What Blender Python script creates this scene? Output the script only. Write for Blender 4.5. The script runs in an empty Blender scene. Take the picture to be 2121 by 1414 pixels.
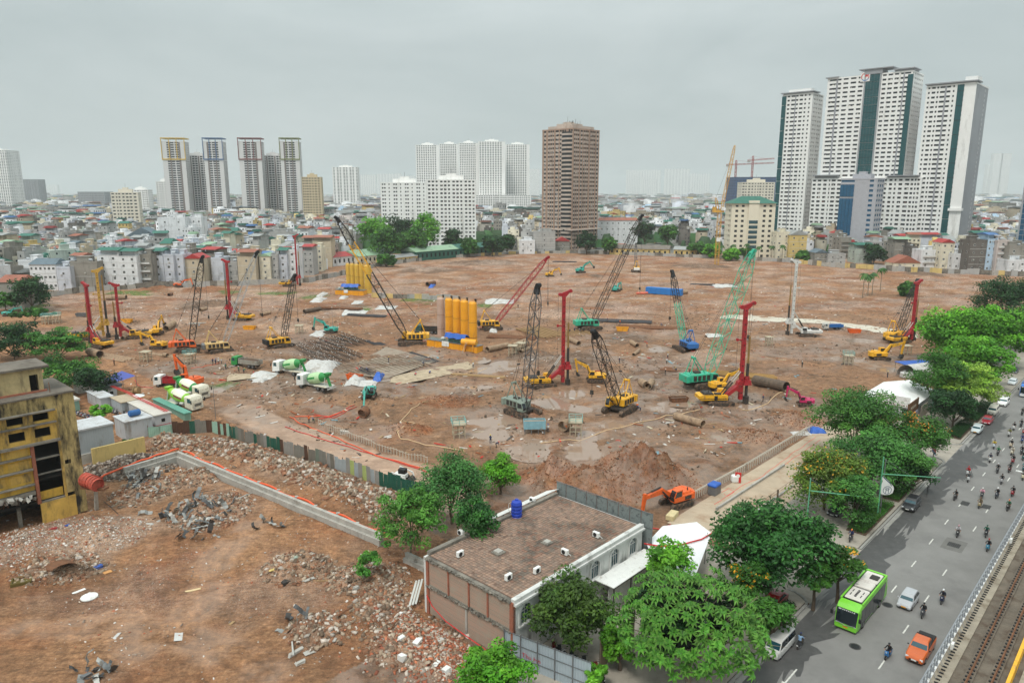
import bpy,bmesh,math,random
from math import cos,sin,pi,radians,atan2
import numpy as np
SF='stuff'
KS='structure'
from mathutils import Matrix,Vector
V3=Vector
# ---------------------------------------------------------------- camera, sky, sun, exposure
SC=bpy.context.scene
COL=SC.collection
CAMH=48.0
F_PX,CX,CY,YH=1500.0,1060.5,707.0,395.0
TH=math.atan((CY-YH)/F_PX)
cd=bpy.data.cameras.new("camera")
cam=bpy.data.objects.new("camera",cd)
COL.objects.link(cam)
cam.location=(0,0,CAMH)
cam.rotation_euler=(pi/2-TH,0,0)
cd.sensor_width=36.0
cd.lens=F_PX/2121.0*36.0
cd.clip_start=.5
cd.clip_end=30000.0
SC.camera=cam
SUN_EL,SUN_AZ=radians(58),radians(205)
w=bpy.data.worlds.new("World")
SC.world=w
w.use_nodes=True
nt=w.node_tree
nt.nodes.clear()
def N(tree,typ,**kw):
 n=tree.nodes.new(typ)
 for k,v in kw.items():
  setattr(n,k,v)
 return n
out=N(nt,"ShaderNodeOutputWorld")
sky=N(nt,"ShaderNodeTexSky",sky_type='NISHITA')
sky.sun_disc=False
sky.sun_elevation=SUN_EL
sky.sun_rotation=SUN_AZ
sky.air_density,sky.dust_density,sky.ozone_density=1.0,4.0,1.0
b1=N(nt,"ShaderNodeBackground")
b1.inputs[1].default_value=.10
nt.links.new(sky.outputs[0],b1.inputs[0])
tc=N(nt,"ShaderNodeTexCoord")
mp=N(nt,"ShaderNodeMapping")
mp.inputs['Scale'].default_value=(1.0,1.0,3.2)
nt.links.new(tc.outputs['Generated'],mp.inputs[0])
nz=N(nt,"ShaderNodeTexNoise")
nz.inputs['Scale'].default_value=2.5
nz.inputs['Detail'].default_value=6
nz.inputs['Roughness'].default_value=.55
nz.inputs['Distortion'].default_value=.4
nt.links.new(mp.outputs[0],nz.inputs['Vector'])
cr=N(nt,"ShaderNodeValToRGB")
cr.color_ramp.elements[0].position=.2
cr.color_ramp.elements[0].color=(.350,.408,.408,1)
cr.color_ramp.elements[1].position=.8
cr.color_ramp.elements[1].color=(.500,.548,.545,1)
nt.links.new(nz.outputs['Fac'],cr.inputs[0])
sp=N(nt,"ShaderNodeSeparateXYZ")
nt.links.new(tc.outputs['Generated'],sp.inputs[0])
mr=N(nt,"ShaderNodeMapRange")
mr.inputs['From Min'].default_value=.18
mr.inputs['From Max'].default_value=1.0
mr.inputs['To Min'].default_value=1.0
mr.inputs['To Max'].default_value=2.5
nt.links.new(sp.outputs['Z'],mr.inputs['Value'])
b2=N(nt,"ShaderNodeBackground")
nt.links.new(cr.outputs[0],b2.inputs[0])
nt.links.new(mr.outputs[0],b2.inputs[1])
mx=N(nt,"ShaderNodeMixShader")
mx.inputs[0].default_value=.93
nt.links.new(b1.outputs[0],mx.inputs[1])
nt.links.new(b2.outputs[0],mx.inputs[2])
nt.links.new(mx.outputs[0],out.inputs[0])
sd=bpy.data.lights.new("sun",'SUN')
sd.energy=1.5
sd.angle=radians(12)
sd.color=(1.0,.96,.9)
sun=bpy.data.objects.new("sun",sd)
COL.objects.link(sun)
sdir=V3((sin(SUN_AZ)*cos(SUN_EL),cos(SUN_AZ)*cos(SUN_EL),sin(SUN_EL)))
sun.rotation_euler=sdir.to_track_quat('Z','Y').to_euler()
SC.view_settings.view_transform='Standard'
SC.view_settings.look='None'
SC.view_settings.gamma=1.0
SC.view_settings.exposure=.38
SC.render.engine='CYCLES'
cy=SC.cycles
cy.max_bounces=5
cy.diffuse_bounces=2
cy.glossy_bounces=2
cy.transmission_bounces=3
cy.transparent_max_bounces=6
cy.volume_bounces=1
cy.use_adaptive_sampling=True
cy.adaptive_threshold=.02
cy.use_denoising=True
try:
 cy.denoiser='OPENIMAGEDENOISE'
 cy.denoising_prefilter='ACCURATE'
except Exception:
 pass
cy.sample_clamp_indirect=4.0
# ---------------------------------------------------------------- pixel <-> place
_c,_s=cos(TH),sin(TH)
def ray(px,py):
 u,v=(px-CX)/F_PX,(CY-py)/F_PX
 return V3((u,_c+v*_s,-_s+v*_c))
def G(px,py,z=.0):
 d=ray(px,py)
 k=(z-CAMH)/d.z
 return V3((d.x*k,d.y*k,z))
def on_Y(px,py,Y):
 d=ray(px,py)
 k=Y/d.y
 return V3((d.x*k,Y,CAMH+d.z*k))
AZ=radians(43.2)
U2=V3((sin(AZ),cos(AZ)))
N2=V3((cos(AZ),-sin(AZ)))
ROAD=pi/2-AZ
def RF(s,t,z=.0):
 p=N2*s+U2*t
 return V3((p.x,p.y,z))
def ST(p):
 q=V3((p.x,p.y))
 return q.dot(N2),q.dot(U2)
def on_s(px,py,s0):
 d=ray(px,py)
 k=s0/(d.x*N2.x+d.y*N2.y)
 p=d*k
 return ST(p)[1],CAMH+p.z
def on_t(px,py,t0):
 d=ray(px,py)
 k=t0/(d.x*U2.x+d.y*U2.y)
 p=d*k
 return ST(p)[0],CAMH+p.z
rnd=random.Random(7)
# ---------------------------------------------------------------- materials
def lin(c):
 c=c/255.0
 return c/12.92 if c<=.04045 else ((c+.055)/1.055)**2.4
def C(r,g,b):
 return (lin(r),lin(g),lin(b),1.0)
MATS={}
def pm(name,rgb,rough=.7,metal=.0,var=.18,scale=1.5,bump=.0,dirt=None,damt=.0,dscale=.6,streak=False,spec=.5,coat=.0,coords='Object'):
 if name in MATS:
  return MATS[name]
 m=bpy.data.materials.new(name)
 m.use_nodes=True
 t=m.node_tree
 p=t.nodes['Principled BSDF']
 p.inputs['Roughness'].default_value=rough
 p.inputs['Metallic'].default_value=metal
 p.inputs['Specular IOR Level'].default_value=spec
 if coat:
  p.inputs['Coat Weight'].default_value=coat
  p.inputs['Coat Roughness'].default_value=.1
 co=N(t,"ShaderNodeTexCoord")
 src=co.outputs[coords]
 base=C(*rgb)
 n1=N(t,"ShaderNodeTexNoise")
 n1.inputs['Scale'].default_value=scale
 n1.inputs['Detail'].default_value=5
 n1.inputs['Roughness'].default_value=.65
 t.links.new(src,n1.inputs['Vector'])
 r1=N(t,"ShaderNodeMapRange")
 r1.inputs['From Min'].default_value=.3
 r1.inputs['From Max'].default_value=.7
 r1.inputs['To Min'].default_value=1-var
 r1.inputs['To Max'].default_value=1+var*.6
 t.links.new(n1.outputs['Fac'],r1.inputs['Value'])
 mc=N(t,"ShaderNodeMix",data_type='RGBA',blend_type='MULTIPLY')
 mc.inputs[0].default_value=1.0
 mc.inputs[6].default_value=base
 t.links.new(r1.outputs[0],mc.inputs[7])
 col=mc.outputs[2]
 if dirt:
  mpn=N(t,"ShaderNodeMapping")
  mpn.inputs['Scale'].default_value=(.95,.95,.24) if streak else (1,1,1)
  t.links.new(src,mpn.inputs[0])
  n2=N(t,"ShaderNodeTexNoise")
  n2.inputs['Scale'].default_value=dscale
  n2.inputs['Detail'].default_value=7
  n2.inputs['Roughness'].default_value=.7
  t.links.new(mpn.outputs[0],n2.inputs['Vector'])
  r2=N(t,"ShaderNodeMapRange")
  r2.inputs['From Min'].default_value=.62-.3*damt
  r2.inputs['From Max'].default_value=.80-.3*damt
  t.links.new(n2.outputs['Fac'],r2.inputs['Value'])
  m2=N(t,"ShaderNodeMix",data_type='RGBA')
  m2.inputs[7].default_value=C(*dirt)
  t.links.new(r2.outputs[0],m2.inputs[0])
  t.links.new(col,m2.inputs[6])
  col=m2.outputs[2]
 t.links.new(col,p.inputs['Base Color'])
 if bump:
  bn=N(t,"ShaderNodeTexNoise")
  bn.inputs['Scale'].default_value=scale*6
  bn.inputs['Detail'].default_value=4
  t.links.new(src,bn.inputs['Vector'])
  bp=N(t,"ShaderNodeBump")
  bp.inputs['Strength'].default_value=bump
  bp.inputs['Distance'].default_value=.05
  t.links.new(bn.outputs['Fac'],bp.inputs['Height'])
  t.links.new(bp.outputs[0],p.inputs['Normal'])
 MATS[name]=m
 return m
def attr_mat(name,rough=.85,gain=1.0,translucent=.0,var=.2,scale=.8,spec=.3,bump=.0):
 if name in MATS:
  return MATS[name]
 m=bpy.data.materials.new(name)
 m.use_nodes=True
 t=m.node_tree
 p=t.nodes['Principled BSDF']
 p.inputs['Roughness'].default_value=rough
 p.inputs['Specular IOR Level'].default_value=spec
 a=N(t,"ShaderNodeAttribute",attribute_name='col')
 co=N(t,"ShaderNodeTexCoord")
 n1=N(t,"ShaderNodeTexNoise")
 n1.inputs['Scale'].default_value=scale
 n1.inputs['Detail'].default_value=5
 t.links.new(co.outputs['Object'],n1.inputs['Vector'])
 r1=N(t,"ShaderNodeMapRange")
 r1.inputs['From Min'].default_value=.3
 r1.inputs['From Max'].default_value=.7
 r1.inputs['To Min'].default_value=(1-var)*gain
 r1.inputs['To Max'].default_value=(1+var*.6)*gain
 t.links.new(n1.outputs['Fac'],r1.inputs['Value'])
 mc=N(t,"ShaderNodeMix",data_type='RGBA',blend_type='MULTIPLY')
 mc.inputs[0].default_value=1.0
 t.links.new(a.outputs['Color'],mc.inputs[6])
 t.links.new(r1.outputs[0],mc.inputs[7])
 t.links.new(mc.outputs[2],p.inputs['Base Color'])
 if bump:
  bp=N(t,"ShaderNodeBump")
  bp.inputs['Strength'].default_value=bump
  bp.inputs['Distance'].default_value=.05
  n1b=N(t,"ShaderNodeTexNoise")
  n1b.inputs['Scale'].default_value=9
  t.links.new(co.outputs['Object'],n1b.inputs['Vector'])
  t.links.new(n1b.outputs['Fac'],bp.inputs['Height'])
  t.links.new(bp.outputs[0],p.inputs['Normal'])
 if translucent:
  o=t.nodes['Material Output']
  tr=N(t,"ShaderNodeBsdfTranslucent")
  t.links.new(mc.outputs[2],tr.inputs['Color'])
  ms=N(t,"ShaderNodeMixShader")
  ms.inputs[0].default_value=translucent
  t.links.new(p.outputs[0],ms.inputs[1])
  t.links.new(tr.outputs[0],ms.inputs[2])
  t.links.new(ms.outputs[0],o.inputs['Surface'])
 MATS[name]=m
 return m
def glassy(name,rgb,rough=.08,spec=.8):
 if name in MATS:
  return MATS[name]
 m=pm(name,rgb,rough,.0,.25,.7,spec=spec)
 return m
# ---------------------------------------------------------------- mesh builder
class MB:
 def __init__(self):
  self.v,self.f,self.m,self.c=[],[],[],[]
  self.M=None
  self.col=None
 def add(self,vs,fs,m=0):
  b=len(self.v)
  if self.M is not None:
   vs=[self.M@Vector(v) for v in vs]
  self.v.extend([tuple(v) for v in vs])
  for f in fs:
   self.f.append([b+i for i in f])
   self.m.append(m)
   self.c.append(self.col)
  return self
 def box(self,x0,x1,y0,y1,z0,z1,m=0,tx=.0,ty=.0):
  v=[(x0,y0,z0),(x1,y0,z0),(x1,y1,z0),(x0,y1,z0),
             (x0+tx,y0+ty,z1),(x1-tx,y0+ty,z1),(x1-tx,y1-ty,z1),(x0+tx,y1-ty,z1)]
  return self.add(v,[(0,3,2,1),(4,5,6,7),(0,1,5,4),(1,2,6,5),(2,3,7,6),(3,0,4,7)],m)
 def bev(self,x0,x1,y0,y1,z0,z1,b=.05,m=0):
  vs,fs=[],[]
  for (z,i) in ((z0,b),(z0+b,0),(z1-b,0),(z1,b)):
   ring=[(x0+b,y0+i),(x1-b,y0+i),(x1-i,y0+b),(x1-i,y1-b),(x1-b,y1-i),(x0+b,y1-i),(x0+i,y1-b),(x0+i,y0+b)]
   vs+=[(x,y,z) for x,y in ring]
  for k in range(3):
   for j in range(8):
    fs.append((k*8+j,k*8+(j+1)%8,k*8+8+(j+1)%8,k*8+8+j))
  fs.append(tuple(range(7,-1,-1)))
  fs.append(tuple(range(24,32)))
  return self.add(vs,fs,m)
 def cyl(self,p0,p1,r0,r1=None,n=8,caps=True,m=0):
  r1=r0 if r1 is None else r1
  p0,p1=Vector(p0),Vector(p1)
  d=(p1-p0)
  if d.length<1e-6:
   return self
  d.normalize()
  a=V3((0,0,1)) if abs(d.z)<.9 else V3((1,0,0))
  e1=d.cross(a).normalized()
  e2=d.cross(e1)
  vs=[]
  for (p,r) in ((p0,r0),(p1,r1)):
   for k in range(n):
    an=2*pi*k/n
    vs.append(p+e1*(r*cos(an))+e2*(r*sin(an)))
  fs=[(k,(k+1)%n,n+(k+1)%n,n+k) for k in range(n)]
  if caps:
   fs+=[tuple(range(n-1,-1,-1)),tuple(range(n,2*n))]
  return self.add(vs,fs,m)
 def tube(self,pts,r,n=6,m=0):
  pts=[Vector(p) for p in pts]
  vs,fs=[],[]
  for i,p in enumerate(pts):
   d=(pts[min(i+1,len(pts)-1)]-pts[max(i-1,0)]).normalized()
   a=V3((0,0,1)) if abs(d.z)<.9 else V3((1,0,0))
   e1=d.cross(a).normalized()
   e2=d.cross(e1)
   rr=r[i] if isinstance(r,(list,tuple)) else r
   for k in range(n):
    an=2*pi*k/n
    vs.append(p+e1*(rr*cos(an))+e2*(rr*sin(an)))
  for i in range(len(pts)-1):
   for k in range(n):
    fs.append((i*n+k,i*n+(k+1)%n,(i+1)*n+(k+1)%n,(i+1)*n+k))
  fs+=[tuple(range(n-1,-1,-1)),tuple(range((len(pts)-1)*n,len(pts)*n))]
  return self.add(vs,fs,m)
 def prism(self,poly,y0,y1,m=0,inset=.0):
  n=len(poly)
  vs=[(x,y0,z) for x,z in poly]+[(x,y1,z) for x,z in poly]
  fs=[tuple(range(n)),tuple(range(2*n-1,n-1,-1))]
  fs+=[(i,n+i,n+(i+1)%n,(i+1)%n) for i in range(n)]
  return self.add(vs,fs,m)
 def plan(self,poly,z0,z1,m=0):
  n=len(poly)
  vs=[(x,y,z0) for x,y in poly]+[(x,y,z1) for x,y in poly]
  fs=[tuple(range(n-1,-1,-1)),tuple(range(n,2*n))]
  fs+=[(i,(i+1)%n,n+(i+1)%n,n+i) for i in range(n)]
  return self.add(vs,fs,m)
 def quad(self,a,b,c,d,m=0):
  return self.add([a,b,c,d],[(0,1,2,3)],m)
 def loft(self,rings,m=0,caps=True):
  n=len(rings[0])
  vs=[p for r in rings for p in r]
  fs=[]
  for i in range(len(rings)-1):
   for k in range(n):
    fs.append((i*n+k,i*n+(k+1)%n,(i+1)*n+(k+1)%n,(i+1)*n+k))
  if caps:
   fs+=[tuple(range(n-1,-1,-1)),tuple(range((len(rings)-1)*n,len(rings)*n))]
  return self.add(vs,fs,m)
 def ellip(self,c,rx,ry,rz,nu=10,nv=6,m=0):
  rings=[]
  for j in range(1,nv):
   a=-pi/2+pi*j/nv
   rings.append([(c[0]+rx*cos(a)*cos(2*pi*k/nu),c[1]+ry*cos(a)*sin(2*pi*k/nu),c[2]+rz*sin(a)) for k in range(nu)])
  return self.loft(rings,m)
 def mesh(self,name,mats,smooth=False):
  me=bpy.data.meshes.new(name)
  me.from_pydata(self.v,[],self.f)
  for mt in (mats if isinstance(mats,(list,tuple)) else [mats]):
   me.materials.append(mt)
  if any(self.m):
   me.polygons.foreach_set('material_index',self.m)
  if any(c is not None for c in self.c):
   at=me.attributes.new('col','FLOAT_COLOR','CORNER')
   arr=[]
   for c,f in zip(self.c,self.f):
    arr.extend((c or (.5,.5,.5,1.0))*len(f))
   at.data.foreach_set('color',arr)
  if smooth:
   me.polygons.foreach_set('use_smooth',[True]*len(me.polygons))
  me.update()
  return me
 def bd(self,name,mats,parent=None,smooth=False,**kw):
  return ob(name,self.mesh(name,mats,smooth),parent,**kw)
def ob(name,me,parent=None,loc=None,rz=None,label=None,cat=None,group=None,kind=None):
 o=bpy.data.objects.new(name,me)
 COL.objects.link(o)
 if parent is not None:
  o.parent=parent
 if loc is not None:
  o.location=loc
 if rz is not None:
  o.rotation_euler=(0,0,rz)
 if label:o['label']=label
 if cat:o['category']=cat
 if group:o['group']=group
 if kind:o['kind']=kind
 return o
def root(name,label,cat,loc,rz=.0,group=None,scale=1.0):
 o=ob(name,None,None,loc,rz,label,cat,group)
 o.empty_display_size=.5
 if scale!=1.0:
  o.scale=(scale,)*3
 return o
def copy_tree(o,loc=None,rz=None,label=None,group=None,swap=None,scale=None,parent=None):
 c=o.copy()
 COL.objects.link(c)
 c.parent=parent
 if loc is not None:c.location=loc
 if rz is not None:c.rotation_euler=(0,0,rz)
 if scale is not None:c.scale=(scale,)*3
 if label:c['label']=label
 if group:c['group']=group
 if swap and c.type=='MESH':
  for sl in c.material_slots:
   if sl.material in swap:
    nm=swap[sl.material]
    sl.link='OBJECT'
    sl.material=nm
 for ch in o.children:
  copy_tree(ch,parent=c,swap=swap)
 return c
def npmesh(name,V,Fq,mats,col=None,smooth=False,mi=None):
 me=bpy.data.meshes.new(name)
 nv,nf,k=len(V),len(Fq),Fq.shape[1]
 me.vertices.add(nv)
 me.vertices.foreach_set('co',np.ascontiguousarray(V,dtype=np.float32).ravel())
 me.loops.add(nf*k)
 me.loops.foreach_set('vertex_index',np.ascontiguousarray(Fq,dtype=np.int32).ravel())
 me.polygons.add(nf)
 me.polygons.foreach_set('loop_start',np.arange(0,nf*k,k,dtype=np.int32))
 for mt in (mats if isinstance(mats,(list,tuple)) else [mats]):
  me.materials.append(mt)
 if mi is not None:
  me.polygons.foreach_set('material_index',np.asarray(mi,dtype=np.int32))
 me.update(calc_edges=True)
 if col is not None:
  at=me.attributes.new('col','FLOAT_COLOR','CORNER')
  at.data.foreach_set('color',np.repeat(np.asarray(col,dtype=np.float32),k,axis=0).ravel())
 if smooth:
  me.polygons.foreach_set('use_smooth',np.ones(nf,dtype=bool))
 me.validate()
 return me
# ---------------------------------------------------------------- ground
def _hash(ix,iy,seed):
 h=(ix.astype(np.int64)*374761393+iy.astype(np.int64)*668265263+seed*144665)&0xffffffff
 h=((h ^ (h >> 13))*1274126177)&0xffffffff
 return ((h ^ (h >> 16))&0xffff)/65535.0
def vnoise(x,y,seed=0):
 ix,iy=np.floor(x),np.floor(y)
 fx,fy=x-ix,y-iy
 fx,fy=fx*fx*(3-2*fx),fy*fy*(3-2*fy)
 a,b=_hash(ix,iy,seed),_hash(ix+1,iy,seed)
 c,d=_hash(ix,iy+1,seed),_hash(ix+1,iy+1,seed)
 return (a*(1-fx)+b*fx)*(1-fy)+(c*(1-fx)+d*fx)*fy-.5
def fbm(x,y,seed=0,octv=4,gain=.5):
 r,a=.0,1.0
 for k in range(octv):
  r=r+a*vnoise(x*2**k+17.3*k,y*2**k-9.1*k,seed+k)
  a*=gain
 return r
def sstep(a,b,x):
 t=np.clip((x-a)/(b-a),0,1)
 return t*t*(3-2*t)
def seg_dist(x,y,a,b):
 ax,ay,bx,by=a[0],a[1],b[0],b[1]
 dx,dy=bx-ax,by-ay
 t=np.clip(((x-ax)*dx+(y-ay)*dy)/(dx*dx+dy*dy),0,1)
 return np.hypot(x-ax-t*dx,y-ay-t*dy)
def in_poly(x,y,poly):
 r=np.zeros(x.shape,dtype=bool)
 n=len(poly)
 for i in range(n):
  x0,y0=poly[i][0],poly[i][1]
  x1,y1=poly[(i+1)%n][0],poly[(i+1)%n][1]
  if y0==y1:
   continue
  cnd=((y0>y)!=(y1>y))&(x<(x1-x0)*(y-y0)/(y1-y0)+x0)
  r ^= cnd
 return r
HEAPS=[((1215,1012),118,42,3.6,'red'),((1318,985),85,42,5.0,'red'),((1140,985),60,30,2.8,'red'),((1400,1000),50,34,1.6,'red'),
         ((1240,935),60,14,1.2,'mud'),((1280,925),30,12,.9,'mud'),
         ((300,1015),62,32,1.3,'rub'),((440,1060),80,40,1.0,'rub'),((410,985),60,22,1.2,'rub'),((270,965),90,26,2.0,'dark'),
         ((120,1180),95,30,1.1,'rub'),((150,1110),150,45,.9,'pale'),((30,1140),80,40,.8,'pale'),
         ((620,1180),75,35,1.5,'rub'),((665,1310),75,40,1.2,'rub'),((760,1200),90,40,1.1,'rub'),((860,1330),110,60,.9,'rub'),((800,1260),70,40,.8,'rub'),
         ((345,672),55,14,2.0,'pale'),((610,680),60,12,1.5,'pale'),((570,668),30,10,1.4,'pale'),((1460,740),70,14,1.3,'pale'),((1150,650),60,10,.8,'pale'),
         ((720,640),60,8,1.0,'mud'),((1100,850),30,14,1.0,'red'),((850,890),50,14,1.2,'red'),((930,830),60,14,1.3,'red'),((1650,870),50,22,1.4,'red'),((1560,900),60,20,.9,'red'),
         ((430,630),70,10,1.5,'mud'),((330,596),40,6,1.2,'red'),((420,600),60,6,1.5,'red'),((1100,740),60,16,1.0,'mud'),((1520,930),40,14,.8,'mud'),((1300,700),50,14,.8,'mud'),
         ((1235,572),14,4,1.2,'mud'),((880,560),70,6,1.6,'mud'),((1000,545),90,6,1.8,'mud'),((1450,552),60,5,1.3,'mud'),((1920,568),40,5,1.2,'mud'),((1190,745),60,18,.7,'mud')]
PUDDLES=[((1105,930),48,20),((1215,935),42,17),((1025,900),50,14),((1015,870),60,12),((1215,905),26,20),((1140,832),45,14),((1200,845),40,10),((1185,815),22,10),
           ((1270,880),34,8),((1360,722),20,6),((1370,846),26,6),((1410,835),40,5),((1560,842),34,6),((1850,765),36,9),((1490,905),20,8),((1010,765),40,9),((1050,755),30,8),((985,745),26,6),
           ((445,808),26,8),((1330,915),16,6),((980,800),50,6),((1480,812),22,5),((1750,745),40,7),((1780,705),30,5),((1600,700),30,4),((890,735),24,5),((1240,600),.1,.1)]
def _ell(px,py,hw,hd):
 a,b=G(px,py),G(px+hw,py)
 c,d=G(px,py-hd),G(px,py+hd)
 return a,abs(b.x-a.x),abs(c.y-d.y)/2
HP=[(*_ell(*c,hw,hd),h,tone) for c,hw,hd,h,tone in HEAPS]
PD=[_ell(*c,hw,hd) for c,hw,hd in PUDDLES]
FENCE=[G(440,893),G(860,1030)]
RIDGE=[G(330,915),G(470,925),G(640,985),G(760,1030),G(850,1075)]
WALLC=[G(258,1000),G(370,962),G(795,1135)]
SITE_ROAD=[G(505,850),G(560,880),G(700,930),G(850,985),G(950,1040)]
def roadmask(x,y):
 s=x*N2.x+y*N2.y
 return s
def height(x,y):
 x,y=np.asarray(x,dtype=float),np.asarray(y,dtype=float)
 s=x*N2.x+y*N2.y
 t=x*U2.x+y*U2.y
 h=.6*fbm(x/30,y/30,3,3)+.75*fbm(x/6.5,y/6.5,11,4,.62)*sstep(55,75,t)+.3*fbm(x/4,y/4,12,3)
 far=sstep(200,330,y)
 h=h*(1-.35*far)
 wob=.35*fbm(x/5.0,y/5.0,21,3)
 lump=1+.8*fbm(x/1.6,y/1.6,5,3)
 pw=.5*fbm(x/4.0,y/4.0,33,3)
 pb=-.32+.12*fbm(x/2.5,y/2.5,40,2)
 for (c,rx,ry,hh,tone) in HP:
  q=np.sqrt(((x-c.x)/rx)**2+((y-c.y)/ry)**2)+wob
  h=h+hh*(1-sstep(.0,1.15,q))*lump
 d=np.minimum.reduce([seg_dist(x,y,RIDGE[i],RIDGE[i+1]) for i in range(len(RIDGE)-1)])
 h=h+1.25*(1-sstep(.3,4.2,d+1.6*fbm(x/4,y/4,8,3)))
 d=seg_dist(x,y,WALLC[1],WALLC[2])
 side=(x-WALLC[1].x)*(WALLC[2].y-WALLC[1].y)-(y-WALLC[1].y)*(WALLC[2].x-WALLC[1].x)
 h=h-.9*(1-sstep(.8,2.4,np.abs(d-2.3)))*(side<0)
 dr=np.minimum.reduce([seg_dist(x,y,SITE_ROAD[i],SITE_ROAD[i+1]) for i in range(len(SITE_ROAD)-1)])
 k=1-sstep(3.4,5.0,dr)
 h=h*(1-k)+.05*k
 for (c,rx,ry) in PD:
  q=np.sqrt(((x-c.x)/rx)**2+((y-c.y)/ry)**2)+pw
  k=1-sstep(.55,1.35,q)
  h=h*(1-k)+pb*k
 k=sstep(-57.5,-53.5,s)*sstep(56,62,t)+sstep(-47,-44,s)
 k=np.clip(k,0,1)
 h=h*(1-k)-.12*k
 k2=1-sstep(0,6,np.hypot(np.maximum(np.abs(s+53)-7.6,0),np.maximum(np.abs(t-60.5)-12,0)))
 h=h*(1-k2)
 h=h*(1-sstep(520,560,y))
 return h
def gz(x,y):
 return float(height(np.array([x]),np.array([y]))[0])
def GG(px,py,dz=.0):
 p=G(px,py)
 z=gz(p.x,p.y)
 p=G(px,py,z)
 p.z=gz(p.x,p.y)+dz
 return p
SITE_POLY=[G(-150,700),G(60,632),G(180,608),G(330,592),G(480,594),G(640,588),G(800,548),G(900,536),G(1060,524),G(1180,522),G(1330,527),G(1500,533),G(1620,540),G(1760,553),G(1900,562),G(2140,568),G(2400,572),G(2400,700),G(1900,1500),G(-600,1500)]
TRACKS=[[(470,850),(560,800),(640,755),(700,735)],[(500,860),(600,815),(700,800),(800,812)],[(1330,900),(1420,950),(1520,915),(1640,850)],[(1370,880),(1440,915),(1540,890)],[(1080,760),(1230,745),(1400,735),(1600,745)],[(1300,825),(1450,850),(1620,855)],[(860,650),(1000,610),(1300,590),(1700,600)],[(480,690),(620,660),(850,640)],[(1180,720),(1300,700),(1400,700),(1560,700)],[(1350,745),(1300,770),(1280,800)],[(380,745),(480,735),(560,745)],[(900,720),(1000,745),(1100,790),(1150,830)],[(1650,640),(1800,625),(2000,610)],[(280,650),(420,640),(600,640)],[(300,1340),(420,1250),(450,1150),(520,1090)],[(60,1300),(250,1290),(420,1330),(560,1400)],[(1000,580),(1300,560),(1600,570)],[(1500,1000),(1600,930)],[(1440,1000),(1560,925),(1660,865)]]
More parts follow.
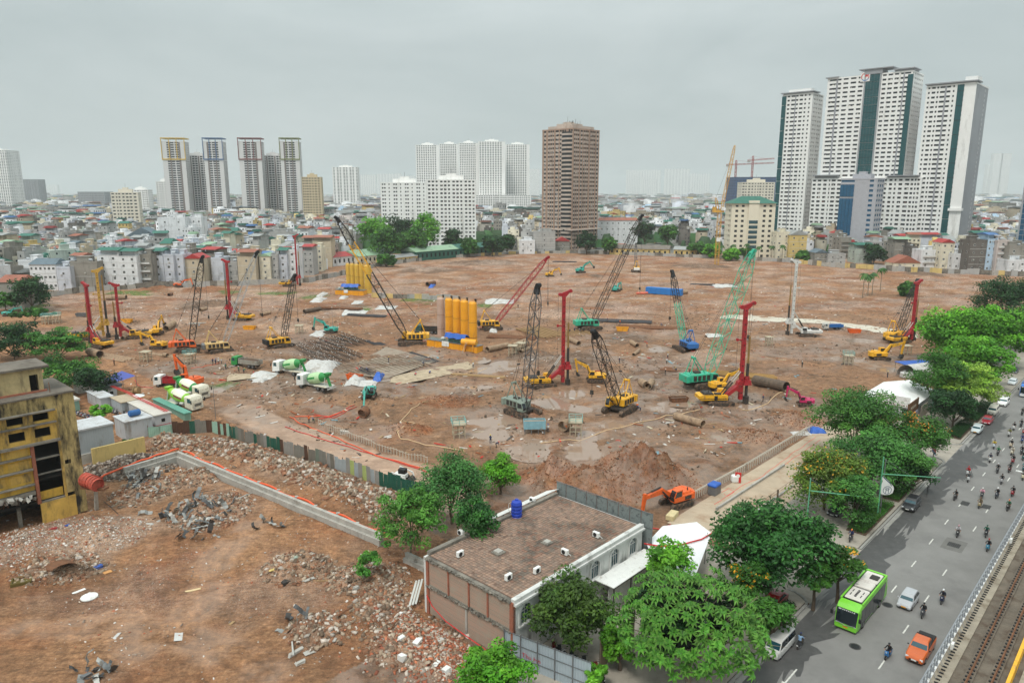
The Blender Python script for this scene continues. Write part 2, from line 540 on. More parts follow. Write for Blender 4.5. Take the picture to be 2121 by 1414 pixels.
def build_ground():
 ny,nx=510,610
 ys=42*(570/42)**np.linspace(0,1,ny)
 ts=np.linspace(-.82,.82,nx)
 Y,T=np.meshgrid(ys,ts,indexing='ij')
 X=T*Y
 Z=height(X,Y)
 s=X*N2.x+Y*N2.y
 t=X*U2.x+Y*U2.y
 V=np.stack([X,Y,Z],-1).reshape(-1,3)
 i=np.arange(ny*nx).reshape(ny,nx)
 Fq=np.stack([i[:-1,:-1],i[:-1,1:],i[1:,1:],i[1:,:-1]],-1).reshape(-1,4)
 n1,n2,n3=fbm(X/22,Y/22,51,4,.6),fbm(X/9,Y/9,61,4,.6),fbm(X/45,Y/14,71,4,.6)
 yard=(t<66-.14*(s+140)*.4)&(s<-57)
 yard=np.where(yard,1.0,.0)
 far=sstep(215,330,Y+60*n1)
 mud=np.clip((1-yard)*(1-far)*(.55+1.1*n1+.5*n2)+far*sstep(.12,.42,n3)*.9,0,1)
 mud=np.where(yard<.5,np.maximum(mud,.5-.22*far),mud)
 red=np.clip(yard*(.25+.9*n2+.5*n1)+far*(.55+1.6*n3)+(1-yard)*(1-far)*sstep(.05,.5,n2)*.5,0,1)
 pale=np.clip(yard*sstep(.2,.6,n1)*.5+far*(.3+1.9*n2+1.0*n3),0,.85)
 for (c,rx,ry,hh,tone) in HP:
  q=np.sqrt(((X-c.x)/rx)**2+((Y-c.y)/ry)**2)+.5*n2
  k=1-sstep(.7,1.15,q)
  if tone=='red':
   red,pale,mud=red*(1-k)+1.0*k,pale*(1-k),mud*(1-k)+.3*k
  elif tone in ('pale','rub'):
   w_=.85 if tone=='pale' else .55
   pale,mud=pale*(1-k)+w_*k,mud*(1-k)
  else:
   mud,red=mud*(1-k)+k,red*(1-k)
 d=np.minimum.reduce([seg_dist(X,Y,RIDGE[j],RIDGE[j+1]) for j in range(len(RIDGE)-1)])
 k=1-sstep(1.5,4.5,d+3*n2)
 pale,red=pale*(1-k)+.6*k,red*(1-k)
 grass=np.zeros_like(X)
 for (px,py,hw,hd) in ((560,608,60,5),(650,614,40,7),(480,604,26,4),(890,618,60,8),(250,606,50,4),(300,610,30,4),(470,800,30,6),(60,640,40,8),(760,640,20,6),(1010,632,20,6)):
  c,rx,ry=_ell(px,py,hw,hd)
  q=np.sqrt(((X-c.x)/rx)**2+((Y-c.y)/ry)**2)+.9*n2
  grass=np.maximum(grass,1-sstep(.6,1.05,q))
 dr=np.minimum.reduce([seg_dist(X,Y,SITE_ROAD[j],SITE_ROAD[j+1]) for j in range(len(SITE_ROAD)-1)])
 smooth=1-sstep(3.6,5.2,dr+1.5*n2)
 pale,red,mud=pale*(1-smooth),red*(1-smooth)+.25*smooth,mud*(1-smooth)
 wet=np.clip((1-yard)*(1-far)*sstep(-.25,.35,n1+.6*n2)*.8,0,1)
 for (c,rx,ry) in PD:
  q=np.sqrt(((X-c.x)/rx)**2+((Y-c.y)/ry)**2)
  k=1-sstep(1.0,2.0,q+.6*n2)
  wet=np.maximum(wet,k)
  mud=mud*(1-.5*k)+.25*k
 rut=np.zeros_like(X)
 for tr in TRACKS:
  ps=[G(*q) for q in tr]
  dd=np.minimum.reduce([seg_dist(X,Y,ps[j],ps[j+1]) for j in range(len(ps)-1)])+.5*n2
  rut=np.maximum(rut,(1-sstep(.15,.5,np.abs(dd-1.1)))*sstep(-.25,.15,fbm(X/5,Y/5,77,2)))
  k=1-sstep(1.6,3.4,dd)
  pale,red=pale*(1-.7*k),red*(1-.5*k)
  wet=np.maximum(wet,.6*k)
 V[:,2] -= .16*rut.ravel()
 me=npmesh("site_ground",V,Fq,soil_mat(),smooth=True)
 for nm,ch in (('soil',(red,pale,mud)),('cover',(grass,smooth,wet))):
  at=me.attributes.new(nm,'FLOAT_COLOR','POINT')
  arr=np.ones((ny*nx,4),dtype=np.float32)
  for q in range(3):
   arr[:,q]=ch[q].ravel()
  if nm=='cover':arr[:,3]=rut.ravel()
  at.data.foreach_set('color',arr.ravel())
 ob("site_ground",me,kind=KS)
def soil_mat():
 m=bpy.data.materials.new("soil")
 m.use_nodes=True
 t=m.node_tree
 p=t.nodes['Principled BSDF']
 L=t.links.new
 co=N(t,"ShaderNodeTexCoord").outputs['Object']
 def noise(sc,det=5,rough=.65,vec=None,dist=.0):
  n=N(t,"ShaderNodeTexNoise")
  n.inputs['Scale'].default_value=sc
  n.inputs['Detail'].default_value=det
  n.inputs['Roughness'].default_value=rough
  n.inputs['Distortion'].default_value=dist
  L(vec or co,n.inputs['Vector'])
  return n.outputs['Fac']
 def rng(v,a,b,c=.0,d=1.0):
  r=N(t,"ShaderNodeMapRange")
  for k,q in zip(('From Min','From Max','To Min','To Max'),(a,b,c,d)):
   r.inputs[k].default_value=q
  L(v,r.inputs['Value'])
  return r.outputs[0]
 def mix(fac,a,b,typ='MIX'):
  n=N(t,"ShaderNodeMix",data_type='RGBA',blend_type=typ)
  for sock,q in ((n.inputs[0],fac),(n.inputs[6],a),(n.inputs[7],b)):
   if isinstance(q,(tuple,float,int)):
    sock.default_value=q
   else:
    L(q,sock)
  return n.outputs[2]
 def mul(a,b,op='MULTIPLY'):
  n=N(t,"ShaderNodeMath",operation=op)
  for sock,q in ((n.inputs[0],a),(n.inputs[1],b)):
   if isinstance(q,(float,int)):
    sock.default_value=q
   else:
    L(q,sock)
  return n.outputs[0]
 a1=N(t,"ShaderNodeAttribute",attribute_name='soil')
 a2=N(t,"ShaderNodeAttribute",attribute_name='cover')
 s1,s2=N(t,"ShaderNodeSeparateColor"),N(t,"ShaderNodeSeparateColor")
 L(a1.outputs['Color'],s1.inputs[0])
 L(a2.outputs['Color'],s2.inputs[0])
 red,pale,mud=s1.outputs
 grass,smooth,wet=s2.outputs
 fine=noise(1.7,8,.72)
 mid=noise(.33,6,.65,dist=.6)
 grit=noise(6.0,4,.8)
 base=mix(rng(fine,.3,.7),C(150,106,74),C(212,160,116))
 base=mix(mul(mud,rng(fine,.25,.6)),base,mix(rng(grit,.35,.65),C(80,68,59),C(132,112,97)))
 base=mix(mul(red,rng(mid,.3,.62)),base,mix(rng(grit,.35,.65),C(128,74,44),C(186,120,78)))
 crumb=mul(rng(grit,.47,.62),pale)
 base=mix(mul(pale,.45),base,C(188,156,134))
 base=mix(crumb,base,C(218,202,188))
 vo=N(t,"ShaderNodeTexVoronoi")
 vo.inputs['Scale'].default_value=1.1
 L(co,vo.inputs['Vector'])
 scr=mul(rng(vo.outputs['Distance'],.10,.05),rng(noise(.8,2),.48,.6))
 base=mix(mul(scr,rng(smooth,1,0)),base,C(224,216,206))
 base=mix(smooth,base,mix(rng(mid,.3,.7),C(168,138,116),C(190,160,138)))
 base=mix(mul(grass,rng(noise(.9,6),.36,.5)),base,mix(rng(fine,.3,.7),C(70,100,38),C(108,140,62)))
 mp=N(t,"ShaderNodeMapping")
 mp.inputs['Rotation'].default_value=(0,0,.55)
 mp.inputs['Scale'].default_value=(.16,1.5,1)
 L(co,mp.inputs[0])
 rut=noise(1.0,6,.7,mp.outputs[0],1.6)
 base=mix(rng(rut,.46,.30,0,.8),base,mix(.62,base,C(62,48,38)))
 base=mix(rng(rut,.56,.70,0,.5),base,mix(.5,base,C(206,182,158)))
 base=mix(rng(noise(.07,7,.7),.38,.60,.42,0),base,C(66,55,47))
 mo=mul(rng(noise(.55,9,.78),.34,.66,.55,1.38),rng(noise(2.6,5,.8),.3,.7,.72,1.25))
 base=mix(rng(smooth,0,1,1,.35),base,mix(1.0,base,mo,'MULTIPLY'))
 base=mix(mul(a2.outputs['Alpha'],mul(rng(fine,.3,.6),.42)),base,C(78,64,54))
 wetn=mul(wet,rng(noise(.16,6,.6),.38,.54))
 base=mix(mul(wetn,.62),base,C(138,122,110))
 L(base,p.inputs['Base Color'])
 L(rng(wetn,0,1,.93,.32),p.inputs['Roughness'])
 p.inputs['Specular IOR Level'].default_value=.35
 bsum=mul(mul(fine,1.0),mul(rut,.7),'ADD')
 bsum=mul(bsum,mul(grit,.35),'ADD')
 bp=N(t,"ShaderNodeBump")
 bp.inputs['Distance'].default_value=.6
 L(rng(mul(smooth,wetn,'MAXIMUM'),0,1,.9,.12),bp.inputs['Strength'])
 L(bsum,bp.inputs['Height'])
 L(bp.outputs[0],p.inputs['Normal'])
 return m
build_ground()
MB().add([(-11000,-1500,-1.7),(11000,-1500,-1.7),(11000,11000,-1.7),(-11000,11000,-1.7)],[(0,1,2,3)]).bd(
 "ground",pm("town_ground",(112,112,106),.95,var=.35,scale=.02,dirt=(84,96,70),damt=.35,dscale=.012),kind=KS)
wm=bpy.data.materials.new("puddle_water")
wm.use_nodes=True
_p=wm.node_tree.nodes['Principled BSDF']
_p.inputs['Base Color'].default_value=C(150,126,108)
_p.inputs['Roughness'].default_value=.06
_p.inputs['Specular IOR Level'].default_value=.6
_n=N(wm.node_tree,"ShaderNodeTexNoise")
_n.inputs['Scale'].default_value=1.2
_b=N(wm.node_tree,"ShaderNodeBump")
_b.inputs['Strength'].default_value=.03
wm.node_tree.links.new(_n.outputs['Fac'],_b.inputs['Height'])
wm.node_tree.links.new(_b.outputs[0],_p.inputs['Normal'])
for _i,(c,rx,ry) in enumerate(PD[:-1]):
 mb=MB()
 pts=[(rx*1.25*cos(a*pi/12),ry*1.25*sin(a*pi/12),0) for a in range(24)]
 mb.add(pts,[tuple(range(24))])
 mb.bd("puddle",wm,loc=(c.x,c.y,-.22+.004*(_i%9)),kind=KS)
# ---------------------------------------------------------------- palette
BLACKM=pm("black_steel",(38,38,40),.55,.3,.25,3)
DARKM=pm("dark_grease_steel",(58,55,52),.6,.3,.3,3,dirt=(120,96,76),damt=.3,dscale=2)
TRACKM=pm("muddy_track",(70,60,52),.85,0,.3,4,dirt=(134,106,84),damt=.5,dscale=2)
GREYM=pm("grey_steel",(118,120,122),.5,.4,.2,2,dirt=(120,96,76),damt=.2,dscale=1)
LGREYM=pm("light_grey_paint",(188,188,182),.6,0,.15,2,dirt=(130,108,88),damt=.25,dscale=1)
YELM=pm("machine_yellow",(232,172,34),.45,0,.14,1.5,dirt=(146,110,70),damt=.36,dscale=1.2)
SILOM=pm("silo_yellow",(238,164,28),.5,0,.10,.4,dirt=(178,122,60),damt=.22,dscale=.5,streak=True)
SILOB=pm("silo_pink_beige",(190,162,146),.6,0,.12,.4,dirt=(150,124,108),damt=.3,dscale=.5,streak=True)
REDM=pm("mast_red",(168,28,38),.5,0,.2,.8,dirt=(110,46,42),damt=.42,dscale=.8)
ORAM=pm("machine_orange",(226,98,34),.45,0,.15,1.5,dirt=(150,90,60),damt=.22,dscale=1.2)
TEALM=pm("machine_teal",(48,168,152),.45,0,.15,1.5,dirt=(112,104,86),damt=.4,dscale=1.2)
GREENM=pm("crane_green",(44,176,140),.45,0,.15,1.5,dirt=(112,104,86),damt=.38,dscale=1.2)
BLUEM=pm("machine_blue",(38,104,172),.45,0,.15,1.5,dirt=(96,96,96),damt=.2,dscale=1.2)
MAGM=pm("machine_magenta",(186,34,92),.45,0,.15,1.5)
WHITEM=pm("white_paint",(226,226,222),.5,0,.08,1.5,dirt=(150,138,124),damt=.2,dscale=1.0)
CREAMM=pm("cream_paint",(222,216,196),.5,0,.1,1.5,dirt=(150,128,104),damt=.25,dscale=1.0)
GLASSM=glassy("dark_glass",(26,36,42))
GLASSB=glassy("teal_glass",(34,74,84))
RUBBER=pm("rubber",(34,33,32),.9,0,.2,4,dirt=(110,92,76),damt=.25,dscale=3)
RUST=pm("rusty_steel",(124,84,58),.85,.1,.35,1.2,bump=.2,dirt=(86,62,48),damt=.4,dscale=1.5)
PIPEM=pm("muddy_casing",(160,134,108),.85,0,.3,1.0,bump=.2,dirt=(112,90,72),damt=.4,dscale=1.2)
PIPED=pm("dark_casing",(104,88,74),.8,.1,.3,1.0,bump=.2,dirt=(70,60,52),damt=.4,dscale=1.2)
CONC=pm("concrete",(172,168,160),.9,0,.18,.8,bump=.15,dirt=(128,122,114),damt=.3,dscale=.7)
CONCD=pm("grimy_concrete",(128,122,112),.95,0,.3,.6,bump=.25,dirt=(64,60,54),damt=.45,dscale=.5)
WOOD=pm("timber",(166,136,96),.85,0,.25,3,dirt=(120,96,72),damt=.3,dscale=3)
TARPW=pm("white_tarp",(196,194,190),.7,0,.2,.9,bump=.8,dirt=(150,138,126),damt=.35)
TARPB=pm("blue_tarp",(40,92,178),.5,0,.2,.8,bump=.3)
TARPV=pm("violet_blue_tarp",(74,86,160),.6,0,.15,.8,bump=.2)
HOSER=pm("red_hose",(204,44,40),.5,0,.15,1)
HOSEO=pm("orange_conduit",(228,92,48),.5,0,.15,1)
HOSEP=pm("pale_hose",(204,172,134),.7,0,.2,1)
ROPE=pm("wire_rope",(52,50,50),.7,.3,.1,2)
SKIN=pm("skin",(170,124,98),.6,0,.1,8)
def beam(mb,p0,p1,wy,h0,h1=None,m=0):
 h1=h0 if h1 is None else h1
 p0,p1=Vector(p0),Vector(p1)
 d=(p1-p0).normalized()
 n=V3((-d.z,0,d.x))
 q=[p0-n*h0/2,p1-n*h1/2,p1+n*h1/2,p0+n*h0/2]
 y=V3((0,wy/2,0))
 vs=[a-y for a in q]+[a+y for a in q]
 return mb.add(vs,[(0,1,2,3),(7,6,5,4),(0,4,5,1),(1,5,6,2),(2,6,7,3),(3,7,4,0)],m)
def make_tracks(par,L,gauge,wd,h,cx=.0,mat=None):
 for sg in (-1,1):
  mb=MB()
  y=sg*gauge/2
  r=h/2
  prof=[]
  for k in range(7):
   a=-pi/2+pi*k/6
   prof.append((cx+L/2-r+r*cos(a),r+r*sin(a)))
  for k in range(7):
   a=pi/2+pi*k/6
   prof.append((cx-L/2+r+r*cos(a),r+r*sin(a)))
  mb.prism(prof,y-wd/2,y+wd/2)
  n=int(L/.32)
  for k in range(n):
   x=cx-L/2+r+(L-2*r)*(k+.5)/n
   mb.box(x-.06,x+.06,y-wd/2-.02,y+wd/2+.02,h,h+.05)
  tr=mb.bd("track",mat or TRACKM,par)
  mb=MB()
  for k in range(5):
   x=cx-L/2+r+(L-2*r)*k/4
   mb.cyl((x,y-sg*0+sg*(wd/2-.05),r),(x,y+sg*(wd/2+.06),r),r*(.62 if k in (0,4) else .4),n=10)
  mb.bd("track_roller",DARKM,tr)['kind']=SF
def lattice(mb,p0,p1,wd,r,bay,taper0=.1,taper1=.12,end0=.5,end1=.4,mfun=None,bracer=None):
 p0,p1=Vector(p0),Vector(p1)
 L=(p1-p0).length
 d=(p1-p0)/L
 e1=V3((0,1,0)) if abs(d.y)<.9 else V3((1,0,0))
 e2=d.cross(e1).normalized()
 e1=e2.cross(d).normalized()
 n=max(4,int(L/bay))
 def ringat(k):
  f=k/n
  w_=wd
  if f<taper0:w_=wd*(end0+(1-end0)*f/taper0)
  if f>1-taper1:w_=wd*(end1+(1-end1)*(1-f)/taper1)
  c=p0+d*(L*f)
  return [c+e1*(a*w_/2)+e2*(b*w_/2) for a,b in ((-1,-1),(1,-1),(1,1),(-1,1))]
 br=bracer or r*.6
 for k in range(n):
  A,B=ringat(k),ringat(k+1)
  m=mfun(k/n) if mfun else 0
  for j in range(4):
   mb.cyl(A[j],B[j],r,n=4,caps=False,m=m)
   a,b=(A[j],B[(j+1)%4]) if (k+j)%2 else (A[(j+1)%4],B[j])
   mb.cyl(a,b,br,n=3,caps=False,m=m)
  if k%3==0:
   for j in range(4):
    mb.cyl(A[j],A[(j+1)%4],br,n=3,caps=False,m=m)
CRANES="lattice boom crawler cranes on the building site"
def crawler_crane(base,tip,dy,house,boom,label,tipm=None,bw=1.6,mid=None,s=1.0,hook=.35,cw=None,r=.11):
 P=GG(*base)
 T=on_Y(tip[0],tip[1],P.y+dy)
 dx=T.xy-P.xy
 hd=atan2(dx.y,dx.x)
 tl=V3((dx.length,0,T.z-P.z))
 R=root("crawler_crane",label,"crane",P,hd,CRANES)
 make_tracks(R,7.0*s,4.4*s,.9*s,1.15*s)
 mb=MB();mb.bev(-1.6*s,1.6*s,-1.8*s,1.8*s,.55*s,1.25*s,.1);mb.cyl((0,0,1.2*s),(0,0,1.5*s),1.2*s,n=14)
 mb.bd("car_body",DARKM,R)
 mb=MB()
 mb.bev(-4.4*s,1.0*s,-1.55*s,1.55*s,1.5*s,3.15*s,.12)
 h_=mb.bd("machine_house",house,R)
 mb=MB()
 for k in range(4):
  x=(-3.6+k*1.1)*s
  mb.box(x,x+.8*s,-1.58*s,-1.555*s,1.75*s,2.85*s)
  mb.box(x,x+.8*s,1.555*s,1.58*s,1.75*s,2.85*s)
 mb.bd("side_grille",DARKM,h_)['kind']=SF
 mb=MB();mb.box(-2.6*s,-1.2*s,-.6*s,.6*s,3.15*s,3.5*s,tx=.1,ty=.1);mb.cyl((-3.2*s,.8*s,3.1*s),(-3.2*s,.8*s,3.9*s),.1*s)
 mb.bd("engine_cover",DARKM,R)
 mb=MB();mb.bev(-5.3*s,-4.42*s,-1.7*s,1.7*s,1.45*s,3.0*s,.12)
 mb.bd("counterweight",cw or house,R)
 mb=MB()
 mb.prism([(.5*s,1.35*s),(2.3*s,1.35*s),(2.3*s,2.2*s),(1.9*s,3.2*s),(.5*s,3.3*s)],-2.35*s,-1.25*s)
 cb=mb.bd("cab",house,R)
 mb=MB()
 mb.prism([(.7*s,2.05*s),(2.1*s,2.1*s),(1.82*s,3.05*s),(.7*s,3.12*s)],-2.375*s,-2.35*s)
 mb.quad((2.32*s,-2.25*s,1.7*s),(2.32*s,-1.35*s,1.7*s),(2.32*s,-1.35*s,2.2*s),(2.32*s,-2.25*s,2.2*s))
 mb.quad((2.33*s,-2.25*s,2.22*s),(2.33*s,-1.35*s,2.22*s),(1.93*s,-1.35*s,3.18*s),(1.93*s,-2.25*s,3.18*s))
 mb.bd("cab_window",GLASSM,cb)
 mb=MB()
 top=V3((-2.9*s,0,6.6*s))
 for y in (-1,1):
  mb.cyl((-.4*s,y*s,3.1*s),(top.x,y*.6*s,top.z),.11*s,n=5)
  mb.cyl((-4.1*s,y*s,3.1*s),(top.x,y*.6*s,top.z),.11*s,n=5)
 mb.cyl((top.x,-.7*s,top.z),(top.x,.7*s,top.z),.28*s,n=8)
 mb.bd("gantry",house,R)
 foot=V3((.9*s,0,1.9*s))
 mb=MB()
 fn=mid
 lattice(mb,foot,tl,bw,r,bw*1.05,mfun=fn)
 mats=boom if isinstance(boom,(list,tuple)) else [boom]
 mb.bd("boom",mats,R)
 d=(tl-foot).normalized()
 mb=MB()
 q=tl-d*1.6
 beam(mb,q,tl+d*.5,.9,.9,.5)
 for k,off in enumerate((-.25,.35)):
  c=tl+d*off+V3((.3 if k else 0,0,0))
  mb.cyl(c-V3((0,.45,0)),c+V3((0,.45,0)),.5,n=10)
 mb.bd("boom_head",tipm or DARKM,R)
 mb=MB()
 midp=foot.lerp(tl,.93)
 spr=top.lerp(midp,.22)
 for y in (-.45,.45):
  mb.cyl(top+V3((0,y,0)),spr+V3((0,y*.6,0)),.05,n=3,caps=False)
  mb.cyl(spr+V3((0,y*.6,0)),midp+V3((0,y*.8,0)),.035,n=3,caps=False)
 mb.cyl(spr+V3((0,-.4,0)),spr+V3((0,.4,0)),.16,n=6)
 mb.cyl(foot+V3((-1.5,0,1.3)),tl+d*.2+V3((-.2,0,.5)),.03,n=3,caps=False)
 mb.bd("pendant_line",ROPE,R)
 hx=tl.x+.45
 hz_=tl.z*hook
 mb=MB()
 for y in (-.12,.12):
  mb.cyl((hx,y,tl.z-.2),(hx,y,hz_+.6),.03,n=3,caps=False)
 mb.bd("hoist_rope",ROPE,R)
 mb=MB();mb.box(hx-.25,hx+.25,-.3,.3,hz_-.3,hz_+.6,tx=.08);mb.tube([(hx,0,hz_-.3),(hx+.2,0,hz_-.6),(hx,0,hz_-.85),(hx-.22,0,hz_-.7)],.07,5)
 mb.bd("hook_block",DARKM,R)
 return R
RIGS="rotary drilling rigs on the building site"
def drill_rig(base,topy,body_deg,mast,body,label,topx=None,s=1.0,kelly=None,dec=None):
 P=GG(*base)
 T=on_Y(topx or base[0],topy,P.y)
 H=T.z-P.z
 a=radians(body_deg)
 fw=V3((cos(a),sin(a)))
 B=V3((P.x-fw.x*5.0*s,P.y-fw.y*5.0*s))
 zb=gz(B.x,B.y)
 R=root("drilling_rig",label,"drilling rig",(B.x,B.y,zb),a,RIGS)
 H=T.z-zb
 make_tracks(R,5.6*s,3.4*s,.75*s,1.0*s,.3)
 mb=MB();mb.bev(-1.3*s,1.5*s,-1.3*s,1.3*s,.5*s,1.2*s,.1);mb.bd("car_body",DARKM,R)
 mb=MB();mb.prism([(-4.4*s,1.5*s),(-4.1*s,1.25*s),(1.7*s,1.25*s),(1.7*s,2.2*s),(-3.7*s,2.35*s),(-4.4*s,2.2*s)],-1.5*s,1.5*s)
 up=mb.bd("upper_body",body,R)
 mb=MB();mb.box(-3.4*s,-1.2*s,-1.2*s,1.2*s,2.3*s,2.75*s,tx=.2,ty=.1);mb.box(-.9*s,.4*s,-1.1*s,-.2*s,2.3*s,2.6*s)
 mb.cyl((-2.2*s,-.6*s,2.7*s),(-2.2*s,-.6*s,3.2*s),.1)
 mb.bd("engine_cover",DARKM,R)
 mb=MB();mb.box(-4.42*s,1.6*s,-1.54*s,-1.505*s,1.5*s,1.62*s);mb.box(-4.42*s,1.6*s,1.505*s,1.54*s,1.5*s,1.62*s);mb.box(-1.2*s,-.5*s,-1.54*s,-1.505*s,1.3*s,2.2*s)
 mb.bd("side_trim",BLACKM,up)
 mb=MB();mb.prism([(.4*s,1.3*s),(2.2*s,1.3*s),(2.2*s,2.3*s),(1.9*s,3.1*s),(.4*s,3.1*s)],.5*s,1.5*s)
 cb=mb.bd("cab",body,R)
 mb=MB();mb.quad((2.22*s,.55*s,2.2*s),(2.22*s,1.45*s,2.2*s),(1.93*s,1.45*s,3.05*s),(1.93*s,.55*s,3.05*s));mb.box(.6*s,1.9*s,1.51*s,1.525*s,2.1*s,2.95*s)
 mb.bd("cab_window",GLASSM,cb)
 mx_=5.0*s
 z0=.9*s
 mb=MB()
 mb.bev(mx_-.45*s,mx_+.3*s,-.42*s,.42*s,z0,H-1.1*s,.06)
 for k in range(int(H/2.4)):
  z=z0+1+k*2.4
  mb.box(mx_-.5*s,mx_+.35*s,-.5*s,.5*s,z,z+.16)
 ms=mb.bd("mast",mast,R)
 mb=MB()
 for k in range(int(H/1.6)-1):
  z=z0+1.6+k*1.6
  mb.cyl((mx_-.1*s,-.43*s,z),(mx_-.1*s,-.46*s,z),.14*s,n=6)
  mb.cyl((mx_-.1*s,.43*s,z),(mx_-.1*s,.46*s,z),.14*s,n=6)
 mb.bd("pin_hole",BLACKM,ms)['kind']=SF
 mb=MB()
 mb.prism([(mx_-.5*s,H-1.3*s),(mx_+.4*s,H-1.3*s),(mx_+1.5*s,H-.1*s),(mx_+1.3*s,H+.3*s),(mx_-1.0*s,H-.6*s),(mx_-1.0*s,H-1.0*s)],-.3*s,.3*s)
 for (x,z) in ((mx_+1.5*s,H+.05*s),(mx_-1.0*s,H-.75*s)):
  mb.cyl((x,-.38*s,z),(x,.38*s,z),.42*s,n=10)
 mb.bd("mast_head",mast,R)
 mb=MB()
 zc=z0+(H-z0)*.30
 for y in (-.6,.6):
  mb.cyl((.9*s,y*s,2.2*s),(.9*s+(mx_-.5*s-.9*s)*.55,y*s*.9,2.2*s+(zc-2.2*s)*.55),.17*s,n=6,m=0)
  mb.cyl((.9*s+(mx_-.5*s-.9*s)*.55,y*s*.9,2.2*s+(zc-2.2*s)*.55),(mx_-.45*s,y*s*.7,zc),.1*s,n=6,m=1)
 mb.bd("stay_cylinder",[DARKM,LGREYM],R)
 mb=MB()
 beam(mb,(1.4*s,0,1.7*s),(mx_-.4*s,0,4.2*s),1.5*s,.7*s,.6*s)
 mb.prism([(mx_-1.5*s,3.0*s),(mx_-.3*s,2.6*s),(mx_-.3*s,5.2*s),(mx_-.9*s,4.8*s)],-.6*s,.6*s)
 mb.bd("linkage",mast,R)
 mb=MB()
 zk=z0+3.2*s
 mb.box(mx_+.3*s,mx_+1.9*s,-.8*s,.8*s,zk,zk+1.0*s,tx=.15,ty=.15)
 mb.cyl((mx_+1.15*s,0,zk+.9*s),(mx_+1.15*s,0,zk+1.8*s),.5*s,n=10)
 mb.cyl((mx_+.8*s,-.6*s,zk+.9*s),(mx_+.8*s,-.6*s,zk+1.6*s),.28*s,n=8)
 mb.cyl((mx_+.8*s,.6*s,zk+.9*s),(mx_+.8*s,.6*s,zk+1.6*s),.28*s,n=8)
 mb.bd("rotary_drive",mast,R)
 zt=z0+(H-z0)*(kelly or .66)
 mb=MB();mb.cyl((mx_+1.15*s,0,.6*s),(mx_+1.15*s,0,zt*.6),.32*s,n=8,m=0);mb.cyl((mx_+1.15*s,0,zt*.6),(mx_+1.15*s,0,zt),.22*s,n=8,m=1)
 mb.bd("kelly_bar",[DARKM,pm("kelly_ochre",(150,118,66),.7,.2,.3,1)],R)
 mb=MB();mb.cyl((mx_+1.15*s,0,.05),(mx_+1.15*s,0,1.6*s),.62*s,n=12);mb.bd("drilling_bucket",DARKM,R)
 mb=MB()
 mb.cyl((mx_+1.15*s,0,zt),(mx_+1.5*s,0,H),.035,n=3,caps=False)
 mb.cyl((mx_-1.4*s,0,H-.7*s),(mx_-1.4*s,0,H*.35),.03,n=3,caps=False)
 mb.cyl((mx_-1.4*s,0,H*.35),(-1.0*s,0,2.6*s),.03,n=3,caps=False)
 mb.bd("winch_rope",ROPE,R)
 mb=MB();zq=z0+(H-z0)*.62
 mb.box(mx_-1.5*s,mx_-.45*s,-.12*s,.12*s,zq,zq+.25*s);mb.box(mx_-1.7*s,mx_-1.3*s,-.2*s,.2*s,zq-.1*s,zq+.45*s)
 mb.bd("rope_bracket",mast,R)
 return R
EXC="excavators working on the site"
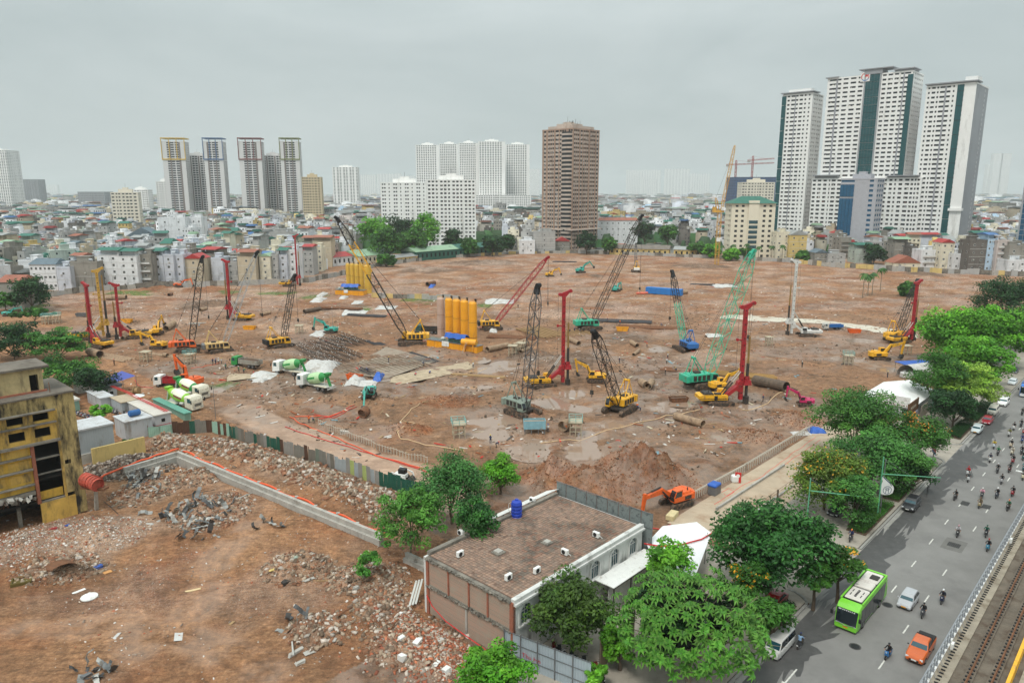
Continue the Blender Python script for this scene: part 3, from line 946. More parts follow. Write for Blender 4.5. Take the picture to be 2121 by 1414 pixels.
def excavator(px,heading,colr,label,a1=48,a2=-20,a3=-78,s=1.0,arm=None,cab=None,py=None,cat="excavator",boomswing=.0,P=None,blade=False,glassm=None):
 P=P or GG(*px)
 R=root("excavator",label,cat,P,radians(heading),EXC)
 make_tracks(R,4.3*s,2.5*s,.6*s,.9*s)
 mb=MB();mb.bev(-1.0*s,1.0*s,-1.0*s,1.0*s,.4*s,1.0*s,.08);mb.cyl((0,0,.95*s),(0,0,1.15*s),.8*s,n=12);mb.bd("undercarriage",DARKM,R)
 mb=MB();mb.bev(-2.5*s,1.3*s,-1.38*s,1.38*s,1.12*s,2.05*s,.1);mb.box(-1.9*s,-.3*s,-1.2*s,1.2*s,2.04*s,2.35*s,tx=.15,ty=.15)
 up=mb.bd("upper_body",colr,R)
 mb=MB();mb.box(-1.7*s,-.4*s,-1.41*s,-1.385*s,1.3*s,1.85*s);mb.box(-1.7*s,-.4*s,1.385*s,1.41*s,1.3*s,1.85*s)
 mb.bd("side_vent",DARKM,up)['kind']='stuff'
 MB().cyl((-1.5*s,.7*s,2.3*s),(-1.5*s,.7*s,2.8*s),.09*s).bd("exhaust",DARKM,R)
 n=8
 prof=[(-2.45*s-.45*s*sin(pi*k/n),-1.38*s+2.76*s*k/n) for k in range(n+1)]
 mb=MB();mb.plan([(x,y) for x,y in prof][::-1]+[(-2.3*s,-1.38*s),(-2.3*s,1.38*s)][0:0]+[(-2.2*s,-1.36*s),(-2.2*s,1.36*s)],1.08*s,2.15*s)
 mb.bd("counterweight",colr,R)
 mb=MB()
 mb.prism([(.1*s,1.2*s),(1.65*s,1.2*s),(1.75*s,2.1*s),(1.35*s,2.95*s),(.1*s,2.98*s)],.4*s,1.35*s)
 cb=mb.bd("cab",cab or colr,R)
 mb=MB()
 mb.prism([(.25*s,1.95*s),(1.6*s,1.95*s),(1.25*s,2.8*s),(.25*s,2.82*s)],1.352*s,1.37*s)
 mb.prism([(.25*s,1.95*s),(1.6*s,1.95*s),(1.25*s,2.8*s),(.25*s,2.82*s)],.38*s,.397*s)
 mb.quad((1.772*s,.45*s,2.12*s),(1.772*s,1.3*s,2.12*s),(1.372*s,1.3*s,2.92*s),(1.372*s,.45*s,2.92*s))
 mb.quad((1.67*s,.45*s,1.35*s),(1.67*s,1.3*s,1.35*s),(1.768*s,1.3*s,2.08*s),(1.768*s,.45*s,2.08*s))
 mb.bd("cab_window",GLASSM,cb)
 def pol(p,a,L):
  return V3((p.x+L*cos(radians(a)),0,p.z+L*sin(radians(a))))
 b0=V3((.9*s,0,1.75*s))
 b1=pol(b0,a1,2.7*s)
 b2=pol(b1,a1-38,3.1*s)
 b3=pol(b2,a3,2.9*s)
 am=arm or colr
 mb=MB();beam(mb,b0,b1,.5*s,.5*s,.85*s);beam(mb,pol(b1,a1+180,.25*s),b2,.48*s,.85*s,.42*s)
 bo=mb.bd("boom",am,R)
 mb=MB()
 for y in (-.36,.36):
  mb.cyl((1.35*s,y*s,1.3*s),(b1.x-.1,y*s,b1.z-.1),.11*s,n=6)
 pm1=b1+V3((0,0,.5*s))
 e=pol(b2,a3+180,.5*s)
 mb.cyl(pm1,pm1.lerp(e,.6),.13*s,n=6);mb.cyl(pm1.lerp(e,.6),e,.07*s,n=6)
 mb.bd("hydraulic_cylinder",DARKM,R)
 mb=MB();beam(mb,pol(b2,a3+180,.6*s),b3,.38*s,.55*s,.32*s)
 mb.bd("stick",am,R)
 mb=MB()
 pts=[]
 bs=1.0*s
 dirs=radians(a3)
 ux,uz=cos(dirs),sin(dirs)
 vx,vz=-uz,ux
 for (p_,q_) in ((-.15,.25),(.1,.55),(.6,.6),(1.05,.3),(1.2,-.25),(1.0,-.7),(.75,-.3),(.3,-.12)):
  pts.append((b3.x+bs*(ux*p_+vx*q_*.8),b3.z+bs*(uz*p_+vz*q_*.8)))
 mb.prism(pts,-.55*s,.55*s)
 mb.bd("bucket",DARKM,R)
 return R
def wheel(par,x,y,r,wd,rim=None,name="wheel"):
 mb=MB()
 mb.cyl((x,y-wd/2,r),(x,y+wd/2,r),r,n=14)
 wh=mb.bd(name,RUBBER,par)
 sg=1 if y>0 else -1
 mb=MB();mb.cyl((x,y+sg*(wd/2+.004),r),(x,y+sg*(wd/2+.03),r),r*.58,r*.5,n=10)
 mb.bd("rim",rim or GREYM,wh)
 return wh
def truck_front(R,x0,cabm,w=1.25,ztop=2.95,zb=.85,L=2.1):
 mb=MB()
 mb.loft([[(x0-L,y*w,z) for y,z in ((-1,zb),(1,zb),(1,ztop-.15),(.86,ztop),(-.86,ztop),(-1,ztop-.15))],
             [(x0-.35,y*w,z) for y,z in ((-1,zb-.3),(1,zb-.3),(1,ztop-.18),(.86,ztop-.02),(-.86,ztop-.02),(-1,ztop-.18))],
             [(x0-.08,y*w,z) for y,z in ((-1,zb-.35),(1,zb-.35),(.98,ztop-1.05),(.9,ztop-.55),(-.9,ztop-.55),(-.98,ztop-1.05))],
             [(x0,y*w,z) for y,z in ((-.94,zb-.35),(.94,zb-.35),(.94,ztop-1.2),(.88,ztop-1.1),(-.88,ztop-1.1),(-.94,ztop-1.2))]])
 cb=mb.bd("cab",cabm,R)
 mb=MB()
 mb.quad((x0+.0,-.86*w,ztop-1.12),(x0+.0,.86*w,ztop-1.12),(x0-.28,.84*w,ztop-.2),(x0-.28,-.84*w,ztop-.2))
 mb.bd("windscreen",GLASSB,cb)
 for sg in (-1,1):
  mb=MB();mb.quad((x0-1.35,sg*(w+.012),ztop-1.15),(x0-.45,sg*(w+.012),ztop-1.15),(x0-.5,sg*(w+.012),ztop-.35),(x0-1.3,sg*(w+.012),ztop-.3))
  mb.bd("side_window",GLASSB,cb)
  mb=MB();mb.box(x0+.0,x0+.06,sg*w*.62-.22,sg*w*.62+.22,zb-.1,zb+.15);mb.bd("headlight",LGREYM,cb)
  mb=MB();mb.cyl((x0-.3,sg*w,ztop-.5),(x0+.1,sg*(w+.28),ztop-.5),.03,n=4);mb.box(x0+.02,x0+.12,sg*(w+.28)-.1,sg*(w+.28)+.1,ztop-1.2,ztop-.5);mb.bd("mirror",BLACKM,cb)
 mb=MB()
 for k in range(3):
  mb.box(x0+.01,x0+.05,-.6*w,.6*w,zb+.28+k*.18,zb+.38+k*.18)
 mb.bd("grille",BLACKM,cb)
 return cb
def mixer_truck(px,heading,label,cabm,drummats,P=None,s=1.0):
 P=P or GG(*px)
 R=root("concrete_mixer_truck",label,"mixer truck",P,radians(heading),"concrete mixer trucks on the site",s)
 mb=MB();mb.box(-4.4,3.6,-.45,.45,.75,1.05);mb.box(-4.3,-.2,-1.2,1.2,1.05,1.13);mb.box(-4.5,-4.3,-1.2,1.2,.6,.8)
 mb.bd("chassis",LGREYM,R)
 truck_front(R,4.5,cabm)
 for x in (3.2,-1.6,-2.95):
  for y in (-1.0,1.0):
   wheel(R,x,y,.52,.42 if x<0 else .32)
 for sg in (-1,1):
  mb=MB();mb.prism([(-3.9,1.06),(-3.7,1.22),(-.9,1.22),(-.6,1.06),(-.6,.98),(-3.9,.98)],sg*1.0-.25,sg*1.0+.25);mb.bd("mudguard",CREAMM,R)
 a=radians(13)
 ax=V3((-cos(a),0,sin(a)))
 c0=V3((2.1,0,1.85))
 e1,e2=V3((0,1,0)),V3((sin(a),0,cos(a)))
 prof=[(0,.35),(.25,.75),(.9,1.1),(1.9,1.22),(3.0,1.2),(4.0,1.0),(5.0,.68),(5.5,.5)]
 n=18
 mb=MB()
 vs,fs,ms=[],[],[]
 for (l,r_) in prof:
  for k in range(n):
   an=2*pi*k/n
   vs.append(c0+ax*l+e1*(r_*cos(an))+e2*(r_*sin(an)))
 b0=0
 for i in range(len(prof)-1):
  for k in range(n):
   up=sin(2*pi*(k+.5)/n)
   mi=0
   if i in (0,1):mi=1
   elif i>=5:mi=1
   elif up>.35+.12*(i-3):mi=2
   elif up>.15+.12*(i-3):mi=3
   mb.add([vs[i*n+k],vs[i*n+(k+1)%n],vs[(i+1)*n+(k+1)%n],vs[(i+1)*n+k]],[(0,1,2,3)],mi)
 mb.add([vs[(len(prof)-1)*n+k] for k in range(n)],[tuple(range(n))],1)
 mb.bd("drum",drummats,R)
 e=c0+ax*5.6
 mb=MB();mb.box(e.x-.5,e.x+.25,-.5,.5,e.z+.1,e.z+.75,tx=-.15,ty=-.15);mb.bd("hopper",drummats[1],R)
 mb=MB();beam(mb,(e.x-.1,0,e.z-.3),(e.x-.7,0,1.1),.5,.25,.3);mb.bd("discharge_chute",drummats[1],R)
 mb=MB()
 for y in (-.9,.9):
  mb.cyl((e.x+.2,y,1.1),(e.x+.2,y*.6,e.z-.1),.07,n=5);mb.cyl((-3.2,y*.9,1.1),(e.x+.3,y*.5,e.z-.3),.06,n=5)
 mb.bd("drum_support",LGREYM,R)
 mb=MB();mb.cyl((1.9,-1.0,1.35),(.9,-1.0,1.35),.3,n=10);mb.bd("water_tank",LGREYM,R)
 return R
LIME=pm("drum_lime",(140,196,56),.4,0,.12,1,dirt=(120,120,70),damt=.15)
DGREEN=pm("drum_green",(40,138,66),.45,0,.15,1,dirt=(120,120,80),damt=.15)
DWHITE=pm("drum_white",(226,226,206),.5,0,.12,1,dirt=(150,140,110),damt=.2)
DBROWN=pm("drum_brown",(128,78,62),.5,0,.15,1)
DPALE=pm("drum_pale_green",(176,208,160),.5,0,.12,1)
# ---------------------------------------------------------------- people
def skin_mesh(name,joints,bones,root_i=0):
 bm=bmesh.new()
 sk=bm.verts.layers.skin.verify()
 vs=[]
 for i,(p,r) in enumerate(joints):
  v=bm.verts.new(p)
  v[sk].radius=(r,r) if not isinstance(r,tuple) else r
  v[sk].use_root=(i==root_i)
  vs.append(v)
 for a,b in bones:
  bm.edges.new((vs[a],vs[b]))
 me=bpy.data.meshes.new(name)
 bm.to_mesh(me)
 bm.free()
 o=bpy.data.objects.new(name,me)
 COL.objects.link(o)
 o.modifiers.new("grow",'SKIN')
 sb=o.modifiers.new("round",'SUBSURF')
 sb.levels=sb.render_levels=1
 dg=bpy.context.evaluated_depsgraph_get()
 res=bpy.data.meshes.new_from_object(o.evaluated_get(dg))
 bpy.data.objects.remove(o)
 return res
SHIRT0=pm("cloth_shirt_base",(40,42,50),.9)
TROU0=pm("cloth_trousers_base",(44,48,62),.9)
HAIRM=pm("hair_black",(26,22,20),.8)
SHOEM=pm("shoe_dark",(34,32,30),.8)
def hand(J,B,wi,w,d,side):
 d=Vector(d).normalized()
 x=d.cross(V3((0,0,1)))
 x=x.normalized() if x.length>.1 else V3((0,1,0))
 k=d.cross(x)
 pal=len(J);J.append((w+d*.07,.024));B.append((wi,pal))
 for q,(o,L) in enumerate(((-.030,.060),(-.010,.072),(.010,.068),(.028,.052))):
  i=len(J);J.append((w+d*(.085+L*.5)+x*o,.009));B.append((pal,i))
  J.append((w+d*(.085+L*.8)+x*o+k*.02,.008));B.append((i,i+1))
 i=len(J);J.append((w+d*.06+x*side*.045,.010));B.append((pal,i))
 J.append((w+d*.095+x*side*.052,.008));B.append((i,i+1))
def person_mesh(name,pose):
 V_=Vector
 if pose=='stand':
  pel,chest,neck,head=V_((0,0,.95)),V_((0,0,1.28)),V_((.0,0,1.47)),V_((.02,0,1.62))
  sh=[V_((0,-.19,1.42)),V_((0,.19,1.42))];el=[V_((-.02,-.27,1.14)),V_((.08,.25,1.15))];wr=[V_((.06,-.27,.90)),V_((.27,.2,1.05))]
  hp=[V_((0,-.1,.90)),V_((0,.1,.90))];kn=[V_((.05,-.11,.50)),V_((-.02,.12,.50))];an=[V_((-.03,-.11,.09)),V_((-.06,.12,.09))]
 elif pose=='bend':
  pel,chest,neck,head=V_((-.1,0,.85)),V_((.22,0,1.02)),V_((.40,0,1.08)),V_((.52,0,1.14))
  sh=[V_((.34,-.19,1.04)),V_((.34,.19,1.04))];el=[V_((.42,-.22,.76)),V_((.44,.22,.76))];wr=[V_((.56,-.16,.54)),V_((.58,.16,.52))]
  hp=[V_((-.1,-.1,.82)),V_((-.1,.1,.82))];kn=[V_((.06,-.13,.46)),V_((.0,.13,.46))];an=[V_((-.06,-.13,.09)),V_((-.1,.13,.09))]
 else:
  pel,chest,neck,head=V_((-.18,0,.86)),V_((-.10,0,1.20)),V_((-.03,0,1.40)),V_((.02,0,1.54))
  sh=[V_((-.06,-.2,1.34)),V_((-.06,.2,1.34))];el=[V_((.12,-.30,1.10)),V_((.12,.30,1.10))];wr=[V_((.36,-.29,1.04)),V_((.36,.29,1.04))]
  hp=[V_((-.14,-.11,.84)),V_((-.14,.11,.84))];kn=[V_((.26,-.18,.80)),V_((.26,.18,.80))];an=[V_((.22,-.15,.40)),V_((.22,.15,.40))]
 J=[(pel,.15),(chest,(.17,.13)),(neck,.06),(head,(.085,.10)),(head+V_((.0,0,.09)),.085),(head+V_((.085,0,-.02)),.02)]
 B=[(0,1),(1,2),(2,3),(3,4),(3,5)]
 tags={}
 for q in (0,1):
  i=len(J)
  J+=[(sh[q],.065),(el[q],.05),(wr[q],.034)]
  B+=[(1,i),(i,i+1),(i+1,i+2)]
  hand(J,B,i+2,wr[q],wr[q]-el[q] if pose!='ride' else V_((1,0,-.2)),1 if q else -1)
  i=len(J)
  J+=[(hp[q],.105),(kn[q],.07),(an[q],.05),(an[q]+V_((.14,0,-.05)),.045)]
  B+=[(0,i),(i,i+1),(i+1,i+2),(i+2,i+3)]
 me=skin_mesh(name,J,B)
 for m in (SHIRT0,TROU0,SKIN,HAIRM,SHOEM):
  me.materials.append(m)
 idx=[]
 for p in me.polygons:
  c=p.center
  dh=(c-head).length
  if dh<.24 and c.z>neck.z-(.02 if pose!='bend' else .2):
   idx.append(3 if (c.x<head.x-.01 or c.z>head.z+.1) else 2)
  elif min((c-wr[0]).length,(c-wr[1]).length)<.10 or min((c-(wr[q]+(wr[q]-el[q]).normalized()*.12)).length for q in (0,1))<.10:
   idx.append(2)
  elif min((c-an[0]-V_((.08,0,-.04))).length,(c-an[1]-V_((.08,0,-.04))).length)<.14:
   idx.append(4)
  else:
   dl=min(min((c-kn[q]).length,(c-an[q]).length,(c-(hp[q]+kn[q])/2).length) for q in (0,1))
   du=min((c-chest).length*.8,min(min((c-sh[q]).length,(c-el[q]).length) for q in (0,1)))
   idx.append(1 if dl<du or (c-hp[0]).length<.12 or (c-hp[1]).length<.12 else 0)
 me.polygons.foreach_set('material_index',idx)
 me.polygons.foreach_set('use_smooth',[True]*len(me.polygons))
 return me,head
PM={p:person_mesh("person_"+p,p) for p in ('stand','bend','ride')}
_hm=MB()
for k in range(5):
 pass
_hm.loft([[(.125*c*cos(a*pi/5),.115*c*sin(a*pi/5),z) for a in range(10)] for z,c in ((0,1.0),(.06,1.0),(.11,.8),(.14,.4))])
_hm.box(.09,.19,-.08,.08,-.01,.02)
HELM0=pm("helmet_base",(225,225,220),.4)
HELME=_hm.mesh("helmet",HELM0,True)
def cloth(rgb):
 return pm("cloth_%d_%d_%d"%rgb,rgb,.9,0,.2,6)
def paint(rgb):
 return pm("paint_%d_%d_%d"%rgb,rgb,.35,0,.06,2,coat=.4)
def person(loc,rz,pose,shirt,trousers,label,group=None,helmet=None,parent=None):
 me,head=PM[pose]
 o=ob("person",me,None,loc,rz,label,"person",group)
 for i,m in ((0,cloth(shirt)),(1,cloth(trousers))):
  o.material_slots[i].link='OBJECT'
  o.material_slots[i].material=m
 if helmet:
  h=ob("helmet",HELME,o,head+V3((0,0,.08)))
  h.material_slots[0].link='OBJECT'
  h.material_slots[0].material=paint(helmet)
 return o
# ---------------------------------------------------------------- motor scooter
BIKE0=pm("scooter_body_base",(60,60,64),.35)
SEATM=pm("black_vinyl",(28,28,30),.6)
CHROME=pm("dull_metal",(150,150,152),.35,.8,.1)
def make_bike():
 R=root("motor_scooter","scooter","scooter",(0,0,-50))
 mb=MB()
 mb.loft([[(x,y*w_,z) for y,z in ((-1,z0),(1,z0),(1,z1),(-1,z1))] for x,w_,z0,z1 in ((-.80,.06,.62,.72),(-.6,.17,.42,.74),(-.15,.19,.30,.72),(.0,.17,.26,.42),(.30,.17,.26,.36),(.42,.2,.30,.80),(.55,.2,.42,.98),(.66,.10,.55,.95))])
 mb.bd("body_panel",BIKE0,R)
 mb=MB();mb.bev(-.78,-.08,-.15,.15,.72,.82,.04);mb.bd("seat",SEATM,R)
 for x,nm in ((.64,"wheel"),(-.6,"wheel")):
  mb=MB();mb.cyl((x,-.06,.25),(x,.06,.25),.25,n=12);wh=mb.bd(nm,RUBBER,R)
  mb=MB();mb.cyl((x,-.066,.25),(x,.066,.25),.15,n=10);mb.bd("rim",CHROME,wh)
 mb=MB()
 for y in (-.1,.1):
  mb.cyl((.64,y,.25),(.5,y*.6,.75),.03,n=5)
 mb.bd("fork",CHROME,R)
 mb=MB();mb.tube([(.28,-.34,1.02),(.40,-.2,1.04),(.46,0,1.0),(.40,.2,1.04),(.28,.34,1.02)],.025,5);mb.bd("handlebar",SEATM,R)
 mb=MB();mb.ellip((.62,0,.86),.06,.11,.08,8,5);mb.bd("headlight",WHITEM,R)
 for sg in (-1,1):
  mb=MB();mb.cyl((.38,sg*.26,1.04),(.40,sg*.32,1.2),.012,n=4);mb.ellip((.40,sg*.33,1.22),.015,.06,.04,6,4);mb.bd("mirror",SEATM,R)
 mb=MB();mb.box(-.86,-.84,-.09,.09,.5,.62);mb.bd("number_plate",WHITEM,R)
 mb=MB();mb.cyl((-.75,-.2,.34),(-.2,-.2,.28),.05,n=6);mb.bd("exhaust",CHROME,R)
 return R
BIKE=make_bike()
def bike(loc,rz,colr,label,group):
 return copy_tree(BIKE,loc,rz,label,group,swap={BIKE0:paint(colr)})
# ---------------------------------------------------------------- avenue, pavement, viaduct
RM=Matrix.Rotation(ROAD,4,'Z')
def rmb():
 m=MB();m.M=RM
 return m
def rbox(mb,s0,s1,t0,t1,z0,z1,m=0,**k):
 return mb.box(t0,t1,-s1,-s0,z0,z1,m,**k)
ASPH=pm("asphalt",(128,126,123),.85,0,.14,.25,bump=.25,dirt=(112,110,108),damt=.35,dscale=.12)
DAMPSHADE=pm("damp_shaded_asphalt",(78,77,76),.55,0,.25,.8,bump=.2,dirt=(92,90,88),damt=.3,dscale=.6)  # darker asphalt for kerb stains and painted tree shade
PAVE=pm("paving",(158,150,138),.9,0,.16,.5,bump=.1,dirt=(122,116,106),damt=.35,dscale=.4)
KERB=pm("kerb_stone",(150,148,142),.9,0,.18,1.2,dirt=(108,104,98),damt=.35)
LINEM=pm("road_paint",(214,212,204),.7,0,.25,2.5,dirt=(130,128,124),damt=.35,dscale=3)
mb=rmb();mb.quad((30,27.55,.02),(1500,27.55,.02),(1500,-14,.02),(30,-14,.02));mb.bd("road",ASPH,kind=KS)
mb=rmb()
rbox(mb,-45.4,-31.2,30,86,-.3,.15);rbox(mb,-41,-31.2,86,330,-.3,.15)
pv=mb.bd("pavement",PAVE,kind=KS)
mb=rmb()
for a,b in ((30,81),(99,143),(156.5,330)):
 rbox(mb,-31.2,-28.0,a,b,-.3,.149)
mb.bd("pavement_strip",PAVE,pv)
mb=rmb()
for a,b in ((81,99),(143,156.5)):
 mb.quad((a,31.2,.146),(b,31.2,.146),(b+.0,27.5,.024),(a,27.5,.024))
mb.bd("driveway_ramp",PAVE,pv)
mb=rmb()
TILE=MB();TILE.bev(-.49,.49,-.49,.49,-.05,.006,.02)
tile_me=[TILE.mesh("paving_slab",pm("paving_slab_%d"%k,c,.9,0,.14,.8,dirt=(120,114,104),damt=.3,dscale=.8)) for k,c in enumerate(((166,158,146),(150,142,130),(158,150,140)))]
n_=0
for i in range(9):
 for j in range(30):
  s,t=-40.4+i*1.0,104+j*1.0
  o=ob("paving_slab",tile_me[rnd.randrange(3)],pv,RF(s,t,.15),ROAD)
kb=MB().box(-.49,.49,-.17,.17,-.2,.16,tx=.0,ty=.02).mesh("kerb_stone",KERB)
for a,b in ((46,80),(99,143),(157,235)):
 k_=ob("kerb",rmb().box(a,b,27.6,27.9,-.2,.10).mesh("kerb",KERB),kind=KS)
 for q in range(int(b-a)):
  ob("kerb_stone",kb,k_,RF(-27.72,a+.5+q,.003),ROAD)
def corner(tc,sgn):
 for k in range(6):
  a=k/5*pi/2
  s,t=-30.2+2.5*cos(a),tc+sgn*2.2*sin(a)
  ob("kerb_stone",kb,k_,RF(s,t,.0),ROAD+(sgn*(a) if True else 0))
corner(143,1);corner(157,-1);corner(80,1)
mb=rmb();mb.quad((46,27.5,.026),(80,27.5,.026),(80,26.95,.026),(46,26.95,.026));mb.quad((99,27.5,.026),(143,27.5,.026),(143,26.95,.026),(99,26.95,.026));mb.quad((157,27.5,.026),(235,27.5,.026),(235,26.95,.026),(157,26.95,.026))
mb.bd("gutter",KERB,kind=KS)
for s,t0,t1 in ((-17.7,66.4,330),(-21.25,91.4,330),(-13.75,92,330)):
 t=t0
 while t<t1:
  rmb().box(t-1.05,t+1.05,-s-.075,-s+.075,.02,.026).bd("lane_marking",LINEM,kind=KS)
  t+=8.42
mb=rmb();mb.add([(65.2,23.72,.026),(68.0,23.72,.026),(68.0,23.88,.026),(65.2,23.88,.026),(65.2,23.45,.026),(63.6,23.8,.026),(65.2,24.15,.026)],[(0,1,2,3),(4,6,5)])
mb.bd("lane_arrow",LINEM,kind=KS)
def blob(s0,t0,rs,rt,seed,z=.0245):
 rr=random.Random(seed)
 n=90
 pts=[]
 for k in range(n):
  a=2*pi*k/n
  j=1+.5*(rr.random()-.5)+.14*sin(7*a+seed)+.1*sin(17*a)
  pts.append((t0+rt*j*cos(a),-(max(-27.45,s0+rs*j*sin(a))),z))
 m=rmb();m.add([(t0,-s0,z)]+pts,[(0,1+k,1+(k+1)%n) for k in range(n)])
 m.bd("damp_shade_patch",DAMPSHADE,kind=KS)  # dark sheet on the road: tree shade painted in together with damp stains
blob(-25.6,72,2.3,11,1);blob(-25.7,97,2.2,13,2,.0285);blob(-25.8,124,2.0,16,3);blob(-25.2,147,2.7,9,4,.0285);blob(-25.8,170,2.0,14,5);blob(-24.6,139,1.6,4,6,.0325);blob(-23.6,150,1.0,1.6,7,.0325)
MANM=pm("manhole_iron",(82,80,78),.8,.3,.3,3)
PATCH=pm("road_patch",(112,110,106),.9,0,.15,1)
def manhole(px,py,r,label,sq=False,wd=0):
 p=G(px,py,.02)
 if sq:
  m=MB();m.box(-wd,wd,-r,r,.0,.008)
  o=m.bd("drain_grate",MANM,loc=(p.x,p.y,.024),rz=ROAD,label=label,cat="drain grate")
  m=MB()
  for k in range(7):
   y=-r+2*r*(k+.5)/7
   m.box(-wd*.95,wd*.95,y-r*.06,y+r*.06,.008,.014)
  m.bd("grate_bar",BLACKM,o)['kind']=SF
 else:
  m=MB();m.cyl((0,0,0),(0,0,.01),r,n=20)
  o=m.bd("manhole_cover",MANM,loc=(p.x,p.y,.024),label=label,cat="manhole cover")
  m=MB();m.cyl((0,0,.01),(0,0,.014),r*.75,n=20,caps=True);m.bd("cover_plate",BLACKM,o)
manhole(1771,1338,.62,"round iron manhole cover in the road behind the green bus lane")
manhole(1838,1252,.6,"round manhole cover just beside the silver hatchback")
manhole(1999,1042,.55,"left drain grate between the lane dashes",True,.9)
manhole(2043,1049,.55,"right drain grate beside the khaki scooter",True,.9)
p=G(1976,1128,.02)
s_,t_=ST(p)
rmb().box(t_-2.0,t_+2.0,-s_-1.3,-s_+1.3,.02,.0275).bd("road_patch",PATCH,kind=KS)
manhole(1976,1128,.75,"square drain grate in a pale patch of road",True,.75)
# --- the railway viaduct
VZ=10.0
VIAC=pm("viaduct_concrete",(150,140,124),.95,0,.25,.5,bump=.2,dirt=(104,90,72),damt=.45,dscale=.4)
VIAD=pm("viaduct_dark_concrete",(104,94,82),.95,0,.3,.7,bump=.25,dirt=(74,58,44),damt=.45,dscale=.5)
COPE=pm("coping_white",(222,222,220),.8,0,.1,1,dirt=(160,156,150),damt=.25)
V=root("railway_viaduct","raised concrete railway viaduct with two rails beside the avenue","viaduct",(0,0,0))
mb=rmb();rbox(mb,-10.6,6,30,900,VZ-.45,VZ-.2);rbox(mb,-10.6,-9.5,30,900,VZ-.2,VZ);rbox(mb,-7.2,4,30,900,VZ-2.2,VZ-.45);mb.bd("deck",VIAC,V)
mb=rmb();rbox(mb,-9.5,-5.4,30,900,VZ-.2,VZ-.12);mb.bd("track_bed",VIAD,V)
mb=rmb();rbox(mb,-11.1,-10.84,30,900,VZ-.7,VZ+.1);rbox(mb,-10.84,-10.6,30,900,VZ-.7,VZ-.05);mb.bd("coping",COPE,V)
for sr in (-8.45,-6.95):
 mb=rmb();rbox(mb,sr-.35,sr+.35,30,400,VZ-.12,VZ+.03);mb.bd("track_plinth",VIAD,V)
 mb=rmb();rbox(mb,sr-.075,sr+.075,30,900,VZ+.03,VZ+.06);rbox(mb,sr-.015,sr+.015,30,900,VZ+.06,VZ+.19);rbox(mb,sr-.036,sr+.036,30,900,VZ+.19,VZ+.23)
 mb.bd("rail",RUST,V)
 fm=rmb()
 for k in range(170):
  t=55+k*.6
  for q in (-.16,.16):
   rbox(fm,sr+q-.07,sr+q+.07,t-.08,t+.08,VZ+.03,VZ+.12)
 fm.bd("rail_fastener",BLACKM,V)['kind']=SF
mb=rmb();rbox(mb,-6.15,-5.8,30,700,VZ-.1,VZ+.45,ty=.05);mb.bd("power_rail_cover",YELM,V)
mb=rmb();rbox(mb,-5.4,6,30,900,VZ-.2,VZ-.05);mb.bd("far_walkway",VIAC,V)
GALV=pm("galvanised",(150,153,158),.5,.3,.15,2)
post_me=MB().box(-.06,.06,-.04,.04,0,1.25).box(-.2,.2,-.07,.07,0,.06).add([(-.03,-.04,1.0),(.03,-.04,1.0),(.03,-.5,0),(-.03,-.5,0),(-.03,-.42,0),(.03,-.42,0)],[(0,1,2,3),(3,2,5,4),(0,4,5,1)]).mesh("railing_post",GALV)
for k in range(95):
 ob("railing_post",post_me,V,RF(-10.72,56+k*1.05,VZ),ROAD)
bk=rmb()
for k in range(190):
 t=56+k*.53
 bk.box(t-.05,t+.05,10.0,10.3,VZ,VZ+.10)
bk.bd("cable_clip",BLACKM,V)['kind']=SF
for z in (.45,.85,1.25):
 mb=rmb();mb.cyl((30,10.72,VZ+z),(600,10.72,VZ+z),.035 if z<1 else .06,n=6);mb.bd("railing_rail",GALV,V)
for t in (90,64.5):
 mb=rmb();rbox(mb,-10.30,-10.12,t,t+.5,VZ+.5,VZ+1.0);mb.bd("junction_box",WHITEM,V)
mb=rmb()
for k in range(16):
 rbox(mb,-6.5+.0,.5,40+k*30,42+k*30,-.2,VZ-2.1)
for k in range(16):
 pass
V2=mb.bd("pier",VIAC,V)
V2['kind']=SF
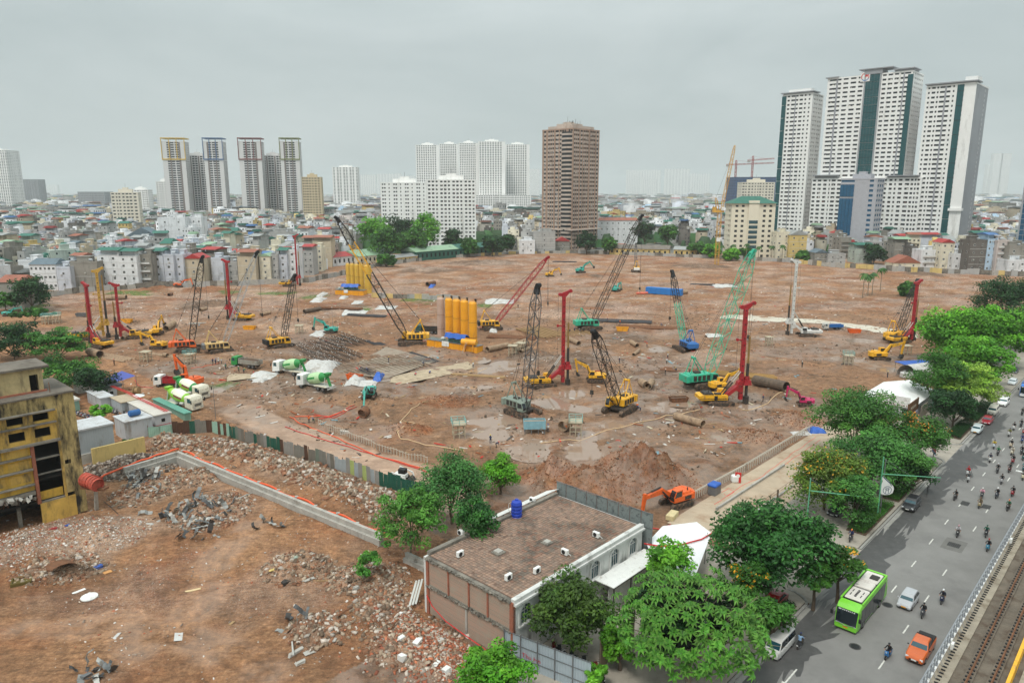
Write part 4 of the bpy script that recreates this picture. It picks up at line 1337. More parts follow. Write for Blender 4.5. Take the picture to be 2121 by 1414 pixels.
# ---------------------------------------------------------------- road vehicles
TYREG=0
HLGT=pm("headlamp",(220,224,226),.15,0,.05,spec=.8)
TLGT=pm("tail_lamp",(150,20,22),.25)
PLATEY=pm("plate_yellow",(226,158,38),.5)
BLKP=pm("black_plastic",(30,30,32),.6)
CAR={
 'hatch':(3.7,1.64,1.50,.92,.86,(.26,.07,-.36,-.49),.17),
 'sedan':(4.3,1.72,1.47,.92,.85,(.22,.05,-.24,-.38),.16),
 'suv':(4.4,1.82,1.68,1.05,1.0,(.22,.06,-.38,-.49),.2),
 'mpv':(4.4,1.72,1.75,1.02,.98,(.30,.12,-.42,-.495),.18),
 'van':(4.6,1.68,1.95,1.05,1.0,(.40,.26,-.46,-.497),.2),
 'pickup':(5.3,1.86,1.82,1.10,1.06,(.20,.06,-.12,-.17),.28)}
def car(kind,loc,rz,colr,label,plate=None,group="cars on the avenue",roofc=None):
 L,W,H,zb,zh,cab,zg=CAR[kind]
 R=root("pickup_truck" if kind=='pickup' else ("van" if kind in ('van','mpv') else "car"),label,"pickup" if kind=='pickup' else ("van" if kind in ('van','mpv') else "car"),loc,rz,group)
 pt=paint(colr)
 hw=W/2
 st=[(-L/2,.84,zg+.22,zb-.12),(-L/2+.12,.94,zg+.05,zb-.02),(-L/2+.5,.99,zg,zb),(-.1*L,1.0,zg,zb),(cab[0]*L,1.0,zg,zb*.99),(cab[0]*L+.25,.98,zg,zh),(L/2-.45,.95,zg+.02,zh-.08),(L/2-.12,.88,zg+.05,zh-.2),(L/2,.76,zg+.15,zh-.38)]
 if kind in ('van','mpv'):
  st[-2]=(L/2-.10,.9,zg+.05,zh-.06);st[-1]=(L/2,.82,zg+.12,zh-.25)
 rings=[]
 for x,w_,z0,z1 in st:
  a,b=hw*w_,z1-z0
  rings.append([(x,y,z) for y,z in ((-a*.9,z0),(a*.9,z0),(a,z0+.18*b),(a,z0+.62*b),(a*.97,z1-.06),(a*.86,z1),(-a*.86,z1),(-a*.97,z1-.06),(-a,z0+.62*b),(-a,z0+.18*b))])
 mb=MB();mb.loft(rings);bd=mb.bd("body",pt,R,smooth=False)
 x1,x2,x3,x4=[c*L for c in cab]
 wb,wt=hw*.93,hw*.76
 if kind in ('van','mpv'):wt=hw*.84
 zr=H
 rg=[[(x,y,z) for y,z in ((-wb,zb-.03),(wb,zb-.03),(b_,z1),(b_*.9,z1+.04 if z1>zb+.1 else z1),(-b_*.9,z1+.04 if z1>zb+.1 else z1),(-b_,z1))] for x,b_,z1 in ((x1,wb,zb),(x2,wt,zr-.05),((x2+x3)/2,wt,zr-.04),(x3,wt,zr-.07),(x4,wb*.96,zb+.02))]
 mb=MB();mb.loft(rg);mb.bd("roof",paint(roofc) if roofc else pt,R)
 o_=.012
 def lerp(a,b,k):return a+(b-a)*k
 mb=MB();ka,kb=.06,.93
 mb.quad(*[(lerp(x1,x2,k)+o_,sg*lerp(wb,wt,k)*.90,lerp(zb,zr-.05,k)+o_) for k,sg in ((ka,-1),(ka,1),(kb,1),(kb,-1))]);mb.bd("windscreen",GLASSB,R)
 mb=MB();mb.quad(*[(lerp(x4,x3,k)-o_,sg*lerp(wb,wt,k)*.86,lerp(zb,zr-.07,k)+o_) for k,sg in ((.2,1),(.2,-1),(.92,-1),(.92,1))]);mb.bd("rear_window",GLASSM,R)
 xm=lerp(x2,x3,.42)
 for sg in (-1,1):
  for (xa,xb_,xc,xd) in ((lerp(x1,x2,.2),xm+.04,xm+.04,x2+.02),(xm-.04,lerp(x4,x3,.25),x3+.06,xm-.04)):
   def yy(z):return sg*(lerp(wb,wt,(z-zb)/(zr-.05-zb))+o_)
   za,zc=zb+.05,zr-.16
   mb=MB();mb.quad(*[(x,yy(z),z) for x,z in ((xa,za),(xb_,za),(xc,zc),(xd,zc))]);mb.bd("side_window",GLASSM,R)
  mb=MB();mb.ellip((x1-.12,sg*(hw+.09),zb+.08),.07,.1,.08,8,5);mb.bd("mirror",pt if kind!='pickup' else BLKP,R)
  mb=MB();mb.quad((L/2-.30,sg*hw*.90,zh-.22),(L/2-.02,sg*hw*.66,zh-.36),(L/2-.09,sg*hw*.62,zh-.19),(L/2-.42,sg*hw*.88,zh-.1)) if False else mb.box(L/2-.2,L/2-.03,sg*hw*.72-.14,sg*hw*.72+.14,zh-.40,zh-.22,tx=.03);mb.bd("headlight",HLGT,R)
  mb=MB();mb.box(-L/2-.015,-L/2+.1,sg*hw*.72-.1,sg*hw*.72+.1,zb-.32,zb-.1);mb.bd("tail_light",TLGT,R)
  for x in (L*.31,-L*.31):
   wheel(R,x,sg*(hw-.12),.31 if kind not in ('pickup','suv') else .37,.2,CHROME)
 mb=MB();mb.box(L/2-.1,L/2+.012,-hw*.5,hw*.5,zg+.16,zh-.44);mb.bd("grille",BLKP,R)
 mb=MB();mb.box(L/2+.012,L/2+.03,-.25,.25,zg+.22,zg+.36);mb.bd("number_plate",PLATEY if plate else WHITEM,R)
 if kind=='pickup':
  mb=MB();mb.box(-L/2+.1,x4+.1,-hw*.9,hw*.9,zb-.02,zb+.06,ty=.05);mb.bd("bed_cover",BLKP,R)
  mb=MB();mb.tube([(x4+.05,-hw*.85,zb),(x4-.25,-hw*.8,zb+.5),(x4-.25,hw*.8,zb+.5),(x4+.05,hw*.85,zb)],.05,6);mb.bd("sports_bar",BLKP,R)
 return R
BACK=ROAD+pi
def rp(px,py,z=.02):
 return G(px,py,z)
def bus(loc,rz,colr,label,podc,stripe=None,L=10.2):
 W,H=2.5,3.05
 R=root("bus",label,"bus",loc,rz,"buses on the avenue")
 pt=paint(colr);hw=W/2
 rings=[]
 for x,zt,w_,z0 in ((-L/2,H-.25,.97,.45),(-L/2+.25,H,1,.3),(L/2-1.5,H,1,.3),(L/2-.75,H-.06,1,.3),(L/2-.3,H-.45,.98,.3),(L/2,1.0,.93,.32)):
  rings.append([(x,y*hw*w_,z) for y,z in ((-.96,z0),(.96,z0),(1,z0+.15),(1,zt-.25 if zt>1.5 else zt-.1),(.93,zt),(-.93,zt),(-1,zt-.25 if zt>1.5 else zt-.1),(-1,z0+.15))])
 mb=MB();mb.loft(rings);mb.bd("body",pt,R)
 def fx(z):
  return L/2-.3*(z-1.0)/1.6+.02
 mb=MB();mb.quad((fx(.95),-hw*.88,.95),(fx(.95),hw*.88,.95),(fx(2.6),hw*.9,2.6),(fx(2.6),-hw*.9,2.6));mb.bd("windscreen",GLASSM,R)
 mb=MB();mb.tube([(fx(.95)+.03,-hw*.8,1.02),(fx(.9)+.05,-.35,.92),(fx(.8)+.06,0,.78),(fx(.9)+.05,.35,.92),(fx(.95)+.03,hw*.8,1.02)],.03,5);mb.bd("front_chrome_line",CHROME,R)
 mb=MB()
 rr=random.Random(3)
 for k in range(9):
  w_=.22 if k==0 else rr.uniform(.08,.15)
  y=-.95+k*.2
  mb.quad((fx(2.42)+.012,y,2.40),(fx(2.42)+.012,y+w_,2.40),(fx(2.52)+.012,y+w_,2.52),(fx(2.52)+.012,y,2.52))
 mb.bd("route_sign",WHITEM,R)['kind']=SF
 for sg in (-1,1):
  n=6
  for k in range(n):
   x0,x1=L/2-1.0-k*(L-1.7)/n,L/2-1.0-(k+1)*(L-1.7)/n+.05
   mb=MB();mb.box(min(x0,x1),max(x0,x1),sg*hw+(0 if sg>0 else -.02),sg*hw+(.02 if sg>0 else 0),.55 if k not in (0,3) else .45,2.62);mb.bd("side_window",GLASSM,R)
  for x in (L*.30,-L*.26):
   wheel(R,x,sg*(hw-.13),.48,.3,GREYM)
  mb=MB();mb.prism([(-L/2+.03,.5),(-L/2+1.1,.5),(-L/2+.75,1.6),(-L/2+.03,2.0)],sg*hw+(.021 if sg>0 else -.03),sg*hw+(.03 if sg>0 else -.021));mb.bd("rear_side_panel",pt,R)
  mb=MB();mb.tube([(L/2-.4,sg*hw,2.5),(L/2+.15,sg*(hw+.2),2.45),(L/2+.2,sg*(hw+.25),2.2)],.035,5);mb.bev(L/2+.12,L/2+.3,sg*(hw+.25)-.14,sg*(hw+.25)+.14,1.75,2.25,.04);mb.bd("mirror",BLKP,R)
  mb=MB();mb.ellip((L/2-.02,sg*hw*.78,.92),.06,.16,.07,8,5);mb.bd("headlight",HLGT,R)
 mb=MB();mb.box(-L/2+.5,L/2-1.6,-hw*.86,hw*.86,H-.02,H+.012);mb.bd("roof_well",BLKP,R)
 for sg in (-1,1):
  mb=MB();mb.bev(-L/2+.3,L/2-1.4,sg*hw*.93-.1,sg*hw*.93+.1,H-.1,H+.22,.06);mb.bd("roof_rail",pt,R)
 mb=MB();mb.bev(-L/2+.25,-L/2+.5,-hw*.9,hw*.9,H-.1,H+.22,.06);mb.bd("rear_spoiler",pt,R)
 for (a,b,h) in ((L/2-4.6,L/2-1.75,.24),(L/2-6.6,L/2-4.9,.32),(-L/2+.7,L/2-6.9,.2)):
  mb=MB();mb.bev(a,b,-hw*.76,hw*.76,H+.012,H+.012+h,.1);pod=mb.bd("roof_unit",pm("roof_unit_white",(214,208,200),.6,0,.08,1,dirt=(160,150,140),damt=.2),R)
 mb=MB()
 for k in range(5):
  x=L/2-3.9+k*.36
  mb.cyl((x,0,H+.25),(x,0,H+.275),.15,n=10)
 for y in (-.55,.55):
  mb.box(L/2-3.9,L/2-3.3,y-.05,y+.05,H+.252,H+.27);mb.box(L/2-3.0,L/2-2.4,y-.05,y+.05,H+.252,H+.27)
 mb.bd("fan_grille",BLKP,R)['kind']=SF
 mb=MB();mb.box(-L/2+1.6,-L/2+2.6,-.1,.8,H+.2,H+.35);mb.bd("battery_box",DARKM,R)
 mb=MB();mb.box(L/2+.0,L/2+.03,-.25,.25,.5,.68);mb.bd("number_plate",PLATEY,R)
 return R
_pb=rp(1782,1268)
bus(_pb,BACK,(122,206,52),"lime green electric bus with white roof units on the avenue",None)
_b2=rp(2131,815)
B2=bus(_b2,BACK,(40,116,200),"blue and white city bus at the edge of the avenue",None)
for o in B2.children:
 if o.name.startswith("body"):
  mb=MB();mb.box(5.03,5.11,-1.1,1.1,.35,.85);mb.box(-5.0,4.9,-1.285,-1.26,.35,.8);mb.box(-5.0,4.9,1.26,1.285,.35,.8);mb.bd("lower_skirt",WHITEM,B2)
  break
car('hatch',rp(1880,1250),BACK,(176,178,182),"silver hatchback taxi with yellow plate beside the green bus",True)
car('pickup',rp(1906,1352),BACK,(206,96,30),"orange pickup truck with black bed cover")
car('suv',rp(1887,1051),BACK,(46,46,50),"black crossover parked at the kerb by the hedge")
car('hatch',rp(2023,894),BACK,(196,206,206),"pale silver taxi with orange roof light parked first of the kerb row",True)
car('sedan',rp(2045,875),BACK,(150,22,40),"dark red car parked at the kerb behind the silver taxi")
car('mpv',rp(2056,856),BACK,(222,216,204),"cream white minivan parked behind the dark red car")
car('suv',rp(2078,838),BACK,(228,228,226),"white crossover with grey windows parked behind the cream minivan")
car('sedan',rp(2097,795),BACK,(216,220,222),"white car farthest back along the kerb under the trees")
car('van',rp(1614,1345),BACK,(206,204,200),"dirty white delivery minivan with red rear parked at the kerb")
car('sedan',rp(1604,1252),BACK,(150,24,26),"red car half hidden in the shade of the dense dark tree")
car('sedan',rp(1733,1062),BACK,(38,38,42),"black car parked on the pavement under the yellow flowering tree")
car('hatch',rp(2101,772),BACK,(60,62,72),"dark car at the far kerb beyond the white cars")
def cp4(x,y):return (1900+x/6.15,850+y/6.15)
BKS=[(cp4(470,1145),(30,30,32),(48,48,52),(40,40,44),"rider all in black alone near the kerb"),(cp4(632,838),(186,30,40),(214,214,214),(186,30,40),"rider in a red hooded poncho"),(cp4(642,915),(90,92,92),(206,208,208),(70,70,74),"rider in grey just ahead of the red poncho"),
       (cp4(920,665),(34,40,66),(222,222,218),(30,34,60),"rider in navy on a white scooter"),(cp4(970,490),(206,176,40),(206,214,222),(40,40,40),"rider in a yellow jacket"),(cp4(1020,575),(20,120,70),(60,60,62),(20,120,70),"rider in a green jacket and green helmet"),
       (cp4(1015,800),(32,32,34),(70,70,74),(206,206,206),"rider in black with a white helmet mid road"),(cp4(1065,940),(28,28,30),(176,176,178),(40,40,40),"rider in black on a silver scooter"),(cp4(1160,335),(120,122,60),(206,206,202),(50,50,50),"rider in olive on a white scooter"),
       (cp4(1222,255),(30,30,34),(220,220,218),(36,36,40),"rider in black on a white scooter near the red car"),(cp4(1312,215),(34,34,40),(52,54,60),(40,40,44),"rider in dark clothes farthest up the road"),(cp4(1180,478),(34,34,36),(214,196,168),(30,30,34),"rider in black on a cream scooter"),
       (cp4(1195,572),(200,192,176),(214,204,182),(206,204,198),"rider in cream on a cream scooter"),(cp4(1205,682),(32,30,32),(150,40,50),(32,32,36),"rider in black on a dark red scooter behind the others"),(cp4(1162,792),(40,36,36),(96,50,46),(60,40,44),"rider in dark brown on a maroon scooter"),
       (cp4(1338,890),(60,60,62),(216,206,170),(60,60,60),"rider in grey on a pale yellow scooter"),(cp4(1330,415),(40,60,120),(40,70,130),(80,90,120),"rider in blue on a blue scooter"),(cp4(1320,562),(36,36,40),(48,50,54),(40,42,46),"rider in charcoal on a black scooter"),
       (cp4(1343,640),(34,40,40),(30,90,90),(150,180,176),"rider on a teal scooter with a pale helmet"),(cp4(1348,310),(210,206,204),(180,60,60),(220,220,220),"rider in white on a red scooter"),(cp4(815,1125),(226,160,180),(60,60,64),(226,224,222),"rider in a pink shirt with white helmet"),
       (cp4(782,1248),(120,104,80),(168,150,112),(110,80,56),"rider in khaki on a beige scooter by the drain grate"),(cp4(1000,1122),(26,26,28),(60,66,78),(236,236,236),"rider in black with a bright white helmet"),(cp4(1200,1097),(26,26,28),(160,30,44),(30,30,34),"rider in black on a bright red scooter"),
       (cp4(1143,1278),(16,96,64),(40,40,42),(226,120,40),"rider in a dark green jacket and orange helmet"),(cp4(1346,782),(30,110,116),(40,90,100),(150,180,180),"rider in turquoise at the edge of the road"),(cp4(1330,62),(34,34,36),(44,44,46),(40,40,44),"rider in black up the road beside the bus"),
       ((1982,1113),(190,186,190),(60,60,62),(196,150,160),"rider in a flowered grey blouse"),((2041,1113),(24,90,70),(60,60,64),(30,90,70),"rider in green carrying red trousers"),((2044,1142),(36,36,40),(60,140,170),(170,40,40),"rider in black on a light blue scooter with red helmet"),
       ((1949,1251),(30,34,50),(40,48,80),(236,236,236),"rider in navy with white helmet right of the silver hatchback"),((1909,1280),(28,28,30),(70,70,76),(36,36,40),"rider in black close beside the silver hatchback"),((1834,1366),(28,28,32),(40,110,170),(40,42,46),"rider in black on a blue scooter ahead of the orange pickup"),
       ((1661,1333),(130,160,190),(50,50,54),(40,50,90),"rider in a light blue shirt seen from behind"),((1760,1122),(40,50,90),(60,60,64),(226,120,50),"rider with an orange helmet waiting on the pavement")]
for i,(px,sh,bc,hm_,words) in enumerate(BKS):
 away="from behind" in words
 z=.155 if "pavement" in words else .02
 p=rp(px[0],px[1],z)
 rz=(ROAD if away else BACK)+rnd.uniform(-.1,.1)
 f=V3((cos(rz),sin(rz),0))*-.64
 p=p+f
 bike(p,rz,bc,"scooter of the "+words,"scooters on the avenue")
 person(p,rz,'ride',sh,(44,46,58) if i%3 else (90,80,70),words,"scooter riders on the avenue",hm_)
person(rp(1957,898,.155),3.6,'stand',(222,220,216),(36,36,40),"pedestrian in a white shirt on the pavement by the signboards")
# ---------------------------------------------------------------- trees
LEAFM=attr_mat("leaf",.55,1.05,.22,.2,.5,.3)
BARK=pm("bark",(96,82,68),.95,0,.3,2,bump=.3)
BARKP=pm("pale_bark",(138,124,106),.95,0,.25,2,bump=.3)
def leaf_quads(rg,C3,Nn,a,b,col):
 n=len(C3)
 r=rg.normal(size=(n,3))
 t1=np.cross(Nn,r)
 t1 /= np.linalg.norm(t1,axis=1,keepdims=True)+1e-9
 t2=np.cross(Nn,t1)
 a=np.asarray(a).reshape(-1,1);b=np.asarray(b).reshape(-1,1)
 V=np.stack([C3-t1*a,C3-t2*b*.8+t1*a*.1,C3+t1*a,C3+t2*b*.8-t1*a*.1],1).reshape(-1,3)
 return V
def crown_mesh(name,R,n,leaf,cols,seed,clumps=60,spread=.34,hollow=.25,flat=1.0,bloom=None,droop=.0,bloom_n=.05):
 rg=np.random.default_rng(seed)
 n=int(n*.9)
 d=rg.normal(size=(clumps,3))
 d /= np.linalg.norm(d,axis=1,keepdims=True)
 d[:,2]=np.where(d[:,2]<-.7,-d[:,2]*.6,d[:,2])
 rad=hollow+(1-hollow)*rg.random(clumps)**.6
 cc=d*rad[:,None]*np.array(R)*.80
 cr_=spread*min(R)*(.6+.8*rg.random(clumps))
 tone=.55+.75*rg.random(clumps)
 hue=rg.random(clumps)
 k=rg.integers(0,clumps,n)
 u=rg.normal(size=(n,3))
 u /= np.linalg.norm(u,axis=1,keepdims=True)
 u[:,2]=np.where((u[:,2]<0)&(rg.random(n)<.6),-u[:,2],u[:,2])
 rr=(rg.random(n)**.35)[:,None]
 P=cc[k]+u*rr*cr_[k][:,None]*np.array([1,1,.72*flat])
 Nn=u*.6+rg.normal(size=(n,3))*.45+np.array([0,0,.65])
 Nn /= np.linalg.norm(Nn,axis=1,keepdims=True)
 s=leaf*1.22*(.65+.7*rg.random(n))
 V=leaf_quads(rg,P,Nn,s,s*.66,None)
 c0,c1=np.array(C(*cols[0])[:3]),np.array(C(*cols[1])[:3])
 h=np.clip(hue[k]*.6+.4*rg.random(n),0,1)[:,None]
 col=(c0*(1-h)+c1*h)*(tone[k]*(.8+.4*rg.random(n)))[:,None]
 if bloom:
  top=(P[:,2]/R[2]+rg.random(n)*.5>.45)&(rg.random(n)<bloom_n)
  hot=rg.random(clumps)<.55
  top&=hot[k]
  col[top]=np.array(C(*bloom)[:3])*(.8+.4*rg.random(top.sum()))[:,None]
 F_=np.arange(n*4).reshape(-1,4)
 col4=np.concatenate([np.clip(col,0,1),np.ones((n,1))],1)
 return npmesh(name,V,F_,LEAFM,col4),cc
def trunk_mesh(name,hc,R,cc,r0,mat,seed,nl=9):
 rr=random.Random(seed)
 mb=MB()
 fork=V3((rr.uniform(-.3,.3),rr.uniform(-.3,.3),max(.5,hc-R[2]*.75)))
 mb.tube([(0,0,-.3),(rr.uniform(-.15,.15),rr.uniform(-.15,.15),fork.z*.5),fork],[r0*1.25,r0,r0*.85],8)
 idx=list(range(len(cc)))
 rr.shuffle(idx)
 for i in idx[:nl]:
  e=Vector(cc[i])+V3((0,0,hc))
  m=fork.lerp(e,.5)+V3((0,0,.12*(e-fork).length))
  mb.tube([fork,m,e],[r0*.55,r0*.32,r0*.1],5)
  for q in range(2):
   e2=e+V3((rr.uniform(-1,1),rr.uniform(-1,1),rr.uniform(-.2,.8)))*min(R)*.35
   mb.tube([m,m.lerp(e2,.6)+V3((0,0,.2)),e2],[r0*.28,r0*.16,r0*.05],4)
 return mb.mesh(name,mat)
def tree_at(px,z,R,n,leaf,cols,label,seed,base_z=None,group=None,name="tree",mat=None,r0=.2,trunk_px=None,**kw):
 p=G(px[0],px[1],z)
 bz=gz(p.x,p.y) if base_z is None else base_z
 T=root(name,label,"tree",(p.x,p.y,bz),0,group)
 cm,cc=crown_mesh("crown",R,n,leaf,cols,seed,**kw)
 ob("trunk",trunk_mesh("trunk",z-bz,R,cc,r0,mat or BARK,seed),T)
 ob("crown",cm,T,(0,0,z-bz))
 return T
DG=((24,58,26),(46,88,38))
MG=((42,92,30),(82,132,46))
BG=((64,132,26),(118,180,48))
YG=((104,152,44),(164,196,76))
ST_G="trees along the avenue"
tree_at((1185,1262),5.4,(5.0,5.0,4.2),15000,.17,((44,74,26),(88,118,42)),"feathery olive-green tree beside the arched white wall",1,.15,ST_G,clumps=85,spread=.31)
tree_at((1600,1128),7.2,(8.3,7.6,6.0),19000,.22,((28,72,32),(62,116,46)),"huge dense dark green tree at the driveway with a wide round crown",2,.15,ST_G,r0=.32,clumps=110,spread=.30)
tree_at((1742,1168),5.0,(2.6,2.6,3.0),4500,.17,MG,"small tree with yellow-orange blossom behind the huge dark crown",3,.15,ST_G,bloom=(222,160,40),bloom_n=.28,clumps=26)
tree_at((1690,1195),4.2,(2.4,2.4,2.2),3500,.17,MG,"low leafy tree hanging over the kerb near the green bus",4,.15,ST_G,clumps=24)
tree_at((1555,1205),5.2,(2.8,2.8,2.6),4500,.17,MG,"tree with sparse yellow blossom behind the big-leaved tree",5,.15,ST_G,bloom=(222,160,40),bloom_n=.20,clumps=26)
tree_at((1385,1165),5.6,(3.0,3.0,2.8),3600,.2,BG,"bright loose tree in front of the white sheet roof",6,.15,ST_G,clumps=26)
tree_at((1285,1330),3.2,(2.1,2.1,2.6),3200,.16,BG,"bright green shrub tree beside the brown notice board",7,.1,ST_G,clumps=22)
tree_at((1235,1395),2.0,(1.5,1.5,1.6),1800,.15,BG,"small bright shrub behind the grey sheet fence",8,.1,ST_G,clumps=14)
tree_at((1600,1280),3.6,(3.0,3.0,2.6),4500,.18,MG,"leafy tree overhanging the white delivery minivan",9,.15,ST_G,clumps=30)
tree_at((1712,988),5.4,(7.0,6.4,5.6),16000,.17,((66,104,36),(116,140,50)),"yellow flowering tree beside the access road",10,.15,ST_G,bloom=(224,168,52),bloom_n=.15,clumps=70,spread=.31)
tree_at((1775,870),7.4,(9.2,8.4,7.4),21000,.19,((46,96,36),(90,138,54)),"tall spreading green tree in front of the white site office",11,.15,ST_G,r0=.24,clumps=85,spread=.30)
tree_at((1805,952),5.8,(6.8,6.4,6.0),14000,.18,((40,92,38),(84,140,58)),"dense green street tree behind the banner pole",12,.15,ST_G,clumps=55)
tree_at((1895,900),6.0,(6.4,5.8,4.6),12000,.17,MG,"tree with an orange-yellow flowering top behind the red and blue sign",13,.15,ST_G,bloom=(214,138,50),bloom_n=.20,clumps=40)
tree_at((1866,962),4.8,(5.0,4.6,4.6),11000,.17,((44,100,40),(96,150,62)),"leafy street tree right of the banner pole",14,.15,ST_G,clumps=36)
tree_at((1764,1032),4.4,(3.9,3.7,4.4),9000,.17,((40,92,38),(90,146,60)),"street tree at the hedge behind the black crossover",15,.15,ST_G,clumps=36)
tree_at((1895,980),3.0,(3.2,3.2,3.0),5000,.17,DG,"small dark tree standing in the hedge by the red and blue sign",16,.15,ST_G,clumps=20)
tree_at((1942,785),7.4,(6.6,6.2,7.0),10000,.2,MG,"tall green tree next to the white site office roof",17,.15,ST_G,clumps=50)
tree_at((2005,795),6.6,(8.0,7.6,5.6),16000,.2,YG,"broad yellow-green tree beside the parked cars",18,.15,ST_G,clumps=70,flat=.7)
tree_at((1978,842),4.6,(6.4,6.0,4.6),11000,.19,DG,"dark lower tree over the parked silver taxi",19,.15,ST_G,clumps=44)
tree_at((1975,690),9.0,(11.5,11.0,8.6),17000,.32,BG,"bright green rounded tree, leftmost of the tall clump by the avenue",20,.15,ST_G,r0=.34,clumps=95,spread=.30)
tree_at((2060,690),9.5,(11.5,11.0,9.0),16000,.32,BG,"bright green rounded tree, rightmost of the tall clump by the avenue",21,.15,ST_G,r0=.34,clumps=90,spread=.30)
tree_at((2020,745),7.0,(10.0,9.4,7.0),14000,.28,BG,"bright green tree, lowest of the tall clump by the avenue",22,.15,ST_G,r0=.3,clumps=80,spread=.30)
tree_at((2085,612),9.0,(14.0,13.0,9.0),11000,.34,DG,"dark green tree at the far end of the avenue clump",23,.15,ST_G,r0=.34,clumps=70)
tree_at((2112,668),9.0,(9.0,8.0,8.0),8000,.3,MG,"mid green tree cut by the frame edge above the bus",24,.15,ST_G,clumps=50)
tree_at((850,1075),5.6,(6.2,5.8,5.0),10000,.16,((52,110,36),(104,158,60)),"light airy tree with a leaning trunk beside the brick-walled house",30,None,None,r0=.16,clumps=80,spread=.20,mat=BARKP)
tree_at((765,1165),3.0,(2.2,2.2,1.8),1600,.15,((52,110,36),(104,158,60)),"small low branch-like tree sprouting from the rubble",31,clumps=16,r0=.08)
tree_at((935,1005),6.0,(6.4,6.0,5.6),12000,.16,((44,92,44),(84,138,66)),"grey-green tree standing behind the tiled roof",32,clumps=80,spread=.30)
tree_at((985,1075),8.3,(3.5,3.4,3.2),6000,.16,((34,84,34),(70,122,50)),"dark bushy tree leaning over the tiled roof corner",33,clumps=36)
tree_at((1036,980),3.4,(3.9,3.8,3.5),6500,.17,BG,"round bright green tree beside the red earth heap",34,clumps=40)
tree_at((1018,1398),3.4,(4.3,4.0,3.0),9000,.17,BG,"round bright green tree at the lower edge below the brick wall",35,clumps=60,spread=.30)
LG_="trees around the site huts"
tree_at((25,705),5.6,(11.5,10.0,6.5),9000,.27,DG,"dark tree at the edge behind the yellow ruin",40,None,LG_,clumps=60)
tree_at((120,710),5.4,(10.5,9.5,5.4),10000,.25,((48,104,36),(92,148,58)),"layered light green tree left of the drilling rigs",41,None,LG_,clumps=60,flat=.6)
tree_at((140,770),4.6,(11.0,9.5,5.0),10000,.24,MG,"broad green tree behind the yellow ruin roof",42,None,LG_,clumps=60)
tree_at((195,790),4.2,(5.6,5.2,4.4),5500,.22,DG,"dark green tree next to the violet awning",43,None,LG_,clumps=36)
tree_at((207,855),3.0,(2.7,2.7,1.9),3200,.17,BG,"small round street tree among the parked scooters",44,None,LG_,clumps=24)
tree_at((266,916),1.2,(1.3,1.3,1.2),1300,.13,MG,"little bush at the foot of the white container",45,None,LG_,clumps=12)
tree_at((95,820),8.0,(3.5,3.0,2.0),2600,.22,((98,92,50),(120,116,66)),"dry brownish shrub crown at the ruin roof edge",46,None,LG_,clumps=20)
FT="trees beyond the site edge"
tree_at((62,603),8.0,(9,8,8.5),6000,.4,DG,"dark tree between the old houses at the site edge",50,None,FT,clumps=44)
tree_at((10,622),5.0,(8,7,4),3500,.4,MG,"light green tree by the houses at the frame edge",51,None,FT,clumps=26)
tree_at((70,650),3.0,(10,6,3),4000,.35,MG,"creeper-like shrub mass below the dark tree",52,None,FT,clumps=30)
for i,(px,z,R,cols,lb) in enumerate((((775,488),16,(15,14,15),BG,"bright green tree, leftmost of the big grove"),((830,478),17,(15,14,15),DG,"brown-green tree in the middle of the big grove"),((880,482),17,(13,13,16),BG,"bright green tree, rightmost of the big grove"),
  ((805,505),12,(16,12,12),MG,"green tree at the front of the big grove"),((850,505),11,(15,12,11),MG,"green tree low in front of the big grove"),((940,497),11,(10,9,10),DG,"dark tree right of the big grove"),((972,512),7,(8,7,8),MG,"tree in front of the green metal shed"),((1020,506),9,(9,8,9),DG,"dark tree at the end of the green shed"),
  ((1215,500),10,(9,8,10),DG,"dark tree below the brown tower"),((1262,508),7,(6,6,7),MG,"light tree right of the brown tower"),((1335,482),13,(11,10,11),DG,"tree behind the long black boom"),((1384,484),12,(9,9,12),MG,"slender tree right of the long black boom"),
  ((1632,458),14,(12,11,11),MG,"green tree left of the white tower foot"),((1690,470),12,(11,10,10),BG,"bright tree before the glass office block"),((1700,500),9,(9,8,9),MG,"tree beside the tall white house"),((1665,532),4,(7,6,5),MG,"round bush at the cream house wall"),
  ((1812,525),7,(9,8,8),DG,"dark dense tree behind the four palms"),((1880,600),3,(4,4,4),MG,"small bush beside the four palms"),((640,478),8,(12,10,9),DG,"dark tree left of the tall crane tip"),((700,500),6,(10,9,7),DG,"tree behind the yellow silos"),((800,540),4,(8,7,5),MG,"shrub below the metal roofs"),((1050,505),8,(7,7,8),DG,"tree beside the small grey house"),
  ((240,440),10,(30,16,10),MG,"far leafy clump among the left houses"),((1445,515),6,(9,7,6),MG,"tree left of the palm row"),((1475,520),5,(8,7,6),BG,"bright bushy tree at the palm row"),((1515,528),4,(7,6,5),BG,"light bush right of the palm row"),((1545,525),4,(6,6,5),MG,"bush under the cream office"))):
 tree_at(px,z,R,4400,.78,cols,lb,60+i,-.3,FT,clumps=46,spread=.33,r0=.35)
FROND=attr_mat("leaf",.6)
